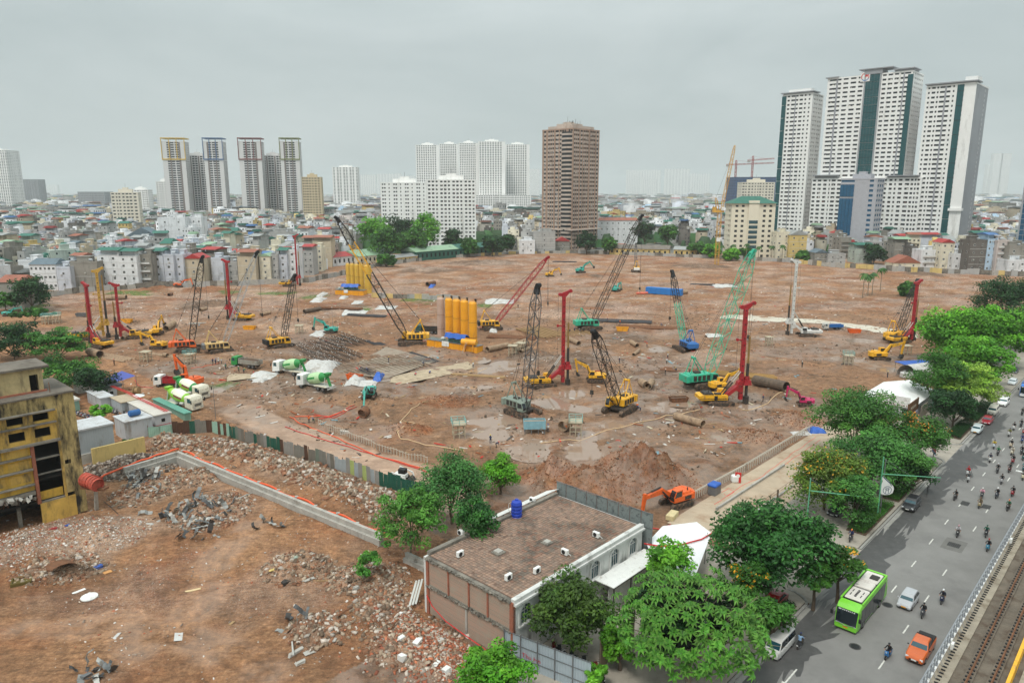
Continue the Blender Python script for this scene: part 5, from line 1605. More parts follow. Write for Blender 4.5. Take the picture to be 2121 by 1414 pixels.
def palm_mesh(seed,h):
 rr=random.Random(seed)
 mb=MB();mb.tube([(0,0,-.3),(.1,0,h*.5),(.05,.1,h)],[.22,.17,.14],7)
 tm=mb.mesh("trunk",BARKP)
 mb=MB()
 for k in range(18):
  a=2*pi*k/18+rr.uniform(-.15,.15)
  up=rr.uniform(-.1,.9)
  L=rr.uniform(2.2,3.0)
  prev=V3((0,0,0))
  mb.col=C(*rr.choice(((44,84,40),(62,104,48),(80,118,56))))
  pts=[V3((cos(a)*L*f,sin(a)*L*f,up*L*f-1.15*L*f*f)) for f in (0,.3,.6,.85,1.0)]
  sd_=V3((-sin(a),cos(a),0))
  for q in range(4):
   w0,w1=(.15,.5,.45,.3,.05)[q],(.15,.5,.45,.3,.05)[q+1]
   dn=V3((0,0,-.25))
   mb.quad(pts[q],pts[q+1],pts[q+1]+sd_*w1+dn*w1,pts[q]+sd_*w0+dn*w0)
   mb.quad(pts[q+1],pts[q],pts[q]-sd_*w0+dn*w0,pts[q+1]-sd_*w1+dn*w1)
 return tm,mb.mesh("crown",LEAFM)
PALMS=[palm_mesh(s,h) for s,h in ((1,11.0),(2,9.5),(3,10.2))]
def palm(base,i,label,sc=1.0):
 p=GG(*base) if base[1]>545 else G(*base,-.3)
 tm,cm=PALMS[i%3]
 R=root("palm_tree",label,"palm tree",p,i*1.3,"palm trees at the far side of the site",sc)
 ob("trunk",tm,R);ob("crown",cm,R,(.05,.1,(11.0,9.5,10.2)[i%3]))
for i,(b,w_) in enumerate((((1786,617),"leftmost"),((1797,613),"second"),((1806,611),"third"),((1823,603),"rightmost"))):
 palm(b,i,"tall royal palm, %s of the four on the bare ground"%w_,1.0)
for i,x in enumerate((1493,1517,1545,1570,1597,1619)):
 palm((x,538+i),i+1,"royal palm before the cream office, number %s from its roofless end"%("one","two","three","four","five","six")[i],1.05)
def rosette_tree():
 p=G(1432,1300,6.0)
 T=root("tree","tree with big glossy leaf rosettes in front of the avenue","tree",(p.x,p.y,.15),0,ST_G)
 rg=np.random.default_rng(5)
 R=np.array([7.6,6.8,5.2])
 n=400
 i_=np.arange(n)+.5;z_=1-1.32*i_/n;a_=i_*2.39996
 d=np.stack([np.sqrt(1-z_**2)*np.cos(a_),np.sqrt(1-z_**2)*np.sin(a_),z_],1)+rg.normal(size=(n,3))*.05
 lobes=.93+.07*np.sin(d[:,0]*5+1)*np.cos(d[:,1]*4)
 cc=d*R*(lobes*(.84+.18*rg.random(n)))[:,None]
 V,Cc=[],[]
 cA,cB,cM=np.array(C(40,100,28)[:3]),np.array(C(86,150,48)[:3]),np.array(C(170,196,96)[:3])
 for i in range(n):
  ax=d[i]*.6+np.array([0,0,.7])+rg.normal(size=3)*.15
  ax /= np.linalg.norm(ax)
  t1=np.cross(ax,[1,.2,0]);t1 /= np.linalg.norm(t1);t2=np.cross(ax,t1)
  m=rg.integers(7,10)
  tone=.6+.6*rg.random()
  for k in range(m):
   a=2*pi*k/m+rg.normal()*.12
   L=.76*(.75+.4*rg.random())
   o=t1*cos(a)+t2*sin(a)
   sd2=-t1*sin(a)+t2*cos(a)
   e=.7+.6*rg.random()
   p0=cc[i]+o*.06
   p1=cc[i]+o*L*.5+ax*L*.28*e
   p2=cc[i]+o*L*.98+ax*L*(.05*e-.12)
   for sg in (-1,1):
    w1,w2=.135*sg,.1*sg
    up=ax*.05
    V+=[p0,p1,p1+sd2*w1+up,p0+sd2*.04*sg,p1,p2,p2+sd2*.02*sg,p1+sd2*w1+up]
    h=rg.random()
    c=(cA*(1-h)+cB*h)*tone
    Cc+=[c*.95+cM*.05,c*.85+cM*.15]
 V=np.array(V)
 F_=np.arange(len(V)).reshape(-1,4)
 col4=np.concatenate([np.clip(np.array(Cc),0,1),np.ones((len(Cc),1))],1)
 ob("crown",npmesh("crown",V,F_,LEAFM,col4),T,(0,0,6.05))
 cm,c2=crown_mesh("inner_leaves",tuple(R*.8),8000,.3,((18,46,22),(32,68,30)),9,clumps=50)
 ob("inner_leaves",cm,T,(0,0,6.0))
 ob("trunk",trunk_mesh("trunk",6.0,tuple(R),cc,.26,BARKP,4,20),T)
rosette_tree()
def hedge(t0,t1,s0,s1,label,seed,cols=MG,h=.8):
 H=root("hedge",label,"hedge",RF((s0+s1)/2,(t0+t1)/2,.15),ROAD,"hedges along the kerb")
 L,W=t1-t0,s1-s0
 rg=np.random.default_rng(seed)
 n=int(L*W*260)
 P=np.stack([rg.uniform(-L/2,L/2,n),rg.uniform(-W/2,W/2,n),np.zeros(n)],1)
 top=h*(.6+.5*(fbm(P[:,0]/1.2,P[:,1]/1.2,seed,3)+.5))
 P[:,2]=top*rg.random(n)**.4
 Nn=rg.normal(size=(n,3))*.6+np.array([0,0,.7]);Nn /= np.linalg.norm(Nn,axis=1,keepdims=True)
 s=.09*(.7+.6*rg.random(n))
 V=leaf_quads(rg,P,Nn,s,s*.6,None)
 k=rg.random(n)[:,None]
 col=(np.array(C(*cols[0])[:3])*(1-k)+np.array(C(*cols[1])[:3])*k)
 ob("foliage",npmesh("foliage",V,np.arange(4*n).reshape(-1,4),LEAFM,np.concatenate([col,np.ones((n,1))],1)),H)
 MB().bev(-L/2-.1,L/2+.1,-W/2-.1,W/2+.1,-.02,.12,.04).bd("planting_bed",pm("bed_soil",(84,66,52),.95,0,.3,2),H)
hedge(103.5,117,-31.0,-28.5,"hedge beside the black crossover",1,MG,.9)
hedge(119,126.5,-31.0,-28.5,"clipped hedge strip between two paved gaps",2,MG,.7)
hedge(130,141.5,-31.4,-28.6,"bright green hedge at the driveway corner under the red and blue sign",3,BG,.8)
hedge(159,171,-31.0,-28.5,"dark hedge beside the parked silver taxi",4,DG,1.1)
hedge(173.5,190,-31.0,-28.5,"dark hedge beside the cream minivan",5,DG,1.2)
hedge(73,79,-31.0,-28.4,"hedge at the near kerb behind the delivery minivan",6,DG,.9)
# ---------------------------------------------------------------- town: towers
WALLW=pm("tower_white",(234,233,230),.8,0,.06,.06,dirt=(186,184,178),damt=.2,dscale=.12,streak=True)
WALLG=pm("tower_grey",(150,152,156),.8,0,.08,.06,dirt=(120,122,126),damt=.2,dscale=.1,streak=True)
WALLT=pm("tower_brown_tile",(164,136,118),.8,0,.2,.12,dirt=(122,98,86),damt=.35,dscale=.12,streak=True)
WALLT2=pm("tower_cream_band",(188,172,160),.8,0,.18,.1,dirt=(146,124,108),damt=.35,dscale=.12,streak=True)
WALLD=pm("tower_dark_grey",(92,92,96),.8,0,.12,.1)
WINM=glassy("window_dark",(30,36,40),.25,.3)
WINB=glassy("curtain_wall_blue",(24,84,118),.12,.3)
WINT=glassy("curtain_wall_teal",(14,76,80),.12,.3)
def fmat(o,u,out):
 u,w_=Vector(u),Vector(out)
 return Matrix(((u.x,w_.x,0,o[0]),(u.y,w_.y,0,o[1]),(0,0,1,o[2] if len(o)>2 else 0),(0,0,0,1)))
def facade(mb,M,W,z0,z1,cells,fh,wh,m=0,mband=None,th=.35,skip_band=False):
 mb.M=M
 tot=sum(c[0] for c in cells)
 k=W/tot
 u=.0
 for wd,ty in cells:
  if ty!='w':
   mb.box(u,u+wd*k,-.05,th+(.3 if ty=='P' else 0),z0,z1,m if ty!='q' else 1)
  u+=wd*k
 n=max(1,int(round((z1-z0)/fh)))
 f=(z1-z0)/n
 if not skip_band:
  for i in range(n):
   mb.box(.06,W-.06,-.05,th-.06,z0+i*f,z0+i*f+f*(1-wh),m if mband is None else mband)
 mb.M=None
def clutter(mb,M,W,z0,z1,fh,n,seed,cols=None):
 rr=random.Random(seed)
 mb.M=M
 nf=max(1,int((z1-z0)/fh))
 for _ in range(n):
  i=rr.randrange(nf)
  u=rr.uniform(.5,W-1.6)
  h=rr.uniform(.5,1.3)
  z=z0+i*fh+fh*rr.uniform(.35,.5)
  mb.col=C(*rr.choice(cols or ((180,178,172),(120,116,110),(206,200,190),(70,90,96),(90,60,50),(150,150,156))))
  mb.box(u,u+rr.uniform(.5,1.4),-.02,.12,z,min(z+h,z0+(i+1)*fh-.1))
 mb.M=None
CLUT=attr_mat("facade_clutter",.7)
def windows_pattern(seed,W,lo=1.0,hi=2.4):
 rr=random.Random(seed)
 cells,u=[(.8,'p')],.8
 while u<W-2:
  a,b=rr.uniform(lo,hi),rr.uniform(.7,2.0)
  cells+=[(a,'w'),(b,'p')]
  u+=a+b
 return cells
def tower(label,cat,org,rz,W,D,z1,cf,cs,fh=3.4,wh=.48,wall=None,core=None,band=None,z0=-1.7,name="apartment_tower",group=None,crown=True,nclut=0,sides=(1,),back=False,wall2=None,roofm=None,clutcols=None):
 R=root(name,label,cat,org,rz,group)
 wall=wall or WALLW
 MB().box(.4,D-.4,-W+.4,-.4,z0,z1-.2).bd("glazed_core",core or WINM,R)['kind']=SF
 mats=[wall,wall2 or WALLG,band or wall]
 mb=MB()
 facade(mb,fmat((.4,0,0),(0,-1,0),(-1,0,0)),W,z0,z1,cf,fh,wh,mband=2)
 facade(mb,fmat((.4,-W+.4,0),(1,0,0),(0,-1,0)),D-.4,z0,z1,cs,fh,wh,mband=2)
 facade(mb,fmat((D,-.4,0),(-1,0,0),(0,1,0)),D-.4,z0,z1,cs,fh,wh,mband=2)
 mb.box(D-.5,D,-W+.1,-.1,z0,z1)
 f_=mb.bd("facade",mats,R);f_['kind']=SF
 if nclut:
  mb=MB()
  clutter(mb,fmat((.36,0,0),(0,-1,0),(-1,0,0)),W,z0,z1,fh,nclut,11)
  clutter(mb,fmat((.4,-W+.36,0),(1,0,0),(0,-1,0)),D,z0,z1,fh,nclut//3,12)
  mb.bd("curtain_and_unit",CLUT,R)['kind']=SF
 mb=MB();mb.box(-.1,D+.1,-W-.1,.1,z1-.2,z1+.9);mb.bd("parapet",wall,R)
 if crown:
  rr=random.Random(hash(label)&255)
  mb=MB();mb.box(D*.3,D*.8,-W*.75,-W*.25,z1+.9,z1+4.2);mb.box(D*.35,D*.6,-W*.6,-W*.4,z1+4.2,z1+6);mb.bd("roof_plant_room",roofm or wall,R)
  mb=MB();mb.cyl((D*.5,-W*.5,z1+5),(D*.5,-W*.5,z1+10),.12,n=4);mb.bd("antenna",GREYM,R)
 return R
# --- the white trio of towers on the right, square to the avenue
T0=640.0
def stz(px,py,t0=T0):return on_t(px,py,t0)
cells_r=[(1.2,'p'),(1.2,'w'),(1.0,'p'),(1.6,'w'),(1.0,'p'),(2.6,'w'),(.7,'q'),(1.4,'w'),(.9,'p'),(2.2,'w'),(1.0,'p'),(1.2,'w'),(1.6,'p'),(1.0,'w'),(1.6,'p')]
sL=stz(1612,330)[0];sL2=stz(1673,330)[0];zL=stz(1660,196)[1]
GT="white towers beside the glass office"
TL=tower("white apartment tower, leftmost and lowest of the trio of towers","tower",RF(sL,T0),ROAD,sL2-sL,24,zL,cells_r,windows_pattern(1,24),3.5,.42,nclut=420,group=GT,crown=False)
sC=stz(1701,330)[0];sC2=stz(1872,330)[0];zC=stz(1790,158)[1]
sg0,sg1=stz(1777,330)[0],stz(1808,330)[0]
wl,wr_=sg0-sC,sC2-sg1
c1=[(1,'p'),(3,'w'),(.8,'q'),(1.4,'w'),(1,'p'),(2.2,'w'),(1,'p'),(2.4,'w'),(1,'p'),(2,'w'),(1,'p')]
TC=tower("tall middle white tower with a teal glass strip and round emblem","tower",RF(sC,T0),ROAD,sC2-sC,30,zC,[(c[0]*wl/16.8,c[1]) for c in c1]+[(sg1-sg0,'w')]+[(c[0]*wr_/16.8,c[1]) for c in c1[::-1]],windows_pattern(2,30),3.5,.42,nclut=800,group=GT,crown=False)
W_=sC2-sC
npan=14
zg0=stz(1777,372)[1]
for i in range(npan):
 za,zb_=zg0+(zC+1-zg0)*i/npan,zg0+(zC+1-zg0)*(i+1)/npan-.3
 m=MB();m.box(-.5,.3,-(sg1-sC)+.2,-(sg0-sC)-.2,za,zb_)
 g_=m.bd("glass_panel",WINT,TC)
 m=MB()
 for q in range(1,5):
  y=-(sg0-sC)-(sg1-sg0)*q/5
  m.box(-.58,-.45,y-.06,y+.06,za,zb_)
 m.bd("mullion",WALLD,g_)['kind']=SF
m=MB()
for s_q in (sg0,sg1):
 m.box(-.9,.6,-(s_q-sC)-.5,-(s_q-sC)+.5,-1,zC+3)
m.bd("glass_strip_frame",WALLG,TC)
zE=stz(1792,160)[1];sE=stz(1793,160)[0]-sC
m=MB();m.box(-.9,-.6,-sE-3.6,-sE+3.6,zE-3.6,zE+3.6);em=m.bd("emblem_panel",WHITEM,TC)
m=MB()
def ringseg(r0,r1,a0,a1,mi,x=-.94):
 n=10
 for k in range(n):
  a,b=a0+(a1-a0)*k/n,a0+(a1-a0)*(k+1)/n
  m.quad((x,-sE+r0*cos(a),zE+r0*sin(a)),(x,-sE+r1*cos(a),zE+r1*sin(a)),(x,-sE+r1*cos(b),zE+r1*sin(b)),(x,-sE+r0*cos(b),zE+r0*sin(b)),mi)
ringseg(2.5,3.1,-.6,3.6,0);ringseg(2.5,3.1,3.6,5.7,1);ringseg(.05,2.2,1.6,3.1,0)
m.bd("emblem",[pm("emblem_red",(206,52,48),.5),pm("emblem_blue",(60,110,170),.5)],em)
m=MB();m.box(-2.0,15,-(sg1-sC)-9,-(sg0-sC)+5,zC+4.5,zC+5.2)
m.box(-1,12,-(sg1-sC)-1,-(sg0-sC)+1,zC+.9,zC+4.5);m.bd("roof_canopy",WALLG,TC)
for y0,y1,zz in ((-9,1.5,.9),(-W_-1.5,-W_+14,2.2)):
 m=MB();m.box(-1.5,16,y0,y1,zC+zz,zC+zz+.8);m.box(0,14,y0+1,y1-1,zC+.9,zC+zz+.02) if zz>1 else None;m.bd("roof_canopy",WALLG,TC)
m=MB();m.box(-.35,1.0,-W_-.4,-W_+3.2,zg0,zC-2);m.bd("corner_glass",WINT,TC)
sR=stz(1903,330)[0];sR2=stz(2004,330)[0];zR=stz(1960,178)[1]
c2=[(1,'p'),(1,'w'),(1,'p'),(2,'w'),(.8,'p'),(1,'w'),(.7,'p'),(2.6,'w'),(1.0,'q'),(2,'w'),(1.2,'p'),(.9,'w'),(1.4,'p'),(3.6,'w'),(6.2,'p')]
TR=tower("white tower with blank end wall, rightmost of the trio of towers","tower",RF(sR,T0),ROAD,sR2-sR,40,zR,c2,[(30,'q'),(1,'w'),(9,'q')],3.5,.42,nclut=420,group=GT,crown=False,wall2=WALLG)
W_=sR2-sR
tot=sum(c[0] for c in c2);g0=sum(c[0] for c in c2[:13])/tot*W_;g1=sum(c[0] for c in c2[:14])/tot*W_
for i in range(12):
 za,zb_=zR*i/12+6,zR*(i+1)/12+5.6
 m=MB();m.box(-.3,.35,-g1+.1,-g0-.1,za,min(zb_,zR));m.bd("glass_panel",WINT,TR)
m=MB();m.box(-1.8,14,-W_-1,.8,zR+1.6,zR+2.4);m.box(0,12,-W_+1,-1,zR+.9,zR+1.6);m.bd("roof_canopy",WALLG,TR)
m=MB();m.box(6,20,-W_+1,-W_+9,zR+2.4,zR+6);m.bd("roof_plant_room",WALLW,TR)
m=MB();m.box(-1.6,4,-W_-.5,-g1+1,zg0-24,zg0-22);m.bd("side_terrace",WALLW,TR)
WL=sL2-sL
m=MB();m.box(-1.8,14,-WL-1,1.2,zL+1.6,zL+2.4);m.box(0,12,-WL+1,-1,zL+.9,zL+1.6);m.bd("roof_canopy",WALLG,TL)
m=MB();m.box(3,11,-WL+3,-4,zL+2.4,zL+5);m.bd("roof_plant_room",WALLW,TL)
for i in range(12):
 za,zb_=zL*i/12+3,zL*(i+1)/12+2.6
 m=MB();m.box(-.4,1.5,-3.4,.3,za,min(zb_,zL-.5));m.bd("corner_glass",WINT,TL)
zP=stz(1700,372)[1]
sW,sW2=stz(1680,430)[0],stz(1905,430)[0]
WG=tower("white lower wing block joining the three towers","building",RF(sW,T0-2.5),ROAD,sW2-sW,20,zP,windows_pattern(5,90,1.0,3.6),windows_pattern(6,20),3.5,.48,nclut=500,name="podium_block",crown=False)
m=MB();m.box(-2.5,8,-(sW2-sW)+2,-(sW2-sW)+26,zP+2,zP+2.8);m.box(0,8,-(sW2-sW)+3,-(sW2-sW)+25,zP+.9,zP+2);m.box(-2.5,8,-22,-1,zP+3,zP+3.8);m.box(0,8,-21,-2,zP+.9,zP+3);m.bd("roof_terrace",WALLG,WG)
t1=585.0
sO,sO2=on_t(1737,430,t1)[0],on_t(1812,430,t1)[0]
zO=on_t(1775,372,t1)[1]
OF=tower("slim grey tiled office block with blue glass before the white towers","office",RF(sO,t1),ROAD,sO2-sO,17,zO,[(8.5,'w'),(9,'p'),(2.4,'w'),(2,'p')],[(1,'p'),(3,'w'),(.8,'p'),(3,'w'),(.8,'p'),(3,'w'),(1,'p')],3.6,.5,wall=pm("office_tile",(170,170,176),.6,0,.08,.4,dirt=(146,146,150),damt=.2),core=WINB,name="office_block")
Wo=sO2-sO
for (za,zb_) in ((2,11),(15,zO-14),(zO-12.5,zO-4)):
 for q in range(4):
  y0=-Wo*8.5/21.9*q/4
  m=MB();m.box(-.5,.3,y0-Wo*8.5/21.9/4+.1,y0-.1,za,zb_);m.bd("glass_panel",WINB,OF)
p=on_Y(2113,440,520)
tower("dark blue glass tower at the right frame edge with a white top","tower",(p.x,520,0),ROAD,40,30,77,[(1,'p')]+[(2.2,'w'),(.12,'p')]*16,[(2.2,'w'),(.12,'p')]*12,3.8,.92,wall=WALLG,core=WINB,name="glass_tower")
cX=49.6
BT=RF(*ST(V3((cX,610))))
s0,t0_=ST(V3((cX,610)))
bz_=48+(395-272)/1532*610
cb_=[(1.0,'p'),(1.6,'w'),(.5,'p'),(1.6,'w'),(.5,'p'),(1.6,'w'),(1.2,'P')]
BR=tower("tall brown tiled apartment tower with banded windows, alone mid picture","tower",RF(s0-33,t0_),ROAD,33,36,bz_,[(1.6,'p'),(2,'w'),(1,'p')]+cb_+[(3,'w')]+cb_+cb_[:5],cb_+[(2.6,'w')]+cb_+cb_+[(2.6,'w'),(1,'p')],3.45,.5,wall=WALLT,band=WALLT2,nclut=700,crown=False)
for (x0,x1,y0,y1,h) in ((4,32,-30,-3,3.4),(9,24,-24,-8,5.6),(13,19,-19,-12,7.2)):
 MB().box(x0,x1,y0,y1,bz_+.9,bz_+h).bd("roof_storey",WALLT2,BR)
m=MB();rr=random.Random(4)
for k in range(16):
 x,y=rr.uniform(9,24),rr.uniform(-24,-8)
 m.cyl((x,y,bz_+5.6),(x,y,bz_+5.6+rr.uniform(1,4)),.15,n=4)
m.cyl((15,-15,bz_+7),(15,-15,bz_+12),.12,n=4)
m.bd("roof_mast",DARKM,BR)['kind']=SF
n=12
m=MB();rb=[(5.5*cos(pi/2+pi*k/n)*.6,-27+5.5*sin(pi/2+pi*k/n)) for k in range(n+1)]
for i in range(27):
 z=6+i*3.45
 if z<bz_-3:
  m.plan(rb+[(.5,-32.5),(.5,-21.5)][0:0],z,z+1.5)
m.bd("bay_window_band",WALLT2,BR)['kind']=SF
m=MB();m.plan([(x*.93,-27+(y+27)*.93) for x,y in rb],0,bz_-2);m.bd("bay_window_glass",WINM,BR)
m=MB();m.box(-3.0,38,-36,2.5,15.5,16.2);m.bd("podium_canopy",WALLT2,BR)
def ptower(label,pl,pr,pt,Y,D,rz=None,z0=-1.7,**kw):
 a,b=on_Y(pl,395,Y),on_Y(pr,395,Y)
 zt=on_Y((pl+pr)/2,pt,Y).z
 return tower(label,kw.pop('cat',"tower"),(a.x,Y,0),pi/2+(rz or 0),b.x-a.x,D,zt,kw.pop('cf',None) or windows_pattern(int(pl),b.x-a.x,1.2,2.6),kw.pop('cs',None) or windows_pattern(int(pr),D),**kw)
WB="white slab blocks behind the grove"
ptower("white slab block, left and farther of the pair behind the grove",788,884,380,660,15,-.05,cf=[(1.2,'p'),(1.3,'w'),(.5,'p'),(1.3,'w'),(2.4,'p'),(.9,'w'),(1.8,'p')]*4,fh=3.3,wh=.42,nclut=380,group=WB,name="apartment_block",cat="building")
ptower("white slab block, right and nearer of the pair behind the grove",884,985,374,615,15,.05,cf=[(.8,'p'),(1.5,'w'),(.9,'p'),(1.5,'w'),(1.0,'p'),(1.2,'w'),(.8,'p')]*4,fh=3.3,wh=.46,nclut=520,group=WB,name="apartment_block",cat="building")
TW="dark twin-crowned towers on the skyline"
TWM=pm("tower_pale_frame",(206,204,202),.8,0,.06,.05)
for (x0,lab,c_l,c_r,cl,crr) in ((343,"left",(206,168,60),(64,98,140),"yellow","blue"),(500,"right",(120,60,56),(120,124,70),"red","olive")):
 dc=pm("tower_brown_grey_%d"%x0,(118,108,104),.8,0,.12,.1)
 cfA=[(3,'p'),(1.6,'w'),(.8,'q'),(2,'w'),(.6,'p'),(2,'w'),(1.2,'q'),(2.6,'p')]
 A=ptower("tall tower with %s roof frame, left member of the %s dark complex"%(cl,lab),x0,x0+45,294,1080,22,.12,cf=cfA,fh=3.3,wh=.62,wall=TWM,wall2=dc,group=TW,crown=False)
 ptower("lower dark middle tower of the %s dark complex"%lab,x0+42,x0+90,323,1110,22,.12,cf=[(.6,'p'),(2,'w'),(.5,'p'),(2,'w'),(.5,'p'),(1.2,'q')]*3,fh=3.3,wh=.62,wall=TWM,wall2=dc,group=TW)
 B_=ptower("tall tower with %s roof frame, right member of the %s dark complex"%(crr,lab),x0+85,x0+123,294,1080,22,.12,cf=cfA[::-1],fh=3.3,wh=.62,wall=TWM,wall2=dc,group=TW,crown=False)
 for T_,cc_,W0 in ((A,c_l,31.7),(B_,c_r,26.8)):
  fm=pm("roof_frame_%d_%d"%(cc_[0],cc_[2]),cc_,.7)
  zt=48+(395-294)/1532*1080
  m=MB()
  for y in (.2,-W0*.33,-W0*.66,-W0-.2):
   m.box(-.9,0,y-.45,y+.45,zt-26,zt+3)
  m.box(-.95,.05,-W0-.8,.8,zt-27.5,zt-26);m.box(-.95,22,-W0-.8,.8,zt+2.2,zt+3.6)
  m.bd("roof_frame",fm,T_)
for i,(a,b,t_,Y) in enumerate(((863,912,301,1450),(912,952,299,1520),(952,992,297,1450),(992,1048,294,1430),(1048,1098,300,1480))):
 ptower("pale tower with gridded windows, number %s from the grove in the wide row"%("one","two","three","four","five")[i],a,b-1,t_,Y,26,.08,cf=[(1,'p'),(1.4,'w')]*9+[(3.5,'p')],fh=3.3,wh=.5,group="wide row of pale towers",wall=WALLW)
ptower("pale podium under the wide row of towers",855,1100,405,1400,30,name="podium_block",cat="building",crown=False)
ptower("pale blue-white tower alone left of the slab blocks",690,742,347,1700,26,.05,cf=[(1,'p'),(1.4,'w'),(2,'p'),(1.2,'w'),(.5,'w')]*4,fh=3.3,wh=.5)
ptower("beige mid-rise block beside the right dark complex",626,665,368,1000,16,.1,fh=3.6,wh=.45,wall=pm("beige_wall",(196,178,146),.8,0,.1,.1),name="apartment_block",cat="building")
ptower("small white tower left of the left dark complex",324,352,377,1150,16,.1,fh=3.4,wh=.4)
ptower("cream mid-rise among the left roofs",228,280,400,800,14,.25,fh=3.5,wh=.4,wall=pm("cream_wall",(214,206,190),.8,0,.08,.1),name="apartment_block",cat="building")
ptower("long pale mid-rise behind the cream block",268,306,394,1200,16,fh=3.5,wh=.4,name="apartment_block",cat="building")
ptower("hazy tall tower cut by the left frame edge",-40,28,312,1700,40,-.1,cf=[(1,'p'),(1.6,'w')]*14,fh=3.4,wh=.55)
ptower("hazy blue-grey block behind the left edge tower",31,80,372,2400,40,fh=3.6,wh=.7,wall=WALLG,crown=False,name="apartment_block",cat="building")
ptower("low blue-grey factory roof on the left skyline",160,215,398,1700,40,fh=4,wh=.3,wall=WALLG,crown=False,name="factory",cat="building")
ptower("building wrapped in blue netting with tower cranes on top",1519,1606,368,1150,40,fh=4,wh=.2,wall=pm("blue_netting",(58,82,116),.9,0,.25,.3),crown=False,name="wrapped_building",cat="building")
ptower("cream stepped mid-rise before the netted building",1536,1604,379,900,18,fh=3.4,wh=.4,wall=pm("cream_wall",(214,206,190),.8),name="apartment_block",cat="building")
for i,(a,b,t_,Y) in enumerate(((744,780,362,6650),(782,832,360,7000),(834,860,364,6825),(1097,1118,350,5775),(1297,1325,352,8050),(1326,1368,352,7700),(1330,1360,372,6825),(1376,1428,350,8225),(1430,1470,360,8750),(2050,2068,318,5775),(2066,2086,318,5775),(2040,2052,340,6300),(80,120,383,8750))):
 ptower("faint hazy tower on the far skyline, %s"%("pale one right of the lone tower","broad one left of the slab blocks","thin one touching the slab blocks","sliver between white row and brown tower","leftmost right of the brown tower","second right of the brown tower","low one right of the brown tower","tallest slab beyond the empty ground","end one by the yellow luffing crane","left half of the pair beyond the white trio","right half of the pair beyond the white trio","short one beside the far pair","stub on the left horizon")[i],a,b,t_,Y,40,cf=[(1,'p'),(1.5,'w')]*8,fh=7,wh=.35,core=WALLG,group="faint towers on the horizon",crown=False)  # grey core instead of dark glass: haze painted into the tower colour
# --- houses
WIN_F=pm("window_frame_white",(206,206,202),.7)
WCOL={'white':(220,221,222),'cream':(218,210,188),'grey':(168,167,164),'concrete':(142,137,128),'lavender':(196,200,208),'beige':(190,176,152),'pale green':(172,182,172),'pale pink':(196,184,178),'ochre':(206,180,116),'pale blue':(176,200,220),'dark grey':(104,98,92)}
RCOL={'green':(38,104,88),'red':(166,48,46),'blue':(70,110,160),'grey':(150,152,150),'rust':(150,88,66),'slate':(92,108,118),'pale green':(140,170,140)}
def wmat(c):
 return pm("wall_"+c.replace(' ','_'),WCOL[c],.85,0,.12,.25,dirt=tuple(int(v*.68) for v in WCOL[c]),damt=.32,dscale=.5,streak=True)
def rmat(c):
 return pm("roof_"+c.replace(' ','_'),RCOL[c],.6,0,.15,.4,dirt=tuple(int(v*.7) for v in RCOL[c]),damt=.3,dscale=.3)
WINP=MB().box(-.5,.5,-.06,.02,-.5,.5).mesh("window",WIN_F)
PANE=MB().box(-.42,-.04,-.075,-.06,-.42,.42).box(.04,.42,-.075,-.06,-.42,.42).mesh("pane",WINM)
STEELTANK=pm("steel_tank",(190,192,194),.3,.7,.1)
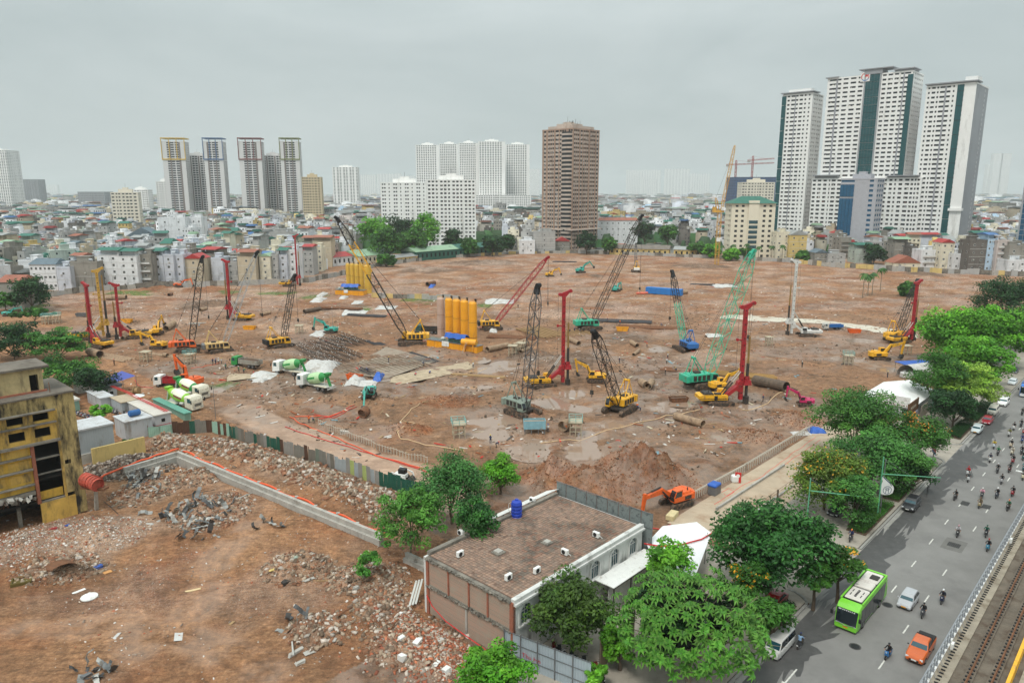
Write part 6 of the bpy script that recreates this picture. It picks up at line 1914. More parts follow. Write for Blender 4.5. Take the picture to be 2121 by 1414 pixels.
def house(label,org,rz,W,D,H,wall,floors,cols,roof,rc,seed=0,group=None,win=(1.1,1.3),each=False,gable=False,extra=True,side=False,balcony=None):
 rr=random.Random(seed+int(abs(org[0])*7))
 R=root("house",label,"house",org,rz,group)
 wm_=wmat(wall)
 MB().box(0,W,0,D,-2.2,H).bd("wall",wm_,R)
 mb=MB()
 mb.box(-.12,W+.12,-.12,D+.12,H,H+.18)
 if roof=='flat':
  for q in ((0,W,0,.15),(0,W,D-.15,D),(0,.15,.15,D-.15),(W-.15,W,.15,D-.15)):
   mb.box(*q,H+.18,H+.95)
 mb.bd("roof_slab",wm_,R)
 z2=H+.18
 if roof in ('stair','flat'):
  mb=MB();a=rr.uniform(.1,.4)*W;d0=rr.uniform(.3,.55)*D
  mb.box(a,a+W*.5,d0,d0+D*.35,z2,z2+2.6);mb.box(a-.3,a+W*.5+.3,d0-.3,d0+D*.35+.3,z2+2.6,z2+2.8);mb.bd("stair_hut",wm_,R)
  mb=MB();tx,ty=rr.uniform(.2,.8)*W,rr.uniform(.2,.4)*D
  mb.cyl((tx-.8,ty,z2+1.3),(tx+.8,ty,z2+1.3),.55,n=10);mb.box(tx-.6,tx+.6,ty-.4,ty+.4,z2,z2+.75);mb.bd("water_tank",STEELTANK,R)
 elif roof=='shed':
  zz=z2+2.3
  mb=MB()
  mb.add([(-.5,-.5,zz),(W+.5,-.5,zz),(W+.5,D+.5,zz),(-.5,D+.5,zz),(-.5,D/2,zz+1.3),(W+.5,D/2,zz+1.3)],[(0,1,5,4),(2,3,4,5),(0,4,3),(1,2,5),(3,2,1,0)]);mb.bd("metal_roof",rmat(rc),R)
  mb=MB()
  for (x,y) in ((.1,.1),(W-.1,.1),(.1,D-.1),(W-.1,D-.1)):
   mb.box(x-.08,x+.08,y-.08,y+.08,z2,zz+.2)
  mb.box(.3,W-.3,D*.3,D*.95,z2,zz-.02);mb.bd("roof_shelter",wm_,R)
 elif roof=='gable':
  mb=MB()
  if gable:
   mb.add([(-.4,-.4,H+.1),(W+.4,-.4,H+.1),(W+.4,D+.4,H+.1),(-.4,D+.4,H+.1),(W/2,-.4,H+W*.28),(W/2,D+.4,H+W*.28)],[(0,1,4),(1,2,5,4),(2,3,5),(3,0,4,5),(3,2,1,0)])
  else:
   mb.add([(-.4,-.5,H+.1),(W+.4,-.5,H+.1),(W+.4,D+.5,H+.1),(-.4,D+.5,H+.1),(.5,D/2,H+D*.24),(W-.5,D/2,H+D*.24)],[(0,1,5,4),(2,3,4,5),(0,4,3),(1,2,5),(3,2,1,0)])
  mb.bd("tiled_roof",rmat(rc),R)
 fh=H/floors
 jm=MB();jg=MB()
 for f in range(floors):
  for c in range(cols):
   if not each and rr.random()<.12:
    continue
   u=W*(c+.5)/cols+rr.uniform(-.1,.1)
   z=fh*(f+.55)
   ww,hh=win[0]*rr.uniform(.85,1.2),win[1]*rr.uniform(.85,1.1)
   if each:
    o=ob("window",WINP,R,(u,0,z));o.scale=(ww,1,hh)
    ob("pane",PANE,o)
   else:
    jm.box(u-ww/2,u+ww/2,-.06,.02,z-hh/2,z+hh/2)
    jg.box(u-ww*.42,u+ww*.42,-.08,-.06,z-hh*.42,z+hh*.42)
  if balcony and f and rr.random()<.8:
   jm.box(W*.1,W*.9,-1.0,0,fh*f-.1,fh*f);jm.box(W*.1,W*.9,-1.0,-.92,fh*f,fh*f+.85)
  elif f:
   jm.box(-.05,W+.05,-.1,-.003,fh*f-.08,fh*f+.08)
 if side:
  for f in range(floors):
   for c in range(max(1,int(D/4))):
    v=D*(c+.5)/max(1,int(D/4))
    z=fh*(f+.55)
    jm.box(-.06,.02,v-.5,v+.5,z-.6,z+.6);jg.box(-.08,-.06,v-.42,v+.42,z-.5,z+.5)
    jm.box(W-.02,W+.06,v-.5,v+.5,z-.6,z+.6);jg.box(W+.06,W+.08,v-.42,v+.42,z-.5,z+.5)
 if jm.v:
  jm.bd("facade_trim" if each else "window_frames",WIN_F if not balcony or each else wm_,R)['kind']=SF
 if jg.v:
  jg.bd("window_panes",WINM,R)['kind']=SF
 if extra and rr.random()<.7:
  mb=MB();x,z=rr.uniform(.15,.8)*W,fh*rr.uniform(1,floors-.3);mb.box(x,x+.8,-.45,-.01,z,z+.55);mb.bd("air_conditioner",LGREYM,R)
 return R
def phouse(label,pl,pr,pt,pb,wall,floors,cols,roof='flat',rc='green',D=10,rz=.0,Y=None,**kw):
 P=G((pl+pr)/2,pb)
 Y=Y or P.y
 a,b=on_Y(pl,pb,Y),on_Y(pr,pb,Y)
 H=on_Y((pl+pr)/2,pt,Y).z
 return house(label,(a.x,Y,0),rz,b.x-a.x,D,H,wall,floors,cols,roof,rc,**kw)
FRONTS=[]
GF="houses along the site edge"
for a in ((67,121,548,601,'white',3,6,'gable','slate',"white three-storey house with slate-blue roof and rows of tall windows"),(122,150,556,602,'lavender',2,1,'flat','grey',"pale blank house with one blue window beside the slate-roofed house"),(150,207,545,600,'concrete',2,0,'flat','grey',"bare concrete wall house left of the white pair"),
          (208,252,529,597,'white',5,2,'shed','green',"white five-storey house with green sheet roof, left of the white pair"),(252,289,531,597,'white',5,2,'shed','green',"white five-storey house with green sheet roof, right of the white pair"),(290,319,530,595,'concrete',4,1,'flat','grey',"weathered concrete house with a red balcony between white houses"),
          (320,343,530,592,'lavender',4,1,'shed','green',"pale lavender four-storey house, left of the terrace of three"),(344,364,530,592,'lavender',4,1,'flat','green',"pale lavender four-storey house, middle of the terrace of three"),(365,384,530,591,'lavender',4,1,'flat','green',"pale lavender four-storey house, right of the terrace of three"),
          (386,422,536,590,'beige',3,1,'gable','red',"beige house with small red gable beside the terrace"),(441,465,537,586,'lavender',3,0,'flat','grey',"blank lavender house wall behind the black boom"),(466,494,545,584,'grey',3,1,'flat','rust',"grey house with rust roof near the red mast"),(495,532,532,586,'beige',3,1,'shed','rust',"beige house with sheet roof beside the dark boom head"),
          (540,562,531,584,'cream',4,1,'gable','pale green',"cream house with pale green pointed roof"),(563,578,530,583,'grey',4,1,'flat','grey',"narrow grey house with a recessed balcony"),(579,597,528,582,'lavender',4,1,'shed','green',"narrow lavender house with green awning"),(598,618,520,581,'white',4,1,'flat','grey',"white house just left of the far red mast"),(630,650,520,570,'grey',4,2,'shed','red',"grey house with red roof right of the far red mast"),(651,668,515,562,'cream',4,2,'flat','grey',"cream house beside the beige gable block"),
          (650,688,500,553,'beige',4,0,'shed','rust',"plain beige block with rust roof at the bend of the site edge"),(560,625,483,530,'grey',3,1,'flat','pale green',"broad grey block with pale green top behind the lavender house"),(0,52,585,640,'concrete',2,1,'gable','rust',"old concrete house with red lean-to at the left edge"),
          (334,390,453,530,'white',5,2,'flat','grey',"large white five-storey block with a blank face"),(391,423,452,528,'white',5,3,'flat','green',"white block with small windows joined to the large white block"),(262,336,492,535,'lavender',3,0,'gable','slate',"blue-grey blank gabled block in front of the large white block"),(135,215,490,530,'concrete',3,1,'flat','grey',"wide bare concrete block left of the blue-grey gable"),(5,68,467,500,'beige',3,2,'shed','green',"beige block with a dark green roof shed at the left"),(22,90,495,520,'concrete',2,1,'gable','red',"long low house with a wine red roof at the left"),
          (493,550,455,500,'white',4,3,'flat','green',"white apartment house with green roof spire behind the left row"),(686,720,447,478,'white',3,4,'flat','blue',"white house with teal window rows behind the tall crane tip")):
 phouse(a[9],a[0],a[1],a[2],a[3],a[4],a[5],a[6],a[7],a[8],each=a[6]>0 and (a[1]-a[0])/max(1,a[6])>8,group=GF,D=11,balcony=a[4]=='concrete' and a[6]==1,gable='gable' in a[9] or 'pointed' in a[9])
 FRONTS.append((a[0],a[1],a[3]))
for a in ((1605,1632,483,540,'cream',4,2,'flat','grey',"cream house with pink terrace beside the palm row"),(1632,1668,487,541,'ochre',4,2,'gable','grey',"ochre and white house with a grey hipped roof"),(1718,1752,486,526,'white',3,2,'gable','red',"tall white house with a red gable roof"),(1714,1750,528,549,'grey',2,2,'flat','grey',"low grey house with an arched ground floor"),(1687,1714,524,548,'concrete',2,1,'gable','slate',"small house with slate roof left of the arched house"),
          (1770,1806,515,545,'pale green',2,1,'shed','green',"house with dark green sheet walls and roof"),(1850,1882,503,545,'concrete',3,1,'shed','pale green',"stained concrete house behind the dark tree"),(1884,1898,513,548,'dark grey',3,1,'flat','green',"narrow dark house with a green side sheet"),(1902,1943,493,535,'lavender',3,1,'shed','red',"lavender block with a bright red roof box"),(1905,1945,520,556,'white',3,2,'flat','red',"white house with red canopies on its balconies"),
          (1945,1972,503,558,'cream',4,2,'gable','red',"cream narrow house with red roof and tall window"),(1972,2002,528,560,'white',2,2,'flat','green',"low white house with green roof fence"),(2003,2037,500,563,'dark grey',4,2,'flat','rust',"grey-brown house with white grilled windows"),(2038,2058,495,563,'pale blue',5,2,'shed','blue',"pale blue tall house, left half with grilled windows"),(2058,2082,500,564,'pale pink',5,1,'flat','blue',"pink and blue tall house with balconies"),(2084,2125,512,566,'concrete',3,2,'flat','grey',"dark weathered house at the right edge"),
          (2085,2125,541,568,'white',2,2,'flat','green',"low white house with plants on its roof at the right edge"),(1850,1905,545,556,'cream',1,2,'gable','rust',"long low house with a rust tiled roof behind the palms"),(1980,2020,488,520,'concrete',3,1,'shed','pale green',"concrete block with pale green roof behind the grey-brown house"),(1765,1800,500,520,'grey',2,2,'gable','slate',"grey house roof between the white house and the dark tree"),
          (1105,1150,482,524,'grey',4,1,'flat','grey',"unfinished grey house right of the green shed"),(1075,1108,500,526,'white',2,2,'flat','red',"low white house at the far site edge"),(1150,1180,500,522,'concrete',2,1,'gable','red',"small house with red roof below the brown tower"),(1240,1320,457,505,'white',4,7,'gable','rust',"long white four-storey school block with a grid of dark windows")):
 phouse(a[9],a[0],a[1],a[2],a[3],a[4],a[5],a[6],a[7],a[8],each=True,group=GF,D=11,gable=a[7]=='gable' and a[6]<3,side=a[1]-a[0]<40,balcony='balcon' in a[9])
 FRONTS.append((a[0],a[1],a[3]))
P_=G(1560,533)
a,b=on_Y(1513,480,P_.y),on_Y(1603,480,P_.y)
zc_=on_Y(1555,424,P_.y).z
OC=tower("cream office block with dark green hipped roof and balconies","office",(a.x,P_.y,0),pi/2,b.x-a.x,16,zc_,[(1.6,'p'),(1.2,'w'),(1.4,'p'),(1.2,'w'),(2.0,'p'),(4,'w'),(2,'p'),(1.2,'w'),(1.4,'p'),(1.2,'w'),(1.4,'p')],windows_pattern(8,16),3.6,.46,wall=pm("cream_office_wall",(222,214,194),.8,0,.06,.2),name="office_block",crown=False)
w0=b.x-a.x
m=MB();m.add([(-1.5,1.5,zc_+.9),(-1.5,-w0-1.5,zc_+.9),(17.5,-w0-1.5,zc_+.9),(17.5,1.5,zc_+.9),(8,-9,zc_+6),(8,-w0+9,zc_+6)],[(0,1,5,4),(1,2,5),(2,3,4,5),(3,0,4),(3,2,1,0)]);m.bd("hipped_roof",rmat('green'),OC)
m=MB();m.box(-1.0,.3,-w0*.62,-w0*.38,0,zc_+3);m.bd("entrance_bay",pm("cream_office_wall",(222,214,194)),OC)
for i in range(7):
 m=MB();m.box(-1.3,-.95,-w0*.6,-w0*.4,3+i*3.6,5.2+i*3.6);m.bd("bay_window",GLASSB,OC)
def shed(label,p0,p1,D,H,wall,roofc,gr=None,openf=False):
 A,B=G(*p0),G(*p1)
 L=(B-A).length
 rz=atan2(B.y-A.y,B.x-A.x)
 R=root("shed",label,"shed",(A.x,A.y,-.2),rz,"sheds and low halls at the site edge")
 MB().box(0,L,0,D,-1.5,H).bd("wall",wall,R)
 m=MB();m.add([(-.6,-.6,H),(L+.6,-.6,H),(L+.6,D+.6,H),(-.6,D+.6,H),(-.6,D/2,H+D*.18),(L+.6,D/2,H+D*.18)],[(0,1,5,4),(2,3,4,5),(0,4,3),(1,2,5),(3,2,1,0)]);rf=m.bd("sheet_roof",roofc,R)
 m=MB()
 for k in range(int(L/4)):
  x=2+k*4
  m.box(x-.7,x+.7,-.05,-.003,H*.35,H*.75)
 m.bd("opening",WINM,R)['kind']=SF
GRNW=pm("green_sheet",(30,92,78),.6,0,.15,.3,dirt=(70,100,90),damt=.3)
shed("long dark green metal shed, left end of the site edge hall",(862,541),(950,533),16,6.5,GRNW,rmat('pale green'))
shed("dark green metal shed behind the small trees",(950,533),(1042,526),16,6.5,GRNW,GRNW)
shed("shed with red and white stripes behind the silos",(690,552),(742,546),14,6,wmat('white'),rmat('red'))
shed("low hall with pale green sheet roof",(745,548),(815,540),20,5.5,wmat('cream'),rmat('pale green'))
shed("small cream wall shed by the long green hall",(800,548),(865,541),10,4,wmat('ochre'),rmat('grey'))
shed("long ochre hall with a grey fibre roof",(1262,527),(1385,530),15,5,wmat('ochre'),pm("fibre_roof",(120,112,104),.95,0,.3,.3))
shed("small hall with an orange tile roof",(1250,524),(1292,525),14,5,wmat('cream'),rmat('rust'))
shed("low yellow hall under the trees right of the boom",(1395,530),(1480,533),12,5,wmat('ochre'),rmat('grey'))
def bwall(pts,h,label):
 R=root("boundary_wall",label,"wall",(0,0,0))
 for q in range(len(pts)-1):
  A,B=G(*pts[q]),G(*pts[q+1])
  n=max(1,int((B-A).length/3.2))
  for k in range(n):
   p0,p1=A.lerp(B,k/n),A.lerp(B,(k+1)/n)
   L=(p1-p0).length
   m=MB();m.M=Matrix.Translation((p0.x,p0.y,gz(p0.x,p0.y)))@Matrix.Rotation(atan2(p1.y-p0.y,p1.x-p0.x),4,'Z')
   m.box(0,L-.06,-.12,.12,-1.0,h*(.85+.3*rnd.random()));m.bd("wall_panel",rnd.choice((CONC,CONCD,wmat('ochre') if 'cream' in label else CONC,wmat('grey'))),R)
bwall([(70,618),(180,605),(330,596),(480,592),(640,585),(715,568),(800,549),(905,536)],2.6,"low grey block wall along the left far edge of the site")
bwall([(905,536),(1060,526),(1180,524)],2.0,"cream block wall along the far edge of the site below the shed")
bwall([(1180,524),(1330,529),(1500,536),(1620,543)],2.4,"grey block wall along the far edge of the site under the trees")
bwall([(1620,543),(1760,556),(1900,565),(2121,572)],3.0,"cream and grey wall below the right row of houses")
bwall([(770,617),(950,622)],2.2,"remnant cream wall behind the front silos across the site")
# --- infill of roofs: the largest ones as houses, the rest as one mass
rr=random.Random(21)
cand=[]
PX=[(q[0],q[1]) for q in ()]
def px_of(x,y,z=.0):
 q=V3((x,y,z-CAMH))
 zc=q.y*_c-q.z*_s
 return CX+F_PX*q.x/zc,CY-F_PX*(q.y*_s+q.z*_c)/zc
EDGE=[(-200,640),(0,615),(67,601),(330,592),(480,586),(640,575),(700,550),(905,530),(1060,522),(1180,519),(1330,520),(1500,528),(1620,534),(1760,545),(1900,553),(2300,562)]
def edge_y(px):
 for (a,b) in zip(EDGE,EDGE[1:]):
  if a[0]<=px<=b[0]:
   return a[1]+(b[1]-a[1])*(px-a[0])/(b[0]-a[0])
 return 560
FOOT=[(s0-40,s0+6,t0_-6,t0_+44),(sL-4,sR2+6,T0-12,T0+32),(sO-3,sO2+4,t1-4,t1+20)]
Y=300.0
while Y<1050:
 step=9.5+(Y-300)*.005
 X=-.80*Y
 while X<.80*Y:
  x,y=X+rr.uniform(-2,2),Y+rr.uniform(-3,3)
  px,py=px_of(x,y)
  X+=rr.uniform(5.2,8.2)*(1+(Y-300)/900)
  if py>edge_y(px)-7:
   continue
  if any(a-3<px<b+3 and c-6<py<c+5 for a,b,c in FRONTS):
   continue
  s,t=x*N2.x+y*N2.y,x*U2.x+y*U2.y
  if any(a<s<b and c<t<d for a,b,c,d in FOOT):
   continue
  if -16<s+9<30 and t>0:
   continue
  if (735<px<1050 and 492<py<545) or (780<px<990 and 485<py<506) or (1225<px<1420 and 500<py) or (1390<px<1660 and py>506):
   continue
  cand.append((x,y,px,py))
 Y+=step
WN,RN=list(WCOL),list(RCOL)
wts=[36,12,26,16,10,8,1,2,2,2,5]
def spec(x,y,px,py):
 fl=rr.choices((2,3,4,5,6),(14,30,30,18,5))[0]
 if px>1850 or 1150<px<1500:fl=max(2,fl-1)
 return dict(x=x,y=y,px=px,py=py,W=rr.uniform(4.5,9.0)*(1+max(0,y-500)/1500),D=rr.uniform(8,13),fl=fl,H=fl*rr.uniform(3.0,3.5),wall=rr.choices(WN,wts)[0],roof=rr.choices(('flat','shed','gable','stair'),(38,26,9,27))[0],rc=rr.choices(RN,(28,12,5,30,9,8,10))[0],rz=rr.choice((-.25,-.12,0,.1,.3,ROAD-pi/2+.0,ROAD-1.2))+rr.uniform(-.06,.06))
specs=[spec(*c) for c in cand]
specs.sort(key=lambda d: -(d['W']*d['H'])/d['y']**2)
ZON=((0,250,"at the left end of the town"),(250,480,"below the left dark towers"),(480,690,"below the right dark towers"),(690,900,"left of the slab blocks"),(900,1120,"right of the slab blocks"),(1120,1400,"behind the long black boom"),(1400,1610,"around the yellow luffing crane"),(1610,1850,"at the foot of the white trio"),(1850,2500,"right of the white trio"),(-999,0,"at the left frame edge"))
FLW={2:"two-storey",3:"three-storey",4:"four-storey",5:"five-storey",6:"six-storey"}
cnt={}
big,rest=specs[:290],specs[290:]
for d in big:
 zn=next(z for a,b,z in ZON if a<=d['px']<b)
 rw={'flat':"flat roof",'stair':"roof stair hut",'shed':d['rc']+" sheet roof",'gable':d['rc']+" pitched roof"}[d['roof']]
 lb="%s %s house with %s %s"%(d['wall'],FLW[d['fl']],rw,zn)
 k=cnt.get(lb,0);cnt[lb]=k+1
 if k:
  lb=("second","third","fourth","fifth","sixth","seventh","eighth")[k-1]+" "+lb.replace(" house with",",")
 house(lb,(d['x']-d['W']/2,d['y'],0),d['rz'],d['W'],d['D'],d['H'],d['wall'],d['fl'],max(1,int(d['W']/2.6)) if rr.random()<.7 else 0,d['roof'],d['rc'],seed=int(d['x']),group="town houses beyond the site",extra=False,side=rr.random()<.3,win=(1.2,1.3),balcony=rr.random()<.2)
class Boxes:
 def __init__(self):
  self.a=[]
 def add(self,cx,cy,rot,x0,x1,y0,y1,z0,z1,col,ridge=.0):
  self.a.append((cx,cy,rot,x0,x1,y0,y1,z0,z1,ridge,*col[:3]))
 def mesh(self,name,mat,front=False):
  A=np.array(self.a)
  n=len(A)
  X=np.stack([A[:,3],A[:,4],A[:,4],A[:,3]]*2,1)
  Yv=np.stack([A[:,5],A[:,5],A[:,6],A[:,6]]*2,1)
  Zv=np.stack([A[:,7]]*4+[A[:,8]]*4,1)
  rg_=A[:,9]
  m=(A[:,5]+A[:,6])/2
  for j in (4,5,6,7):
   Yv[:,j]=np.where(rg_>0,m,Yv[:,j])
  c,s=np.cos(A[:,2])[:,None],np.sin(A[:,2])[:,None]
  V=np.stack([A[:,0][:,None]+X*c-Yv*s,A[:,1][:,None]+X*s+Yv*c,Zv],-1).reshape(-1,3)
  q=np.array([(4,5,6,7),(0,1,5,4),(1,2,6,5),(2,3,7,6),(3,0,4,7)])
  q=q[1:2] if front else q
  F_=(np.arange(n)[:,None,None]*8+q[None]).reshape(-1,4)
  col=np.repeat(np.concatenate([A[:,10:13],np.ones((n,1))],1),len(q),axis=0)
  return npmesh(name,V,F_,mat,col)
BX,BW=Boxes(),Boxes()
DWIN=C(52,56,60)
def mass_house(d,detail):
 kq=rr.uniform(.7,1.05)
 c=C(*[min(255,v*kq) for v in WCOL[d['wall']]])
 x,y,r=d['x'],d['y'],d['rz']
 W,D,H=d['W'],d['D'],d['H']
 BX.add(x,y,r,-W/2,W/2,0,D,-2.2,H,c)
 kq=rr.uniform(.6,1.0)
 rc=C(*[v*kq for v in RCOL[d['rc']]])
 if d['roof'] in ('shed','gable'):
  z=H+(2.2 if d['roof']=='shed' else .05)
  BX.add(x,y,r,-W/2-.4,W/2+.4,-.4,D+.4,z,z+1.5,rc,1.0)
  if d['roof']=='shed':
   BX.add(x,y,r,-W/2+.3,W/2-.3,D*.3,D*.95,H,z+.02,c)
 else:
  BX.add(x,y,r,-W*.3,W*.15,D*.3,D*.7,H,H+2.7,c)
  if rr.random()<.6:
   BX.add(x,y,r,W*.2,W*.2+1.4,1,2.2,H,H+1.3,C(196,198,200))
  BX.add(x,y,r,-W/2,W/2,-.08,.1,H,H+.8,c)
 if detail:
  nf=d['fl'];fh=H/nf;nc=max(1,int(W/2.6))
  for f in range(nf):
   for q in range(nc):
    if rr.random()<.75:
     u=-W/2+W*(q+.5)/nc
     BW.add(x,y,r,u-.6,u+.6,-.04,.02,fh*(f+.35),fh*(f+.75),DWIN)
for d in rest:
 mass_house(d,True)
print("houses",len(specs),"things",len(big))
for i in range(6500):
 y=1000*(6.0**(rr.random()**1.25))
 x=rr.uniform(-.85,.85)*y
 s=x*N2.x+y*N2.y
 big_=1+y/2200
 d=dict(x=x,y=y,W=rr.uniform(8,17)*big_,D=rr.uniform(9,16)*big_,fl=4,H=rr.choice((8,10,12,14,17,20))*rr.uniform(.9,1.2)*(1.5 if rr.random()<.05 else 1),wall=rr.choices(WN,wts)[0],roof=rr.choices(('flat','shed','gable'),(60,28,12))[0],rc=rr.choices(RN,(28,12,5,30,9,8,10))[0],rz=rr.uniform(-.4,.8))
 mass_house(d,y<1600)
for i in range(2200):
 y=420*(5.0**rr.random());x=rr.uniform(-.8,.8)*y
 px,py=px_of(x,y)
 if py>edge_y(px)-8:continue
 w_=rr.uniform(2,6)*(1+y/1500)
 BX.add(x,y,rr.uniform(0,3),-w_,w_,-w_*.7,w_*.7,0,rr.uniform(5,11),C(*rr.choice(((46,84,44),(60,98,52),(52,76,46)))),.5)
o=ob("town_roofs",BX.mesh("town_roofs",attr_mat("town_mass",.85,1.0,0,.16,.2)),kind='stuff')
o['label']="mass of small roofs and houses reaching to the hazy horizon"
o2=ob("town_windows",BW.mesh("town_windows",attr_mat("town_mass"),True),kind='stuff');o2['label']="dark windows of the small houses of the town"
# --- tower cranes
LUFY=pm("luffing_yellow",(206,158,62),.6,0,.2,.5)
def luffing():
 Y=470.0
 p=on_Y(1487,500,Y)
 R=root("tower_crane","yellow luffing tower crane left of the cream office","tower crane",(p.x,Y,0),0)
 top=on_Y(1487,440,Y)
 m=MB();lattice(m,(0,0,0),(0,0,top.z),2.2,.14,2.4,.01,.01,1,1);m.bd("mast",LUFY,R)
 m=MB();m.box(-4.5,2.5,-1.5,1.5,top.z,top.z+1.2);m.box(-4.5,-2.5,-1.4,1.4,top.z+1.2,top.z+3.5);m.bd("machine_deck",LUFY,R)
 m=MB();m.bev(.6,2.4,-2.6,-1.2,top.z+1.2,top.z+3.4,.1);m.bd("cab",WHITEM,R)
 e=on_Y(1522,301,Y)
 m=MB();lattice(m,(1.0,0,top.z+1.2),(e.x-p.x,0,e.z),1.5,.11,1.7);m.bd("jib",LUFY,R)
 m=MB();lattice(m,(-1,0,top.z+1.2),(-3,0,top.z+9),1.4,.12,2.0);m.bd("a_frame",LUFY,R)
 m=MB();m.cyl((-3,0,top.z+9),((e.x-p.x)*.9,0,top.z+(e.z-top.z)*.9),.05,n=3);m.bd("luffing_rope",ROPE,R)
 m=MB();m.box(-1.3,1.3,-1.35,-1.2,16,18.5);m.bd("sign_board",WHITEM,R)
luffing()
PINKC=pm("far_crane_red",(170,96,92),.7)
for (bx,by,ty,l0,l1,lab) in ((1522,385,332,1502,1600,"hazy red and white tower crane, left one over the netted building"),(1556,385,323,1545,1600,"hazy red and white tower crane, right one over the netted building")):
 Y=1170.0
 a,t_=on_Y(bx,by,Y),on_Y(bx,ty,Y)
 R=root("tower_crane",lab,"tower crane",(a.x,Y,0),0,"tower cranes over the netted building")
 m=MB();lattice(m,(0,0,40),(0,0,t_.z),2.2,.3,3,.01,.05,1,.6,bracer=.2);m.bd("mast",PINKC,R)
 zj=t_.z-7
 m=MB();lattice(m,(on_Y(l0,by,Y).x-a.x,0,zj),(on_Y(l1,by,Y).x-a.x,0,zj+3),1.6,.25,3,.01,.05,1,.5,bracer=.18);m.bd("jib",PINKC,R)
 m=MB();m.cyl((0,0,t_.z),((on_Y(l1,by,Y).x-a.x)*.7,0,zj+2),.12,n=3);m.cyl((0,0,t_.z),(on_Y(l0,by,Y).x-a.x,0,zj),.12,n=3);m.bd("tie_rope",PINKC,R)
 m=MB();x=on_Y(l0,by,Y).x-a.x;m.box(x,x+4,-1,1,zj-3,zj);m.bd("counterweight",CONC,R)
# ---------------------------------------------------------------- demolition yard: the yellow ruin
YW=pm("ruin_yellow_plaster",(206,166,82),.9,0,.25,.5,bump=.2,dirt=(84,74,56),damt=.5,dscale=.6,streak=True)
YWC=pm("ruin_clean_yellow",(214,170,68),.9,0,.2,.5,bump=.1,dirt=(140,110,62),damt=.4,dscale=.5,streak=True)
BWALL=pm("ruin_stained_wall",(178,156,104),.95,0,.3,.5,bump=.25,dirt=(40,36,32),damt=.62,dscale=.8,streak=True)
SOOT=pm("sooty_interior",(38,35,32),.95,0,.4,.8,bump=.2)
ROOFG=pm("ruin_roof_felt",(112,104,94),.95,0,.35,.4,bump=.4,dirt=(74,66,56),damt=.4,dscale=.5)
BRICK=pm("raw_brick",(158,96,74),.95,0,.3,3,bump=.4,dirt=(118,96,82),damt=.3,dscale=1.5)
YR=root("ruined_building","half demolished yellow building with a burnt-out stairwell and stained walls","building",RF(-118.5,0,0),ROAD)
def yb(name,boxes,mat,par=None,**kw):
 m=MB()
 for b in boxes:
  m.box(*b,**kw)
 return m.bd(name,mat,par or YR)
zt=18.6
yb("upper_wall",[(8,31,0,.4,16.8,zt+.25)],BWALL)
yb("wall",[(8,22.3,0,.4,15.4,16.5),(24.3,25.5,0,.4,15.4,16.5),(27.5,28.6,0,.4,15.4,16.5),(8,28.6,.01,.4,16.5,16.8),(8,22.3,0,.4,12.95,14.3),(24.3,25.5,0,.4,12.95,14.3),(27.5,28.6,0,.4,12.95,14.3),(8,28.6,.02,.4,14.3,15.4),(8,28.6,0,.4,11.9,12.95)],YW)
yb("corner_pillar",[(29.6,31,-.05,1.5,0,16.8)],BWALL)
yb("stained_wall",[(28.6,29.6,.03,.4,8.7,16.8),(28.6,28.8,.03,.4,8.0,8.7),(28.6,29.6,.03,.4,3.6,8.0)],BWALL)
yb("lower_wall",[(25.0,29.6,0,.4,-.5,3.0),(28.3,28.6,0,.4,3.0,11.9)],YW)
yb("recessed_wall",[(8,24.7,.35,.6,5.2,11.9)],YWC)
yb("brick_jamb",[(24.7,25.15,-.03,1.2,3.0,11.9)],BRICK)
for (z0,h,d) in ((12.0,.35,.45),(10.35,.2,.35),(8.4,.2,.35),(6.1,.18,.3)):
 yb("ledge",[(8,24.65 if z0<12 else 28.5,-d,.36 if z0<12 else 0,z0,z0+h)],CONCD)
for (z0,d) in ((16.72,.7),(14.9,.55)):
 yb("canopy_slab",[(8,28.3,-d,-.003,z0,z0+.18)],CONCD)
for z0 in (10.9,8.95,7.0):
 for k in range(4):
  yb("panel_frame",[(12.2+k*3.2,14.8+k*3.2,.30,.347,z0-.35,z0+.95)],YW)
yb("corner_beam",[(8,24.6,-.1,.6,4.6,5.2)],CONCD)
yb("interior",[(8,30,8.0,8.3,-.5,18),(8,8.3,.6,8,-.5,18),(29.8,30.2,1.6,8,-.5,18)],SOOT)
for z0 in (3.0,6.3,9.6,12.7):
 yb("floor_slab",[(8.4,29.5,.62,7.9,z0,z0+.25)],SOOT)
yb("burnt_floor_edge",[(25.2,28.3,.05,.5,9.6,9.8),(25.2,28.3,.05,.5,7.3,7.45),(25.2,28.3,.05,.5,3.0,3.2)],CONCD)
yb("inner_parapet",[(25.2,28.25,.8,1.0,3.2,4.5)],YWC)
yb("inner_column",[(22.2,22.7,1.0,1.5,-.5,4.6),(19.0,19.5,1.0,1.5,-.5,4.6)],CONCD)
yb("roof",[(7.8,31.2,-.25,10.5,zt+.25,zt+.5)],ROOFG)
yb("back_wall",[(8,31,10,10.4,-.5,zt+.2),(30.6,31,1.55,10,-.5,zt+.2)],BWALL)
PHW=pm("penthouse_plaster",(188,168,124),.95,0,.25,.8,bump=.2,dirt=(110,98,78),damt=.4,dscale=1,streak=True)
yb("penthouse_wall",[(20,23.3,2.6,2.9,zt+.5,zt+4.1),(23.3,26.3,2.55,2.9,zt+.5,zt+4.1),(27.4,28.0,2.6,2.9,zt+.5,zt+4.1),(26.3,27.4,2.62,2.9,zt+3.1,zt+4.1),(27.7,28.0,2.9,7.5,zt+.5,zt+4.1),(20,28,7.5,7.8,zt+.5,zt+4.1)],PHW)
yb("penthouse_inside",[(20.1,27.6,4.5,4.7,zt+.5,zt+4.0)],SOOT)
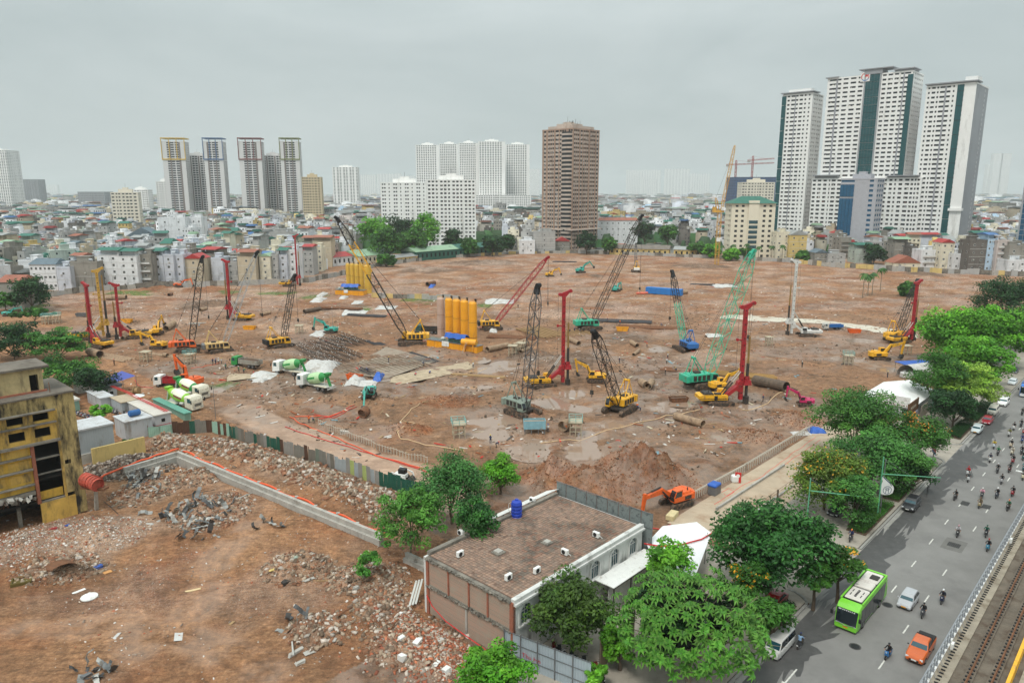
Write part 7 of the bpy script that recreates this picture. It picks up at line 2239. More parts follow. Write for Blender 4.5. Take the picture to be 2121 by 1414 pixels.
yb("penthouse_roof",[(19.4,28.8,1.9,8.4,zt+4.1,zt+4.4)],ROOFG)
yb("penthouse_window",[(21.2,22.6,2.5,2.6,zt+2.4,zt+3.4)],SOOT)
yb("brick_kerb",[(20,28.3,2.2,2.5,zt+.5,zt+.75)],BRICK)
m=MB();m.cyl((28.3,1.0,zt+.5),(28.3,1.0,zt+2.0),.06,n=6);m.bd("rod",RUST,YR)
def chunk_mesh(seed,flat=1.0):
 rr=random.Random(seed)
 m=MB()
 vs=[]
 for z in (-1,1):
  for x,y in ((-1,-1),(1,-1),(1,1),(-1,1)):
   vs.append((x*rr.uniform(.55,1.1),y*rr.uniform(.55,1.1),z*flat*rr.uniform(.6,1.05)))
 m.add(vs,[(3,2,1,0),(4,5,6,7),(0,1,5,4),(1,2,6,5),(2,3,7,6),(3,0,4,7)])
 return m
rr=random.Random(8)
for k in range(16):
 m=chunk_mesh(k,.6)
 o=m.bd("broken_lump",CONC if k%3 else CONCD,YR)
 o.location=(18+k*.42,-.1+rr.uniform(-.25,.2),4.75+rr.uniform(-.7,.35));o.scale=(rr.uniform(.2,.5),)*3;o.rotation_euler=(rr.random()*3,rr.random()*3,rr.random()*3)
m=MB()
for k in range(14):
 x=rr.uniform(18,25)
 m.tube([(x,0,5),(x+rr.uniform(-.3,.3),-.3,4.4),(x+rr.uniform(-.6,.6),-.2,3.7)],.025,3)
m.bd("bent_bar",RUST,YR)['kind']=SF
P=GG(180,985)
m=MB()
n=14
for (p0,p1,r_) in (((0,0,0),(1.5,-.4,-.15),1.05),((1.55,-.42,-.15),(3.0,-.9,-.4),1.0)):
 m.cyl(p0,p1,r_,n=n,caps=False)
m.cyl((.05,0,0),(.1,0,0),1.0,n=n)
pz=on_s(178,968,-117.4)
REDD=pm("faded_red_drum",(188,84,66),.7,0,.2,.8,dirt=(130,70,58),damt=.3)
Rd=root("drum","faded red corrugated drum lying at the ruin corner","drum",RF(-117.6,31.2,5.2),ROAD-1.0)
o=m.bd("shell",REDD,Rd);o.location=(-.5,0,0)
m=MB()
for k in range(5):
 m.cyl((-.3+k*.6,-.1-k*.15,-.02-k*.05),(-.22+k*.6,-.12-k*.15,-.03-k*.05),1.1,n=n)
m.bd("rib",REDD,Rd)['kind']=SF
m=MB();m.box(-.9,3.2,-.7,.5,-1.35,-1.05);m.bd("support_bracket",RUST,Rd)
a,b=RF(-116.0,31.8,5.2),GG(200,1055)
m=MB();d=(b-a);m.cyl(a,b,.32,.34,n=4);m.bd("leaning_post",CONC,None,label="pale concrete post leaning beside the red drum",cat="post")
# ---------------------------------------------------------------- low L-shaped concrete wall, segment by segment, with ledge
LW=root("retaining_wall","low L-shaped concrete wall cast in segments across the yard","wall",(0,0,0))
def wallrun(A,B,h,n,name="wall_segment"):
 for k in range(n):
  p0,p1=A.lerp(B,k/n),A.lerp(B,(k+1)/n)
  L=(p1-p0).length
  m=MB();m.M=Matrix.Translation((p0.x,p0.y,0))@Matrix.Rotation(atan2(p1.y-p0.y,p1.x-p0.x),4,'Z')
  m.box(0,L-.04,-.25,.25,-1.2,h);m.box(0,L-.05,-.62,-.252,-1.2,h*.52)
  m.bd(name,CONC,LW)
A,B,Cc=G(258,985),G(369,951),G(793,1127)
wallrun(A,B-(B-A).normalized()*.3,1.5,5);wallrun(B,Cc,1.55,18)
C2=G(850,1172);wallrun(G(842,1160),G(885,1180),1.2,2)
def run(name,label,cat,pts,r,mat,n=6,group=None,dz=.0,wob=.0,free=False,clips=None):
 q=[]
 for i in range(len(pts)-1):
  a,b=G(*pts[i]),G(*pts[i+1])
  k=max(2,int((b-a).length/1.6))
  for j in range(k):
   p=a.lerp(b,j/k)
   q.append(p)
 q.append(G(*pts[-1]))
 out_=[]
 for i,p in enumerate(q):
  x,y=p.x+wob*sin(i*1.7),p.y+wob*cos(i*1.1)
  out_.append((x,y,gz(x,y)+r*.8+dz))
 m=MB();m.tube(out_,r,n)
 o=m.bd(name,mat,None,smooth=True,label=label,cat=cat,group=group)
 return o
off=(Cc-B).normalized();nrm=V3((-off.y,off.x,0))
m=MB()
pts=[]
for k in range(46):
 f=k/45
 p=B.lerp(Cc,f)+nrm*(.95+.25*sin(k*.9))
 pts.append((p.x,p.y,1.3+.12*sin(k*.7)-.3*f))
m.tube([tuple(B+nrm*.9-off*0+V3((0,0,1.5)))]+pts,.17,8)
oc=root("conduit","orange corrugated cable conduit strapped along the low wall","conduit",(0,0,0))
m.bd("pipe",HOSEO,oc,smooth=True)
for k in range(0,45,4):
 m=MB();p=Vector(pts[k]);m.box(p.x-.25,p.x+.25,p.y-.2,p.y+.2,p.z-.25,p.z+.22);m.bd("clamp",CONC,oc)
m=MB()
pts=[]
for k in range(20):
 f=k/19
 p=B.lerp(A,f)+V3((-.2,.9,0))
 pts.append((p.x,p.y,1.7-.4*f**3+.08*sin(k)))
pts+=[(A.x-2.5,A.y-1.5,.8),(A.x-4,A.y-4,gz(A.x-4,A.y-4)+.1)]
m.tube(pts,.17,8);m.bd("conduit",HOSEO,None,smooth=True,label="orange cable conduit running along the short end of the low wall",cat="conduit")
# ---------------------------------------------------------------- patched sheet fence
SHEET=[pm("sheet_%d"%i,c,.6,.1,.16,.8,dirt=d_,damt=.32,dscale=.8,streak=True) for i,(c,d_) in enumerate((((44,104,84),(60,84,70)),((34,88,72),(60,80,68)),((150,186,168),(120,140,124)),((128,124,116),(92,82,70)),((118,112,102),(84,74,62)),((88,62,48),(60,44,36)),((146,142,136),(106,98,90)),((112,122,110),(80,80,68)),((176,172,160),(130,120,106)),((168,180,110),(130,140,84)),((158,164,166),(120,116,108))))]
def corr(L,h,seed):
 m=MB();n=max(3,int(L/.16))
 top,bot=[],[]
 for k in range(n+1):
  x=L*k/n
  y=.03 if k%2 else -.03
  m_=(x,y)
  top.append((x,y,h));bot.append((x,y,-.6))
 vs=bot+top
 m.add(vs,[(k,k+1,n+2+k,n+1+k) for k in range(n)])
 return m
def sheet_fence(label,A,B,seq,h,wd=1.1,post=True,group=None,jit=.3):
 R=root("sheet_fence",label,"fence",(0,0,0),0,group)
 L=(B-A).length
 n=int(L/wd)
 rz=atan2(B.y-A.y,B.x-A.x)
 rr=random.Random(int(L*10))
 for k in range(n):
  p=A.lerp(B,k/n)
  z=gz(p.x,p.y)
  c=seq[k%len(seq)] if not callable(seq) else seq(k/n,rr)
  o=corr(L/n*1.0,h+rr.uniform(-jit,jit),k).bd("sheet_panel",SHEET[c],R)
  o.location=(p.x,p.y,max(z,-.2));o.rotation_euler=(rr.uniform(-.03,.03),0,rz)
 if post:
  for k in range(0,n+1,3):
   p=A.lerp(B,k/n)
   m=MB();m.box(-.05,.05,.06,.16,-.5,h+.1);o=m.bd("post",RUST,R);o.location=(p.x,p.y,max(gz(p.x,p.y),-.2));o.rotation_euler=(0,0,rz)
 return R
def seqA(f,rr):
 if f<.12:return (2,5,2,5,2,1)[int(f*50)%6]
 if .30<f<.36 or .23<f<.25:return 1
 if f<.62:return rr.choice((3,4,3,6,4,8,7,5,3))
 if f<.80:return rr.choice((10,10,9,10,6))
 return 1
sheet_fence("long patchwork fence of rusty, grey and green sheets across the yard",FENCE[0],FENCE[1]+(FENCE[1]-FENCE[0]).normalized()*3,seqA,2.6,1.0)
sheet_fence("rusty brown sheet fence with one green panel behind the huts",G(358,898),FENCE[0],(5,5,5,1,3,3,5,6,5),2.7,1.0)
sheet_fence("pale mint sheet fence between the container and rusty panels",G(308,905),G(358,900),(2,),2.4,1.6)
def pole(px,h,label,head=True,mat=None,r=.06):
 p=GG(*px)
 R=root("lamp_pole",label,"pole",p,0,"slim poles on the site")
 m=MB();m.cyl((0,0,-.2),(0,0,h),r,r*.7,n=6);m.bd("pole",mat or GREYM,R)
 if head:
  m=MB();m.box(-.25,.25,-.12,.12,h,h+.14);m.bd("lamp_head",LGREYM,R)
pole((447,868),8.0,"slim lamp pole where the rusty and green fences meet")
# ---------------------------------------------------------------- brick-walled house with the tiled flat roof
S0,S1,Ta,Tb,HZ=-59.6,-45.6,48.8,72.4,7.0
BHW=pm("whitewash",(206,206,202),.9,0,.1,.6,bump=.1,dirt=(132,130,124),damt=.34,dscale=.7,streak=True)
BKM=bpy.data.materials.new("bare_brickwork");BKM.use_nodes=True
_t=BKM.node_tree;_pb_=_t.nodes['Principled BSDF']
_co=N(_t,"ShaderNodeTexCoord");_mp=N(_t,"ShaderNodeMapping");_mp.inputs['Rotation'].default_value=(pi/2,0,0)
_br=N(_t,"ShaderNodeTexBrick");_br.inputs['Scale'].default_value=3.2;_br.inputs['Color1'].default_value=C(184,128,104);_br.inputs['Color2'].default_value=C(150,116,98);_br.inputs['Mortar'].default_value=C(158,148,134);_br.inputs['Mortar Size'].default_value=.035
_nn=N(_t,"ShaderNodeTexNoise");_nn.inputs['Scale'].default_value=.9;_nn.inputs['Detail'].default_value=8
_mr=N(_t,"ShaderNodeMapRange");_mr.inputs['From Min'].default_value=.5;_mr.inputs['From Max'].default_value=.75
_mm=N(_t,"ShaderNodeMix",data_type='RGBA');_mm.inputs[7].default_value=C(158,146,130)
_t.links.new(_co.outputs['Object'],_mp.inputs[0]);_t.links.new(_mp.outputs[0],_br.inputs['Vector']);_t.links.new(_co.outputs['Object'],_nn.inputs['Vector']);_t.links.new(_nn.outputs['Fac'],_mr.inputs['Value']);_t.links.new(_mr.outputs[0],_mm.inputs[0]);_t.links.new(_br.outputs['Color'],_mm.inputs[6]);_t.links.new(_mm.outputs[2],_pb_.inputs['Base Color'])
_pb_.inputs['Roughness'].default_value=.95
_bp=N(_t,"ShaderNodeBump");_bp.inputs['Strength'].default_value=.6;_bp.inputs['Distance'].default_value=.03;_t.links.new(_br.outputs['Fac'],_bp.inputs['Height']);_bp.invert=True;_t.links.new(_bp.outputs[0],_pb_.inputs['Normal'])
BH=root("brick_house","two-storey house with bare brick end wall, tiled flat roof and arched white street front","house",RF(S1,Ta,0),ROAD)
LL,WW=Tb-Ta,S1-S0
def bb(name,boxes,mat,par=None):
 m=MB()
 for b in boxes:
  m.box(*b)
 return m.bd(name,mat,par or BH)
bb("brick_wall",[(0,.35,.45,WW-.35,-.6,3.35),(0,.35,.45,WW-.35,3.75,HZ-.3)],BKM)
bb("floor_beam",[(-.06,.5,.4,WW-.3,3.36,3.74),(-.08,.5,.4,WW-.3,HZ-.3,HZ+.02)],CONCD)
for y in (WW-4.1,WW-7.4,WW-10.3):
 bb("wall_rib",[(-.14,.3,y-.09,y+.09,3.75,HZ-.32)],BRICK)
bb("wall_rib",[(-.14,.3,WW-7.1,WW-6.85,-.5,3.35)],CONC)
bb("corner_pier",[(-.12,.45,WW-.35,WW+.02,-.6,HZ)],BHW)
bb("brick_quoin",[(-.16,.3,WW-.75,WW-.36,-.6,HZ-.35),(-.16,.3,.0,.44,-.6,HZ-.1)],BRICK)
bb("back_wall",[(.36,LL,WW-.3,WW,-.6,HZ-.01)],BHW)
bb("far_wall",[(LL-.3,LL,.4,WW-.3,-.6,HZ-.02)],BHW)
rr=random.Random(77)
for z in (3.55,HZ-.12):
 m=MB()
 for k in range(60):
  y=.4+(WW-.8)*k/59
  r_=rr.uniform(.07,.18)
  m.M=Matrix.Translation((-.12-rr.uniform(0,.12),y,z+rr.uniform(-.12,.1)))@Matrix.Rotation(rr.random()*3,4,(rr.random(),rr.random(),rr.random()+.1))@Matrix.Scale(r_,4)
  cm=chunk_mesh(k,.7)
  m.add(cm.v,cm.f)
 m.bd("broken_slab_edge",CONCD,BH)['kind']=SF
arch_t=[50.6-Ta,55.0-Ta,59.0-Ta,62.6-Ta,66.5-Ta,70.4-Ta]
rW,zA,zS=.85,5.3,3.9
pieces=[]
edges=[.02]
for t in arch_t:
 edges+=[t-rW,t+rW]
edges.append(LL)
for k in range(0,len(edges),2):
 pieces.append((edges[k],edges[k+1],0,.4,zS,6.25))
pieces.append((.02,LL,0,.4,-.6,zS))
pieces.append((.02,LL,.01,.4,6.25,HZ+.25))
bb("street_wall",pieces,BHW)
for t in arch_t:
 m=MB();n=10
 for k in range(n):
  a,b=pi*k/n,pi*(k+1)/n
  xa,za,xb,zb_=t-rW*cos(a),zA+rW*sin(a),t-rW*cos(b),zA+rW*sin(b)
  m.add([(xa,0,za),(xb,0,zb_),(xb,0,6.25),(xa,0,6.25),(xa,.4,za),(xb,.4,zb_),(xb,.4,6.25),(xa,.4,6.25)],[(3,2,1,0),(4,5,6,7),(0,1,5,4)])
 m.bd("arch_spandrel",BHW,BH)
 m=MB()
 for k in range(n):
  a,b=pi*k/n,pi*(k+1)/n
  q=[]
  for rad,an in ((rW,a),(rW+.22,a),(rW+.22,b),(rW,b)):
   q.append((t-rad*cos(an),zA+rad*sin(an)))
  m.add([(x,-.12,z) for x,z in q]+[(x,-.003,z) for x,z in q],[(0,1,2,3),(0,4,5,1),(1,5,6,2),(3,2,6,7),(0,3,7,4)])
 m.box(t-rW-.22,t-rW,-.12,-.003,zS,zA);m.box(t+rW,t+rW+.22,-.12,-.003,zS,zA);m.box(t-rW-.3,t+rW+.3,-.2,-.003,zS-.18,zS)
 wf=m.bd("window_surround",BHW,BH)
 m=MB();pts=[(t-rW*cos(pi*k/n),zA+rW*sin(pi*k/n)) for k in range(n+1)]
 m.add([(x,.2,z) for x,z in [(t-rW,zS),*pts,(t+rW,zS)]],[tuple(range(n+3))][:1]);m.bd("window_glass",GLASSB,wf)
 m=MB();m.box(t-.03,t+.03,.12,.17,zS,zA+rW);m.box(t-rW,t+rW,.12,.17,zA-.03,zA+.03);m.box(t-rW*.5-.02,t-rW*.5+.02,.125,.165,zS,zA+.7);m.box(t+rW*.5-.02,t+rW*.5+.02,.125,.165,zS,zA+.7)
 m.tube([(t-.4*cos(a*.5236),.15,zA+.4*sin(a*.5236)) for a in range(7)],.03,4)
 m.bd("glazing_bar",WHITEM,wf)
bb("cornice",[(.0,LL+.1,-.35,-.003,6.55,6.8),(0,LL+.1,-.15,-.004,6.8,7.25)],BHW)
bb("roof_slab",[(.36,LL-.31,.41,WW-.31,HZ-.3,HZ+.1)],pm("roof_mortar",(110,88,76),.95,0,.25,1.2))
PAV=[(152,126,110),(146,122,107),(158,130,112),(142,122,108),(134,120,108),(158,122,104)]
bxp=Boxes()
hx=[(6.2,8.2,.9),(11.8,5.6,.8),(9.6,10.2,.25),(10.2,9.8,.2),(7.2,9.6,.25),(14.0,9.5,.3),(13.0,10.4,.22),(5.4,10.2,.3),(14.8,10.8,.35)]
dx=.42
for i in range(int((LL-.7)/dx)):
 for j in range(int((WW-.7)/dx)):
  x,y=.38+(i+.5)*dx,.43+(j+.5)*dx
  if any(abs(x-a)<c_ and abs(y-b)<c_ for a,b,c_ in hx) or rr.random()<.012:
   continue
  nz_=float(fbm(np.array([x/3]),np.array([y/3]),5,3)[0])
  c=PAV[min(5,max(0,int(rr.random()*4+(2 if nz_>.15 else 0))))]
  k=rr.uniform(.9,1.04)*(1-.5*max(0,nz_))
  h=dx/2-.018
  bxp.add(x,y,rr.uniform(-.03,.03),-h,h,-h,h,HZ+.05,HZ+.15+rr.uniform(0,.03),C(*[v*k for v in c]))
po=ob("roof_tile",bxp.mesh("roof_tile",attr_mat("roof_paver",.95,1,0,.2,2.0)),BH)
po['kind']=SF
for (a,b,c_) in hx[:2]:
 bb("roof_hatch_frame",[(a-c_*.7,a+c_*.7,b-c_*.7,b+c_*.7,HZ+.1,HZ+.25)],CONCD)
 bb("roof_hatch",[(a-c_*.45,a+c_*.45,b-c_*.45,b+c_*.45,HZ+.25,HZ+.42)],CONC)
bb("ridge_kerb",[(.36,LL-.3,WW-.6,WW-.02,HZ+.1,HZ+.5)],CONCD)
LT=root("lean_to","white sheet lean-to roof along the back of the brick house","roof",RF(S1,Ta,0),ROAD)
m=MB();m.add([(9,WW+.05,HZ+.62),(LL+.6,WW+.05,HZ+.62),(LL+.6,WW+2.2,HZ-.3),(9,WW+2.4,HZ-.5)],[(0,1,2,3)]);m.add([(9,WW+.05,HZ+.56),(LL+.6,WW+.05,HZ+.56),(LL+.6,WW+2.2,HZ-.36),(9,WW+2.4,HZ-.56)],[(3,2,1,0)]);m.bd("sheet",WHITEM,LT)
m=MB()
for x in (9.5,15,20,LL):
 m.box(x-.08,x+.08,WW+1.8,WW+2.0,-.5,HZ-.4)
m.bd("post",GREYM,LT)
NT=root("scaffold_screen","grey mesh scaffold screen on the far side of the brick house","screen",RF(S1,Tb,0),ROAD)
NETM=pm("torn_mesh",(128,136,134),.8,0,.3,1.5,dirt=(72,78,78),damt=.45,dscale=1.5)
for k in range(9):
 y0=-1.0+k*(WW+1.6)/9
 m=MB();m.box(.75,.79,y0+.04,y0+(WW+1.6)/9-.04,.2 if k==0 else 4.0,8.5+.1*sin(k*2));m.bd("mesh_panel",NETM,NT)
 m=MB();m.cyl((.7,y0,-.3),(.7,y0,8.7),.05,n=5);m.bd("scaffold_pole",GREYM,NT)
m=MB();m.cyl((.7,-1,8.6),(.7,WW+.6,8.6),.05,n=5);m.cyl((.7,-1,6.6),(.7,WW+.6,6.6),.04,n=5);m.bd("scaffold_rail",GREYM,NT)
CN=root("door_canopy","white flat sheet canopy on posts at the street front","canopy",RF(S1,Ta,0),ROAD)
m=MB();m.box(13.4,23.6,-3.0,-.35,3.95,4.05);m.bd("sheet",WHITEM,CN)
m=MB()
for x in (13.6,17,20.4,23.4):
 m.box(x-.06,x+.06,-2.95,-2.83,-.3,3.95)
m.box(13.4,23.6,-2.97,-2.85,3.8,3.95);m.bd("post",DARKM,CN)
m=MB();m.box(14,23.4,-1.9,-1.8,.2,3.2);m.bd("door_screen",LGREYM,CN)
WR=root("sheet_roof","white sheet roof with a red hose over the yard entrance","roof",(0,0,0))
q=[RF(-46.4,78.6,4.5),RF(-43.6,82.6,4.6),RF(-40.9,81.6,4.3),RF(-37.2,70.5,3.6),RF(-42.6,70.5,4.1),RF(-45.3,73.0,4.5)]
m=MB();m.add([tuple(p) for p in q]+[(p.x,p.y,p.z-.08) for p in q],[tuple(range(6)),tuple(range(11,5,-1))]+[(i,6+i,6+(i+1)%6,(i+1)%6) for i in range(6)]);m.bd("sheet",pm("white_roof_sheet",(228,229,230),.55,0,.05,.4),WR)
m=MB()
for s_,t_ in ((-45.6,78),(-41.2,80.8),(-38,71),(-43,71.5)):
 p=RF(s_,t_);m.cyl((p.x,p.y,0),(p.x,p.y,4.0),.06,n=5)
m.bd("post",GREYM,WR)
m=MB();hs=[RF(-40.6,82.0,4.5),RF(-40.9,79.0,4.4),RF(-42.0,75.8,4.45),RF(-43.6,73.6,4.5),RF(-45.4,72.6,4.6)];m.tube(hs,.09,6);m.bd("hose",HOSER,None,smooth=True,label="red hose lying over the white sheet roof",cat="hose")
def aircon(t,s,label,z=HZ+.17,rz=.0):
 R=root("air_conditioner",label,"air conditioner",RF(s,t,z),ROAD+rz,"air-conditioner units on the tiled roof")
 m=MB();m.bev(-.2,.2,-.45,.45,.05,.7,.03);m.bd("casing",WHITEM,R)
 m=MB();m.cyl((-.205,.08,.38),(-.225,.08,.38),.26,n=14);m.bd("fan_grille",BLKP,R)
 m=MB();m.box(-.2,.2,-.4,-.3,0,.05);m.box(-.2,.2,.3,.4,0,.05);m.bd("foot",DARKM,R)
 m=MB();m.tube([(0,-.45,.3),(.1,-.7,.25),(.0,-.9,.0),(-.2,-1.0,-.4),(-.3,-1.0,-.9)] if z>5 and s<-46 and t<51 else [(0,-.45,.3),(.1,-.6,.2),(.2,-.75,.03)],.05,5);m.bd("pipe",WHITEM,R)
for (px,py,lab) in ((953,1152,"air-conditioner at the brick wall edge nearest the airy tree"),(1053,1200,"air-conditioner at the brick wall edge nearest the street"),(1112,1186,"nearest air-conditioner along the street edge of the roof"),(1170,1148,"middle air-conditioner along the street edge of the roof"),(1235,1112,"farthest air-conditioner along the street edge of the roof"),(1103,1040,"air-conditioner beside the blue water tank"),(955,1108,"air-conditioner under the dark bushy tree")):
 p=G(px,py,HZ+.17);s_,t_=ST(p)
 aircon(t_,s_,lab,rz=rnd.choice((0,pi/2,pi/2)))
p=G(1070,1068,HZ+.17)
WT=root("water_tank","blue ribbed plastic water tank standing on the tiled roof","water tank",(p.x,p.y,HZ+.17),0)
BLUEP=pm("tank_blue",(30,62,168),.45,0,.1,1)
m=MB();pr=[]
for k in range(13):
 z=.05+k*.15
 pr.append((z,.72 if k%3 else .66))
pr+=[(2.0,.62),(2.15,.35),(2.2,.22),(2.32,.22),(2.33,.02)]
m.loft([[(r_*cos(2*pi*j/20),r_*sin(2*pi*j/20),z) for j in range(20)] for z,r_ in [(0,.7)]+pr]);m.bd("body",BLUEP,WT)
m=MB();m.tube([(-.7,0,1.9),(-1.0,0,1.7),(-1.05,.1,.8),(-.75,.1,.4)],.03,5);m.bd("pipe",WHITEM,WT)
HB=root("sheet_hoarding","tall grey corrugated hoarding with a red painted scrawl","hoarding",(0,0,0))
HSM=pm("hoarding_grey",(168,180,188),.5,.2,.08,.4,dirt=(130,136,138),damt=.2,streak=True)
A,B=RF(-46.6,48.5),RF(-36.8,50.4)
rz=atan2(B.y-A.y,B.x-A.x)
for k in range(5):
 p=A.lerp(B,k/5);L=(B-A).length/5
 m=corr(L-.05,3.6,k);o=m.bd("hoarding_panel",HSM,HB);o.location=(p.x,p.y,0);o.rotation_euler=(0,0,rz)
 m=MB();m.box(-.06,.06,-.12,-.04,-.3,3.75);o=m.bd("post",GREYM,HB);o.location=(p.x,p.y,0);o.rotation_euler=(0,0,rz)
for z in (1.1,2.4,3.55):
 m=MB();m.box(0,(B-A).length,-.1,-.05,z,z+.06);o=m.bd("rail",GREYM,HB);o.location=A;o.rotation_euler=(0,0,rz)
def textobj(txt,size,mat,parent,M,name="lettering"):
 cu=bpy.data.curves.new(name,'FONT');cu.body=txt;cu.size=size;cu.align_x='CENTER';cu.align_y='CENTER';cu.extrude=.004
 t_=bpy.data.objects.new(name,cu);COL.objects.link(t_)
 dg=bpy.context.evaluated_depsgraph_get()
 me=bpy.data.meshes.new_from_object(t_.evaluated_get(dg))
 bpy.data.objects.remove(t_)
 me.materials.clear();me.materials.append(mat)
 o=ob(name,me,parent);o.matrix_local=M
 return o
def strokes(words,h,mat,parent,M,name="lettering"):
 m=MB();tot=sum(words)+len(words)-1;x=-tot*h*.35;rr=random.Random(tot)
 for w_ in words:
  for k in range(w_):
   t_=h*rr.uniform(.8,1.05)
   m.box(x,x+h*.2,-t_/2,t_/2,0,.008);m.box(x+h*.2,x+h*.52,*(rr.choice(((t_*.25,t_/2),(-t_*.1,t_*.15),(-t_/2,-t_*.25)))),0,.008)
   x+=h*.7
  x+=h*.7
 o=m.bd(name,mat,parent);o.matrix_local=M;o['kind']=SF
def face_M(o,right,up):
 r,u_=Vector(right).normalized(),Vector(up).normalized()
 n_=r.cross(u_)
 return Matrix(((r.x,u_.x,n_.x,o[0]),(r.y,u_.y,n_.y,o[1]),(r.z,u_.z,n_.z,o[2]),(0,0,0,1)))
d_=(B-A).normalized()
pt=A.lerp(B,.33);textobj("Thu Hn",.7,pm("red_scrawl",(176,40,56),.7),HB,face_M((pt.x+d_.y*.14,pt.y-d_.x*.14,1.6),(d_.x,d_.y,-.1),(0,0,1)),"scrawl")
CB_=root("notice_board","brown board lettered coming soon behind the shrub","sign board",RF(-38.4,57.5,0),ROAD)
m=MB();m.box(-3.5,2.6,-.05,.05,.3,3.4);m.bd("board",pm("board_taupe",(120,106,86),.8),CB_)
m=MB();m.box(-3.4,-3.25,.06,.16,-.2,3.4);m.box(2.3,2.45,.06,.16,-.2,3.4);m.bd("post",DARKM,CB_)
textobj("COMING SOON",.62,BLACKM,CB_,face_M((-.5,-.06,1.2),(1,0,0),(0,0,1)),"lettering")
m=MB();m.tube([RF(-58.8,48.3,2.6),RF(-57.5,48.0,1.9),RF(-55,47.8,1.2),RF(-52,47.7,1.0),RF(-49,47.6,.9),RF(-46,47.3,.7)],.06,5);m.bd("hose",HOSER,None,smooth=True,label="thin red hose sagging across the foot of the brick wall",cat="hose")
for k in range(9):
 bike(RF(-43.4+k*.75,53+.5*sin(k*3),.15),ROAD+1.2+.1*sin(k),rnd.choice(((40,40,44),(120,30,34),(60,70,90),(180,180,180))),"scooter parked behind the grey hoarding, %s from the brick wall"%("first","second","third","fourth","fifth","sixth","seventh","eighth","ninth")[k],"scooters behind the hoarding")
# ---------------------------------------------------------------- rubble
RUBM=attr_mat("rubble_piece",.95,1,0,.25,3.0,.2,bump=.3)
RC={'rub':((176,158,138),(160,140,120),(140,118,100),(156,112,86),(198,186,174),(120,102,86),(136,96,74)),'pale':((200,184,168),(182,164,148),(176,138,114),(220,212,204),(156,138,124),(176,110,84)),'soil':((132,80,50),(146,92,60),(110,70,46),(158,104,70),(98,72,56)),'mudc':((110,92,78),(132,112,94),(90,76,64),(152,130,110)),'dark':((110,98,88),(146,134,122),(176,164,152),(90,78,70)),'brick':((178,108,80),(196,124,92),(150,92,72),(190,168,148),(204,190,176),(150,118,98))}
def rubble(name,label,pts,tone,smin,smax,seed,flat=.65,pw=2.2):
 rg=np.random.default_rng(seed)
 P=np.array(pts)
 n=len(P)
 Z=height(P[:,0],P[:,1])
 s=smin+(smax-smin)*rg.random(n)**pw
 base=np.array([(x,y,z) for z in (-1,1) for x,y in ((-1,-1),(1,-1),(1,1),(-1,1))],dtype=float)
 V=base[None]*rg.uniform(.5,1.1,size=(n,8,3))*np.array([1,.8,flat])
 V*=np.stack([rg.uniform(.7,1.5,n),rg.uniform(.6,1.1,n),rg.uniform(.4,1.0,n)],1)[:,None,:]
 a,b=rg.uniform(0,6.28,n),rg.normal(0,.45,n)
 ca,sa,cb2,sb2=np.cos(a)[:,None],np.sin(a)[:,None],np.cos(b)[:,None],np.sin(b)[:,None]
 x,z=V[...,0]*cb2-V[...,2]*sb2,V[...,0]*sb2+V[...,2]*cb2
 X,Y_=x*ca-V[...,1]*sa,x*sa+V[...,1]*ca
 V=np.stack([X,Y_,z],-1)*s[:,None,None]+np.stack([P[:,0],P[:,1],Z+s*.25],1)[:,None,:]
 q=np.array([(4,5,6,7),(0,1,5,4),(1,2,6,5),(2,3,7,6),(3,0,4,7)])
 F_=(np.arange(n)[:,None,None]*8+q[None]).reshape(-1,4)
 pal=np.array([C(*c)[:3] for c in RC[tone]])
 col=pal[rg.integers(0,len(pal),n)]*rg.uniform(.7,1.12,n)[:,None]
 col=np.repeat(np.concatenate([col,np.ones((n,1))],1),5,axis=0)
 o=ob(name,npmesh(name,V.reshape(-1,3),F_,RUBM,col),kind='stuff')
 o['label']=label
def scatter_ell(c,rx,ry,n,rg,pwr=.6):
 a=rg.uniform(0,6.283,n);r_=rg.random(n)**pwr
 return np.stack([c.x+rx*r_*np.cos(a),c.y+ry*r_*np.sin(a)],1)
rg=np.random.default_rng(99)
allp={'rub':[],'pale':[],'dark':[]}
for (c,rx,ry,hh,tone) in HP:
 if tone in allp and c.y<150:
  area=pi*rx*ry
  allp[tone].append(scatter_ell(c,rx*1.05,ry*1.05,int(area*(13 if tone=='rub' else 15)),rg))
rubble("rubble","broken concrete and brick pieces heaped over the demolition yard",np.concatenate(allp['rub']),'rub',.03,.36,1,pw=3.2)
rubble("rubble","fine pale brick and plaster crumbs before the yellow ruin",np.concatenate(allp['pale']),'pale',.02,.2,2,pw=2.8)
rubble("rubble","dark rubble bank beside the site huts",np.concatenate(allp['dark']),'dark',.06,.4,3)
pts=[]
for i in range(len(RIDGE)-1):
 n=2000
 f=rg.random(n)
 L=RIDGE[i+1]-RIDGE[i]
 nn=V3((-L.y,L.x,0)).normalized()
 o_=rg.normal(0,1.7,n)
 pts.append(np.stack([RIDGE[i].x+L.x*f+nn.x*o_,RIDGE[i].y+L.y*f+nn.y*o_],1))
rubble("rubble","long ridge of broken concrete lumps along the patchwork fence",np.concatenate(pts),'rub',.04,.5,4,pw=2.8)
n=5200
s_,t_=rg.normal(-53,4.5,n),47.5-np.abs(rg.normal(0,3.4,n))
P_=np.stack([s_*N2.x+t_*U2.x,s_*N2.y+t_*U2.y],1)
rubble("rubble","red brick rubble slope at the foot of the brick wall",P_,'brick',.03,.26,5,pw=2.8)
n=9000
yy=rg.uniform(60,135,n);xx=-rg.uniform(.0,.8,n)*yy+4
P_=np.stack([xx,yy],1)
st_s,st_t=xx*N2.x+yy*N2.y,xx*U2.x+yy*U2.y
cl=fbm(xx/7,yy/7,90,3)
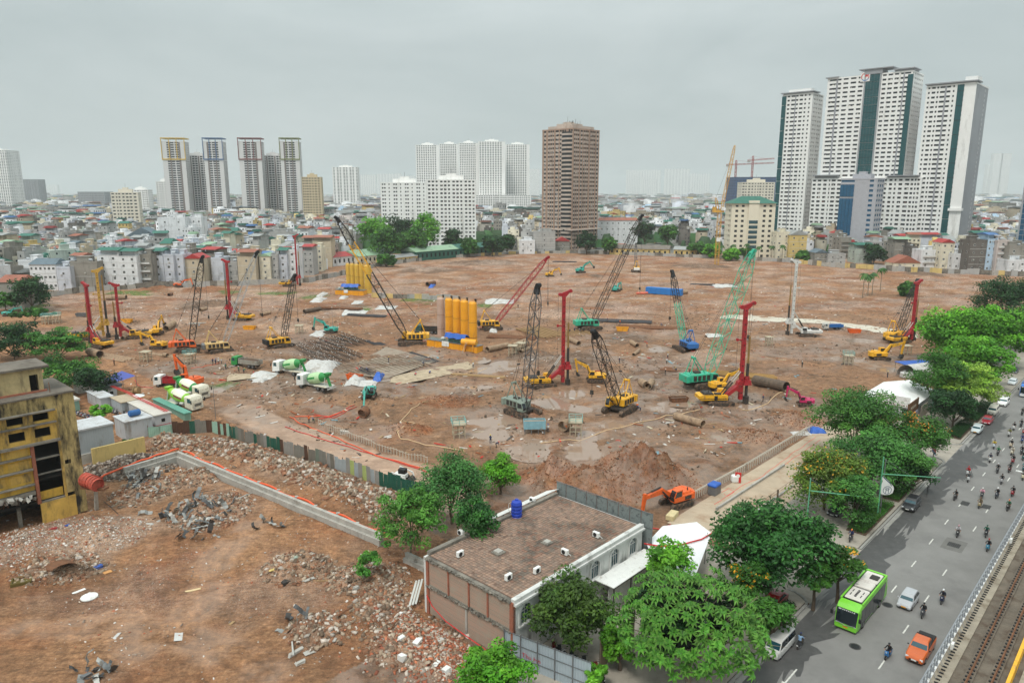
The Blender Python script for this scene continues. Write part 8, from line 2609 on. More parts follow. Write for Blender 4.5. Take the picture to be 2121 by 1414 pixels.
P_=P_[(st_s<-60)&(st_t<60)&(cl+rg.normal(0,.18,n)>-.02)]
rubble("rubble","stray chips and scraps strewn over the brown yard",P_,'pale',.02,.16,6)
n=16000
yy=rg.uniform(130,420,n)**1.0;xx=rg.uniform(-.6,.72,n)*yy
P_=np.stack([xx,yy],1)
cl=fbm(xx/16,yy/16,93,4)
ok_=(xx*N2.x+yy*N2.y<-58)&(cl+rg.normal(0,.15,n)+.25*(yy>240)>.12)&in_poly(xx,yy,SITE_POLY)
rubble("rubble","pale crumbs of concrete spread over the wide building site",P_[ok_],'pale',.06,.38,7,.5,2.6)
sp_=[scatter_ell(c,rx*1.0,ry*1.0,int(min(5500,pi*rx*ry*8)),rg) for (c,rx,ry,hh,tone) in HP if tone=='red' and c.y<190]
rubble("earth_clods","clods of red-brown earth on the excavated heaps",np.concatenate(sp_),'soil',.02,.14,8,.7,2.0)
n=22000
yy=75+225*rg.random(n)**1.2;xx=rg.uniform(-.55,.62,n)*yy
cl=fbm(xx/11,yy/11,95,4)
ok_=(xx*N2.x+yy*N2.y<-58)&(cl+rg.normal(0,.1,n)>.06)&(xx*U2.x+yy*U2.y>72)
rubble("earth_clods","clods of churned grey-brown mud over the site",np.stack([xx,yy],1)[ok_],'mudc',.05,.34,9,.6,2.2)
m=MB();rr=random.Random(12)
for k in range(950):
 px,py=rr.uniform(180,1750),590+360*rr.random()**1.3
 if rr.random()<.5:px,py=rr.choice(((520,790),(800,780),(1060,720),(300,750),(1400,780),(860,900),(640,640),(1330,700),(1500,760),(700,850)))[0]+rr.gauss(0,60),py
 p=G(px,py)
 if p.x*N2.x+p.y*N2.y>-58 or not (72<p.x*U2.x+p.y*U2.y):continue
 a,L,r_=rr.uniform(0,6.28),rr.uniform(.3,2.6),rr.uniform(.04,.13)
 m.col=C(*rr.choice(((190,176,152),(166,140,106),(120,96,76),(206,202,196),(90,84,80),(150,90,60),(196,60,50),(120,150,160),(200,194,186))))
 z=gz(p.x,p.y)+r_*.7
 m.M=Matrix.Translation((p.x,p.y,z))@Matrix.Rotation(a,4,'Z')@Matrix.Rotation(rr.uniform(-.12,.12),4,'Y')
 m.box(-L/2,L/2,-r_*rr.uniform(.8,3.5),r_,-r_*.5,r_*.5)
o=m.bd("scattered_scrap",RUBM,None,kind='stuff');o['label']="sticks, offcuts and rags trodden into the mud of the site"
DB="large broken pieces in the yard"
DEB=[((612,1352),(1.9,.35,.3),.35,CONC,"broken concrete beam with a rounded underside by the front heap"),((640,1345),(1.0,.8,.12),.1,CONC,"flat broken slab beside the concrete beam"),((622,1374),(1.0,.5,.25),.2,CONC,"second lump of beam below the flat slab"),((690,1310),(.7,.5,.2),.9,CONC,"tilted slab piece on the front heap"),
       ((665,1202),(3.6,.18,.12),-.5,WOOD,"long timber lying across the middle heap"),((640,1175),(1.6,.5,.1),.1,CONC,"grey slab on the middle heap"),((590,1195),(.9,.8,.35),.4,DARKM,"crumpled dark sheet on the middle heap"),((612,1170),(1.2,.5,.2),.3,pm("faded_green_sheet",(150,164,150),.7),"pale green crumpled sheet on the middle heap"),((565,1182),(.8,.4,.1),.2,pm("yellow_scrap",(206,180,110),.7),"yellowish board scrap on the middle heap"),
       ((832,1325),(.75,.5,.4),.3,WHITEM,"white block of foam left in the brick rubble"),((865,1330),(.9,.6,.5),.6,WHITEM,"big white lump in the brick rubble"),((833,1365),(.6,.8,.7),.2,WHITEM,"upright white lump nearest the frame edge"),((910,1328),(1.2,.6,.15),.1,LGREYM,"white plastic sheet bundle under the brick wall"),((925,1390),(.9,.7,.5),.4,WHITEM,"white lump beside the round bright tree"),((905,1375),(.6,.5,.3),.4,WHITEM,"white slab piece in front of the round bright tree"),((738,1215),(.55,.5,.3),.4,CONC,"pale block beside the long timber"),((830,1272),(.35,.3,.3),.4,WHITEM,"small white block near the leaning planks"),
       ((163,1224),(1.4,.42,.06),.25,WHITEM,"white board lying flat in the brown yard"),((185,1237),(1.0,1.0,.07),0,WHITEM,"round white disc lying in the brown yard"),((120,1180),(2.0,.8,.35),.4,RUST,"curved rusty steel plate on the scrap heap"),((222,1185),(.9,.6,.1),.2,pm("cardboard",(206,150,92),.85),"torn orange cardboard beside the blue sack"),((205,1175),(.9,.6,.35),.5,TARPB,"blue plastic sack on the scrap heap"),((110,1095),(1.0,.5,.2),.1,pm("dull_red_cloth",(168,70,70),.9),"dull red cloth at the ruin foot"),((140,1089),(.6,.4,.2),.3,TARPB,"small blue bag at the ruin foot"),
       ((240,1318),(1.3,.4,.03),.9,TARPW,"twisted white plastic film in the brown yard"),((370,1318),(1.6,.8,.03),1.3,TARPW,"crumpled white net on the brown ground"),((402,1222),(1.6,.35,.1),-.15,pm("straw_board",(214,190,146),.9),"straw-coloured board lying in the yard"),((310,1085),(1.1,.3,.12),-.7,LGREYM,"pale bent strip beside the crumb slope"),((480,1290),(.7,.35,.1),.6,WOOD,"wood offcut in the yard"),((180,1400),(.9,.5,.3),.4,GREYM,"crumpled grey sheet at the lower edge"),((200,1388),(.6,.4,.3),.4,DARKM,"dark crumpled sheet at the lower edge")]
for i,(px,sz,rz,mt,lb) in enumerate(DEB):
 p=GG(*px)
 if 'disc' in lb:
  m=MB();m.cyl((0,0,0),(0,0,.12),.95,n=20);m.cyl((0,0,.12),(0,0,.15),.7,n=20)
 elif 'plate' in lb:
  m=MB();pr=[(2.0*cos(a),1.0*sin(a)) for a in np.linspace(.15,2.2,10)]
  m.loft([[(x,-.9,z),(x*.97,-.9,z-.07),(x*.97,.9,z-.07),(x,.9,z)] for x,z in pr])
 else:
  m=chunk_mesh(i+40,1.0);m.v=[(a*sz[0]*.6,b*sz[1]*.6,c*sz[2]*.6) for a,b,c in m.v]
 m.bd("debris",mt,None,loc=(p.x,p.y,p.z+sz[2]*.45),rz=rz+.6,label=lb,cat="debris",group=DB)
STRIP=[pm("grey_scrap_%d"%k,c,.6,.3,.2,1) for k,c in enumerate(((150,150,146),(112,114,114),(178,176,170),(84,84,84)))]
def bent(seed,L,W):
 rr=random.Random(seed);m=MB();x,z,a=.0,.0,rr.uniform(-.6,.6)
 row=[]
 for k in range(5):
  row.append((x,z));x+=L/4*cos(a);z+=L/4*sin(a);a+=rr.uniform(-.9,.9)
 tw=rr.uniform(-.5,.5)
 for k in range(4):
  (x0,z0),(x1,z1)=row[k],row[k+1]
  w0,w1=W*rr.uniform(.6,1),W*rr.uniform(.6,1)
  m.add([(x0,-w0,z0),(x1,-w1,z1+tw*.2),(x1,w1,z1-tw*.2),(x0,w0,z0),(x0,-w0,z0-.03),(x1,-w1,z1+tw*.2-.03),(x1,w1,z1-tw*.2-.03),(x0,w0,z0-.03)],[(0,1,2,3),(7,6,5,4),(0,4,5,1),(3,2,6,7)])
 return m
BENT=[[bent(k,1.8,.3).mesh("bent_sheet",STRIP[q]) for q in range(4)] for k in range(6)]
rr=random.Random(5)
for (c,hw,hd,n,w_) in (((300,1000),42,30,46,"grey scrap heap by the low wall corner"),((435,1060),55,28,40,"grey scrap heap in mid yard"),((400,1100),50,22,20,"grey scrap heap left of mid yard"),((350,1070),40,18,16,"scrap between the two grey heaps"),((200,1395),40,14,12,"scrap at the lower edge"),((560,1090),30,14,8,"scrap below the long wall"),((620,1300),40,30,8,"scrap on the front heap")):
 R=None
 p0=GG(*c)
 R=root("scrap_heap","tangle of bent sheet strips, "+w_,"scrap heap",p0,0,"heaps of bent sheet metal in the yard")
 for k in range(n):
  a,r_=rr.uniform(0,6.28),rr.random()**.7
  p=G(c[0]+hw*r_*cos(a),c[1]+hd*r_*sin(a))
  o=ob("bent_sheet",rr.choice(rr.choice(BENT)),R,(p.x-p0.x,p.y-p0.y,gz(p.x,p.y)-p0.z+.15+.5*(1-r_)*rr.random()))
  o.rotation_euler=(rr.uniform(-.6,.6),rr.uniform(-.7,.7),rr.uniform(0,6.28));o.scale=(rr.uniform(.6,1.4),)*3
m=MB();p=GG(150,1178)
for k in range(160):
 x,y=rr.gauss(0,1.6),rr.gauss(0,.8)
 a,L=rr.uniform(0,6.28),rr.uniform(.6,1.8)
 m.cyl((x,y,rr.uniform(.1,.9)),(x+L*cos(a),y+L*.6*sin(a),rr.uniform(.05,1.0)),.025,.012,n=3,caps=False)
o=m.bd("brushwood",pm("dry_twig",(92,72,54),.95),None,loc=p,kind='stuff');o['label']="pile of dry twigs on the scrap heap"
p=GG(45,1204);m=MB();m.box(-1.1,1.1,-.9,-.75,-.5,.3);m.box(-1.1,1.1,.75,.9,-.5,.3);m.box(-1.1,-.95,-.75,.75,-.5,.3);m.box(.95,1.1,-.75,.75,-.5,.3);m.box(-.95,.95,-.75,.75,-.5,.12)
m.bd("sunken_tank",pm("murky_tank",(96,84,40),.5),None,loc=p,rz=.5,label="small open tank of murky water by the scrap heap",cat="tank")
for k,dx_ in enumerate((0,.35,.7)):
 a=RF(-60.5-dx_*.3,50.2-dx_,.9);b=RF(-62.8-dx_*.3,48.8-dx_*1.1,1.9+.0)
 d=b-a
 m=MB();m.box(-1.7,1.7,-.12,.12,-.05,.05)
 o=m.bd("plank",LGREYM,None,loc=(a+b)/2,label="grey plank leaning over the pit, %s one"%("nearest the wall","middle","outermost")[k],cat="plank",group="planks leaning over the pit")
 o.rotation_euler=(0,-.45,ROAD+.6)
for (a,b,r_,lb) in (((495,1035),(530,1020),.09,"thin pole leaning on the low wall"),((380,1030),(445,1020),.05,"dark cable lying over the scrap"),((215,1040),(245,1070),.05,"dark cable near the ruin"),((700,1282),(730,1265),.12,"rusty bar in the front heap"),((605,1330),(608,1365),.09,"pale post stuck in the front heap"),((808,1308),(826,1290),.09,"short rusty rail in the brick rubble")):
 A_,B_=GG(*a),GG(*b)
 m=MB();m.tube([A_+V3((0,0,.2)),A_.lerp(B_,.5)+V3((0,0,.45)),B_+V3((0,0,.5))],r_,5);m.bd("pole",RUST if 'rust' in lb else (BLACKM if 'cable' in lb else LGREYM),None,label=lb,cat="pole")
# ---------------------------------------------------------------- machines on the site
BO=[BLACKM]
crawler_crane((391,726),(418,534),2,ORAM,DARKM,"orange crawler crane with a tall dark boom, behind the work platform at left",tipm=BLACKM,bw=1.7)
crawler_crane((458,728),(531,524),6,pm("crane_tan",(206,172,112),.5,0,.15,1),pm("boom_pale_grey",(164,168,170),.6,.2,.15,1),"tan and grey crawler crane with a slim pale boom and dark head",tipm=BLACKM,bw=1.5,cw=GREYM,r=.06)
crawler_crane((582,718),(609,572),4,YELM,DARKM,"yellow crawler crane with black counterweight left of the rebar field",tipm=BLACKM,bw=1.5,cw=BLACKM)
crawler_crane((850,712),(698,452),-3,YELM,[DARKM,YELM],"large yellow crawler crane with a leaning black and yellow boom by the silos",tipm=BLACKM,bw=2.0,mid=lambda f: 1 if .52<f<.78 else 0,s=1.15,hook=.75)
crawler_crane((1020,681),(1133,534),3,YELM,REDM,"yellow crawler crane with a slanting red boom right of the front silos",tipm=REDM,bw=1.6,cw=BLACKM)
crawler_crane((1083,856),(1113,594),-3,pm("crane_grey_green",(128,140,128),.5,0,.15,1),pm("boom_dark_grey",(82,84,88),.55,.3,.2,1),"grey crawler crane seen head-on with an upright grey boom mid site",tipm=BLACKM,bw=1.7)
crawler_crane((1222,680),(1328,448),4,GREENM,DARKM,"green crawler crane with the longest black boom before the bare ground",tipm=BLACKM,bw=2.0,s=1.1)
crawler_crane((1283,851),(1231,688),-9,YELM,BLACKM,"yellow crawler crane with black boom tilting towards the viewer",tipm=BLACKM,bw=1.8)
crawler_crane((1419,724),(1393,564),10,BLUEM,[GREENM,BLACKM],"blue crawler crane seen from behind with green and black boom",tipm=BLACKM,bw=1.5,mid=lambda f: 1 if f>.55 else 0)
crawler_crane((1457,800),(1559,522),4,GREENM,GREENM,"green crawler crane with a wide mint lattice boom beside the right red rig",tipm=GREENM,bw=2.4,s=1.15)
crawler_crane((1856,704),(1899,582),5,YELM,DARKM,"yellow crawler crane with dark boom crossing the red mast at right",tipm=BLACKM,bw=1.6)
crawler_crane((1317,563),(1317,506),6,YELM,GREYM,"small yellow and white crane far out on the bare ground",bw=1.4,cw=WHITEM)
drill_rig((192,714),586,150,REDM,YELM,"drilling rig with red mast, leftmost of the three close together",193)
drill_rig((216,700),556,30,pm("mast_ochre",(196,152,62),.6,0,.2,1),YELM,"drilling rig with tall ochre mast, middle of the three close together",209,s=1.1,kelly=.9)
drill_rig((251,706),586,200,REDM,YELM,"drilling rig with red mast, rightmost of the three close together",241)
drill_rig((478,661),538,170,REDM,YELM,"drilling rig with thin red mast behind the pale boom",472)
drill_rig((617,592),486,20,REDM,YELM,"far drilling rig with red mast by the left houses",618)
drill_rig((1166,796),603,10,REDM,YELM,"drilling rig with red mast in the middle of the site",1168,s=1.05)
drill_rig((1533,834),628,5,REDM,YELM,"drilling rig with big red mast at the right of the site",1546,s=1.1)
drill_rig((1638,694),538,175,pm("mast_white",(206,206,202),.5,0,.1,1,dirt=(150,140,130),damt=.3),WHITEM,"white drilling rig with green linkage before the bare ground",1641,s=1.05)
drill_rig((1887,706),581,20,REDM,YELM,"drilling rig with red mast half hidden by the bright trees",1872)
excavator((328,722),175,YELM,"yellow excavator with lowered arm left of the orange crane",55,0,-95,cab=YELM)
excavator((326,692),95,YELM,"yellow excavator seen from behind near the sand heap",60,0,-60)
excavator((372,595),5,ORAM,"far orange excavator under the left houses",45,0,-75)
excavator((684,690),170,TEALM,"teal excavator reaching left beside the rebar field",55,0,-80)
excavator((765,823),-88,TEALM,"teal excavator facing the viewer by the dug trench",30,0,-60)
excavator((396,800),160,ORAM,"orange excavator with raised arm behind the mixer trucks",78,0,-95,s=1.15)
excavator((1232,790),178,YELM,"yellow excavator with bent arm right of the middle red rig",62,0,-100)
excavator((1490,808),20,YELM,"yellow excavator behind the right red rig",50,0,-85)
excavator((1822,745),2,YELM,"yellow excavator digging near the right end of the site",48,0,-98,s=1.15)
excavator((1400,1046),212,ORAM,"near orange excavator digging at the red earth heap",30,0,-80,s=1.05)
excavator((1666,838),170,MAGM,"magenta mini excavator beside the big pipe",60,0,-85,s=.75)
excavator((1139,573),20,YELM,"far yellow excavator on the bare ground by the red boom tip",50,0,-70)
excavator((1203,565),25,TEALM,"far teal excavator with raised arm on the bare ground",60,0,-50,s=1.2)
excavator((1276,604),60,TEALM,"far teal excavator turned away beside the long black boom",40,0,-80)
excavator((18,655),15,TEALM,"teal mini excavator cut by the left frame edge",45,0,-80,s=.8)
mixer_truck((378,845),-28,"bright lime mixer truck, nearest of the two side by side",CREAMM,[LIME,LIME,DWHITE,DBROWN],s=1.18)
mixer_truck((394,822),-28,"bright lime mixer truck, farther of the two side by side",CREAMM,[LIME,DGREEN,DWHITE,DBROWN],s=1.18)
mixer_truck((604,776),155,"green and pale mixer truck, left of the pair by the white tarpaulin",WHITEM,[DPALE,DGREEN,DPALE,DGREEN],s=1.18)
mixer_truck((655,802),150,"green and pale mixer truck, right of the pair by the white tarpaulin",WHITEM,[DPALE,DGREEN,DPALE,DGREEN],s=1.18)
def tipper(px,hd,label,cabm,bodym,load=True,s=1.0):
 R=root("tipper_truck",label,"truck",GG(*px),radians(hd),"trucks on the site",s)
 MB().box(-4.2,3.4,-.45,.45,.7,1.0).bd("chassis",DARKM,R)
 truck_front(R,4.4,cabm)
 for x in (3.2,-1.5,-2.8):
  for y in (-1.0,1.0):
   wheel(R,x,y,.52,.4)
 m=MB();m.box(-4.4,1.9,-1.2,1.2,1.05,1.15);m.box(-4.4,1.9,-1.25,-1.15,1.15,2.3);m.box(-4.4,1.9,1.15,1.25,1.15,2.3);m.box(1.8,1.95,-1.14,1.14,1.15,2.6);m.box(-4.45,-4.35,-1.14,1.14,1.15,2.2)
 b=m.bd("tipping_body",bodym,R)
 m=MB()
 for k in range(7):
  x=-4.2+k*.95
  m.box(x,x+.12,-1.32,-1.252,1.1,2.3);m.box(x,x+.12,1.252,1.32,1.1,2.3)
 m.bd("body_rib",bodym,b)['kind']=SF
 if load:
  m=MB();m.add([(-4.3,-1.1,1.9),(1.8,-1.1,1.9),(1.8,1.1,1.9),(-4.3,1.1,1.9),(-2.5,0,2.6),(.3,0,2.5)],[(0,1,5,4),(1,2,5),(2,3,4,5),(3,0,4)]);m.bd("earth_load",pm("wet_earth",(92,72,58),.95,0,.3,2,bump=.4),R)
 return R
tipper((512,760),160,"grey tipper truck loaded with earth behind the crew",DGREEN,pm("tipper_grey",(150,146,136),.7,0,.15,1,dirt=(120,100,80),damt=.35))
tipper((358,800),175,"truck with white cab and red deck behind the lime mixers",WHITEM,REDM,False)
tipper((888,690),170,"dark green truck behind the large yellow crane",pm("cab_dark_green",(44,78,66),.5),DARKM,False)
tipper((1724,682),185,"small truck with bright blue body on the pale haul road",LGREYM,BLUEM,False,.8)
def skid(px):
 R=root("skid_loader","white skid-steer loader with driver by the sheet fence","loader",GG(*px),radians(-20))
 MB().bev(-1.3,.9,-.6,.6,.45,1.2,.08).bd("body",WHITEM,R)
 MB().bev(-.5,.8,-.5,.5,1.2,2.05,.06).bd("cab",BLACKM,R)
 for x in (-.8,.6):
  for y in (-.75,.75):
   wheel(R,x,y,.42,.3,WHITEM)
 for y in (-.72,.72):
  m=MB();beam(m,(-1.2,y,1.7),(1.2,y,1.0),.15,.22);beam(m,(1.2,y,1.1),(1.5,y,.4),.15,.2);m.v=[(a,b+y,c) for a,b,c in m.v];m.bd("lift_arm",WHITEM,R)
 MB().prism([(1.4,.1),(2.2,.1),(1.9,.5),(1.5,.8)],-.9,.9).bd("bucket",DARKM,R)
skid((833,993))
# ---------------------------------------------------------------- silos and slurry plants
def silo(px,top,r,mat,label,grp):
 P=GG(*px)
 H=on_Y(px[0],top,P.y).z-P.z
 R=root("silo",label,"silo",P,0,grp)
 m=MB();m.loft([[(r_*cos(2*pi*k/20),r_*sin(2*pi*k/20),z) for k in range(20)] for z,r_ in ((.0,r),(H-.5,r),(H,r*.8))]);m.bd("shell",mat,R,smooth=False)
 for k in range(1,int(H/2.4)):
  m=MB();z=k*2.4;m.loft([[((r+.04)*cos(2*pi*j/20),(r+.04)*sin(2*pi*j/20),zz) for j in range(20)] for zz in (z,z+.08)]);m.bd("hoop",RUST if k%2 else mat,R)
 m=MB();m.cyl((r*.7,0,H-.1),(r*.7,0,H+.7),.3,n=8);m.box(r*.4,r*.95,-.3,.3,H+.6,H+.9);m.bd("filter_cap",BLACKM,R)
 m=MB()
 for k in range(16):
  a=2*pi*k/16
  m.cyl((r*.78*cos(a),r*.78*sin(a),H-.05),(r*.78*cos(a),r*.78*sin(a),H+.5),.025,n=3,caps=False)
 m.tube([(r*.78*cos(2*pi*k/16),r*.78*sin(2*pi*k/16),H+.5) for k in range(17)],.025,3);m.bd("guard_rail",YELM,R)
 return R
W5=("first, pinkish beige","second, yellow","third, yellow","fourth, yellow","fifth, yellow and tallest looking")
for i,(x,y,tp) in enumerate(((914,695,616),(931,699,618),(947,703,620),(963,707,622),(980,712,625))):
 silo((x,y),tp,1.30,SILOB if i==0 else SILOM,"%s silo of the front group, counted from the truck side"%W5[i],"front silos")
for i,(x,y,tp) in enumerate(((723,600,546),(732,602,546),(741,603,547),(750,604,547),(763,607,549))):
 silo((x,y),tp,1.15 if i<4 else 1.7,pm("silo_old_yellow",(212,170,62),.55,0,.12,.4,dirt=(170,130,60),damt=.2,streak=True),"%s silo of the back group under the leaning boom"%("leftmost","second","third","fourth","wide rightmost")[i],"back silos")
def plant(A,B,D,h,label,tarp_f=(.35,.75),s=1.0):
 P,Q=GG(*A),GG(*B)
 rz=atan2(Q.y-P.y,Q.x-P.x)
 L=(Q-P).length
 R=root("slurry_plant",label,"slurry plant",P,rz,"slurry plants beside the silos")
 n=max(3,int(L/2.2))
 for k in range(n):
  x0,x1=L*k/n,L*(k+1)/n
  m=MB();m.box(x0+.04,x1-.04,0,D,-.3,h)
  for q in range(3):
   x=x0+(x1-x0)*(q+.5)/3
   m.box(x-.06,x+.06,-.1,-.003,.1,h-.1)
  m.bd("tank_section",SILOM,R)
 MB().box(-.1,L+.1,-.15,D+.15,h,h+.12).bd("deck",GREYM,R)
 m=MB()
 for k in range(n+1):
  x=L*k/n
  m.cyl((x,.0,h+.12),(x,.0,h+1.1),.03,n=4)
 m.cyl((0,0,h+1.1),(L,0,h+1.1),.03,n=4);m.cyl((0,0,h+.6),(L,0,h+.6),.025,n=4);m.bd("rail",TEALM,R)
 a,b=tarp_f[0]*L,tarp_f[1]*L
 m=MB()
 rows=[]
 for k in range(9):
  x=a+(b-a)*k/8
  sag=.15*sin(k*2.1)
  rows.append([(x,-.3*D*0+.2,h+1.5+sag),(x,D*.35,h+2.9+sag),(x,D*.8,h+2.6+sag),(x,D+.2,h+1.6)])
 for k in range(8):
  for q in range(3):
   m.quad(rows[k][q],rows[k+1][q],rows[k+1][q+1],rows[k][q+1])
 m.bd("tarpaulin",TARPB,R)
 m=MB()
 for x in (a+.1,b-.1):
  for y in (.3,D-.2):
   m.cyl((x,y,h),(x,y,h+2.0),.04,n=4)
 m.bd("shelter_post",RUST,R)
 m=MB();m.bev(a+1,b-1,D*.3,D*.8,h+.12,h+1.3,.1);m.bd("mixing_machine",DARKM,R)
 m=MB();m.ellip((a-1.4,D*.5,h+.7),.9,.8,.6,8,6);m.bd("bulk_bag",TARPW,R)
 m=MB();m.box(L*.32,L*.46,-.22,-.16,h*.4,h+.35);m.bd("notice_board",WHITEM,R)
 return R
plant((884,716),(988,733),3.0,2.1,"yellow slurry tank row with a blue tarpaulin before the front silos")
plant((694,609),(753,612),4.0,2.0,"yellow slurry tank row with a blue tarpaulin before the back silos",(.2,.8))
P=GG(972,728);R=root("horizontal_tank","yellow horizontal tank with a ladder at the plant end","tank",P,-.35)
m=MB();m.cyl((-2.4,0,2.9),(2.4,0,2.9),.95,n=16);m.bd("shell",SILOM,R)
m=MB();m.box(-1.6,-1.3,-.7,.7,.0,2.3);m.box(1.3,1.6,-.7,.7,.0,2.3);m.bd("saddle",SILOM,R)
m=MB()
for y in (-.2,.2):
 m.cyl((-1.2+y,-2.4,0),(-.4+y,-.9,3.2),.03,n=4)
for k in range(7):
 f=k/7;m.cyl((-1.2-.2+.8*f,-2.4+1.5*f,3.2*f),(-1.2+.2+.8*f,-2.4+1.5*f,3.2*f),.02,n=3)
m.bd("ladder",LGREYM,R)
# ---------------------------------------------------------------- steel casings
def casing(a,b,r,label,mat=None,lift=.0,n=14):
 A,B=GG(*a),GG(*b)
 d=(B-A).normalized()
 A=A+V3((0,0,r+lift));B=B+V3((0,0,r+lift))
 m=MB();t=d.cross(V3((0,0,1))).normalized();u_=t.cross(d)
 rings=[]
 for (p,rr_) in ((A,r),(B,r),(B,r*.9),(A,r*.9)):
  rings.append([tuple(p+t*(rr_*cos(2*pi*k/n))+u_*(rr_*sin(2*pi*k/n))) for k in range(n)])
 rings.append(rings[0])
 m.loft(rings,caps=False)
 m.bd("steel_casing",mat or PIPEM,None,label=label,cat="pipe",group="steel casings lying on the site")
CAS=[((186,735),(208,742),1.15,"short wide casing beside the left drilling rigs"),((222,621),(262,620),1.0,"long casing behind the ochre mast"),((344,684),(360,670),1.1,"casing lying on the sand heap behind the excavator"),((1009,730),(1052,720),.85,"long casing on the ground below the red boom crane"),((1062,722),(1088,711),.85,"top casing of the stacked three"),((1068,728),(1090,718),.75,"middle casing of the stacked three"),((1078,733),(1096,726),.6,"lowest casing of the stacked three"),((1178,706),(1199,716),.75,"pale casing right of the middle red mast"),((1398,868),(1456,884),.8,"mud-caked casing lying in the wet ground"),((1563,797),(1628,812),1.25,"big dark casing beside the right drilling rig"),((1404,610),(1424,609),1.0,"casing at the end of the blue tanks"),((885,593),(900,590),1.1,"rusty casing with a blue cover on the bare ground"),((630,650),(664,643),.8,"dark casing left of the teal excavator"),((415,645),(428,642),.7,"pale casing behind the red mast"),((1307,712),(1320,716),.7,"short casing by the orange-vested worker"),((1312,738),(1324,728),.5,"thin casing by the orange-vested worker"),((1328,798),(1338,806),1.0,"mud-covered stub of casing by the yellow excavator"),((1342,806),(1350,800),.9,"second mud-covered stub of casing"),((750,868),(760,862),1.1,"rusty casing standing in the trench"),((255,706),(262,702),.8,"short casing between the red masts"),((340,738),(347,740),.6,"small casing end beside the platform"),((350,614),(356,611),.7,"rusty casing stub on the left bank"),((1165,892),(1176,888),1.1,"muddy ring casing beside the work platform"),((540,655),(560,650),.7,"pale casing near the yellow skip")]
for a,b,r,lb in CAS:
 casing(a,b,r,lb,PIPED if 'dark' in lb else (RUST if 'rust' in lb else PIPEM))
def bars(px,L,W,deg,n,r,mat,label,rows=2,group="steel bars and cages laid out on the site"):
 P=GG(*px)
 m=MB();rr=random.Random(int(px[0]))
 for k in range(n):
  y=W*(k/max(1,n-1)-.5)
  for q in range(rows):
   z0=.1+q*r*1.9
   x0,x1=-L/2+rr.uniform(-.6,.6),L/2+rr.uniform(-.6,.6)
   m.cyl((x0,y+rr.uniform(-.1,.1),z0),(x1,y+rr.uniform(-.1,.1),z0+rr.uniform(-.02,.08)),r,n=4,m=0)
 o=m.bd("bar_bundle",mat,None,loc=P,rz=radians(deg),label=label,cat="steel bars",group=group)
def cage(px,L,R_,deg,label):
 P=GG(*px)
 m=MB();n=12
 for k in range(n):
  a=2*pi*k/n
  m.cyl((-L/2,R_*cos(a),R_+R_*sin(a)),(L/2,R_*cos(a),R_+R_*sin(a)),.035,n=3,caps=False)
 q=int(L/.9)
 for i in range(q+1):
  x=-L/2+L*i/q
  m.tube([(x,R_*cos(2*pi*k/10),R_+R_*sin(2*pi*k/10)) for k in range(11)],.03,3)
 Rr=root("rebar_cage",label,"rebar cage",P,radians(deg),"steel bars and cages laid out on the site")
 m.bd("cage_bars",pm("dark_rebar",(72,68,66),.8,.3,.3,2,dirt=(110,80,60),damt=.3),Rr)['kind']=SF
 m=MB();rr=random.Random(int(px[1]*7+px[0]))
 for i in range(int(L/1.2)):
  x=-L/2+i*1.2;a=rr.uniform(.2,2.9)
  m.ellip((x,(R_+.04)*cos(a),R_+(R_+.04)*sin(a)),.12,.12,.12,6,4)
 m.bd("spacer",WHITEM,Rr)['kind']=SF
k=0
for i in range(9):
 cage((628+i*13,722-i*3.2+8),17,.7,128,"dark rebar cage with white spacers, row %s from the yellow crane"%("one","two","three","four","five","six","seven","eight","nine")[i])
for i in range(6):
 cage((655+i*14,752-i*4),15,.6,128,"rebar cage in the near field, row %s from the white tarpaulin"%("one","two","three","four","five","six")[i])
DKB=pm("dark_bar",(66,66,70),.7,.3,.25,1.5,dirt=(110,84,64),damt=.25)
bars((780,712),12,3.0,128,12,.07,DKB,"dark bar bundle beside the large yellow crane")
bars((868,742),16,4.5,128,18,.08,DKB,"bundle of dark bars with blue ends near the plant")
bars((770,772),12,3.0,125,9,.07,DKB,"thin bar bundle in the work field")
bars((640,770),12,3.5,125,8,.1,DKB,"bars below the white tarpaulin")
bars((1275,665),26,5.0,168,14,.12,DKB,"long dark beams behind the green crane")
bars((1350,680),24,4.0,168,8,.18,RUST,"rusty long beams right of the yellow skip")
bars((1455,772),22,3.6,160,8,.16,RUST,"rusty beams beside the mint boom")
bars((1530,778),18,4.0,160,7,.2,pm("ochre_beam",(150,116,66),.85,0,.25,1),"ochre beams behind the right red rig")
bars((1120,690),18,9.0,120,7,.18,WOOD,"timber sleepers laid out left of the middle red rig")
bars((1195,690),10,8.0,120,5,.16,WOOD,"timber sleepers right of the middle red rig")
bars((1060,700),16,4.0,165,8,.16,RUST,"rusty beams behind the stacked casings")
bars((235,742),15,3.5,150,6,.35,PIPEM,"row of long casings lying side by side at left",1)
bars((330,735),16,1.4,155,3,.3,PIPEM,"pair of long pipes right of the work platform",1)
bars((700,640),20,3.0,168,6,.2,RUST,"rusty beams behind the teal excavator")
bars((760,655),16,2.5,165,5,.18,DKB,"dark beams behind the rebar field")
bars((990,780),14,1.2,165,3,.12,WOOD,"thin timbers at the water pit")
bars((400,672),8,.5,20,2,.12,LGREYM,"pale bar on the mud by the orange crane")
bars((1475,590),22,3.0,175,8,.15,DKB,"dark and white beams far out on the bare ground")
bars((1170,543),16,2.0,175,5,.2,DKB,"grey beams by the far edge of the bare ground")
m=MB()
P=GG(790,757)
for k in range(16):
 m.box(-11+k*1.45,-10.8+k*1.45,-9,9,.02,.16)
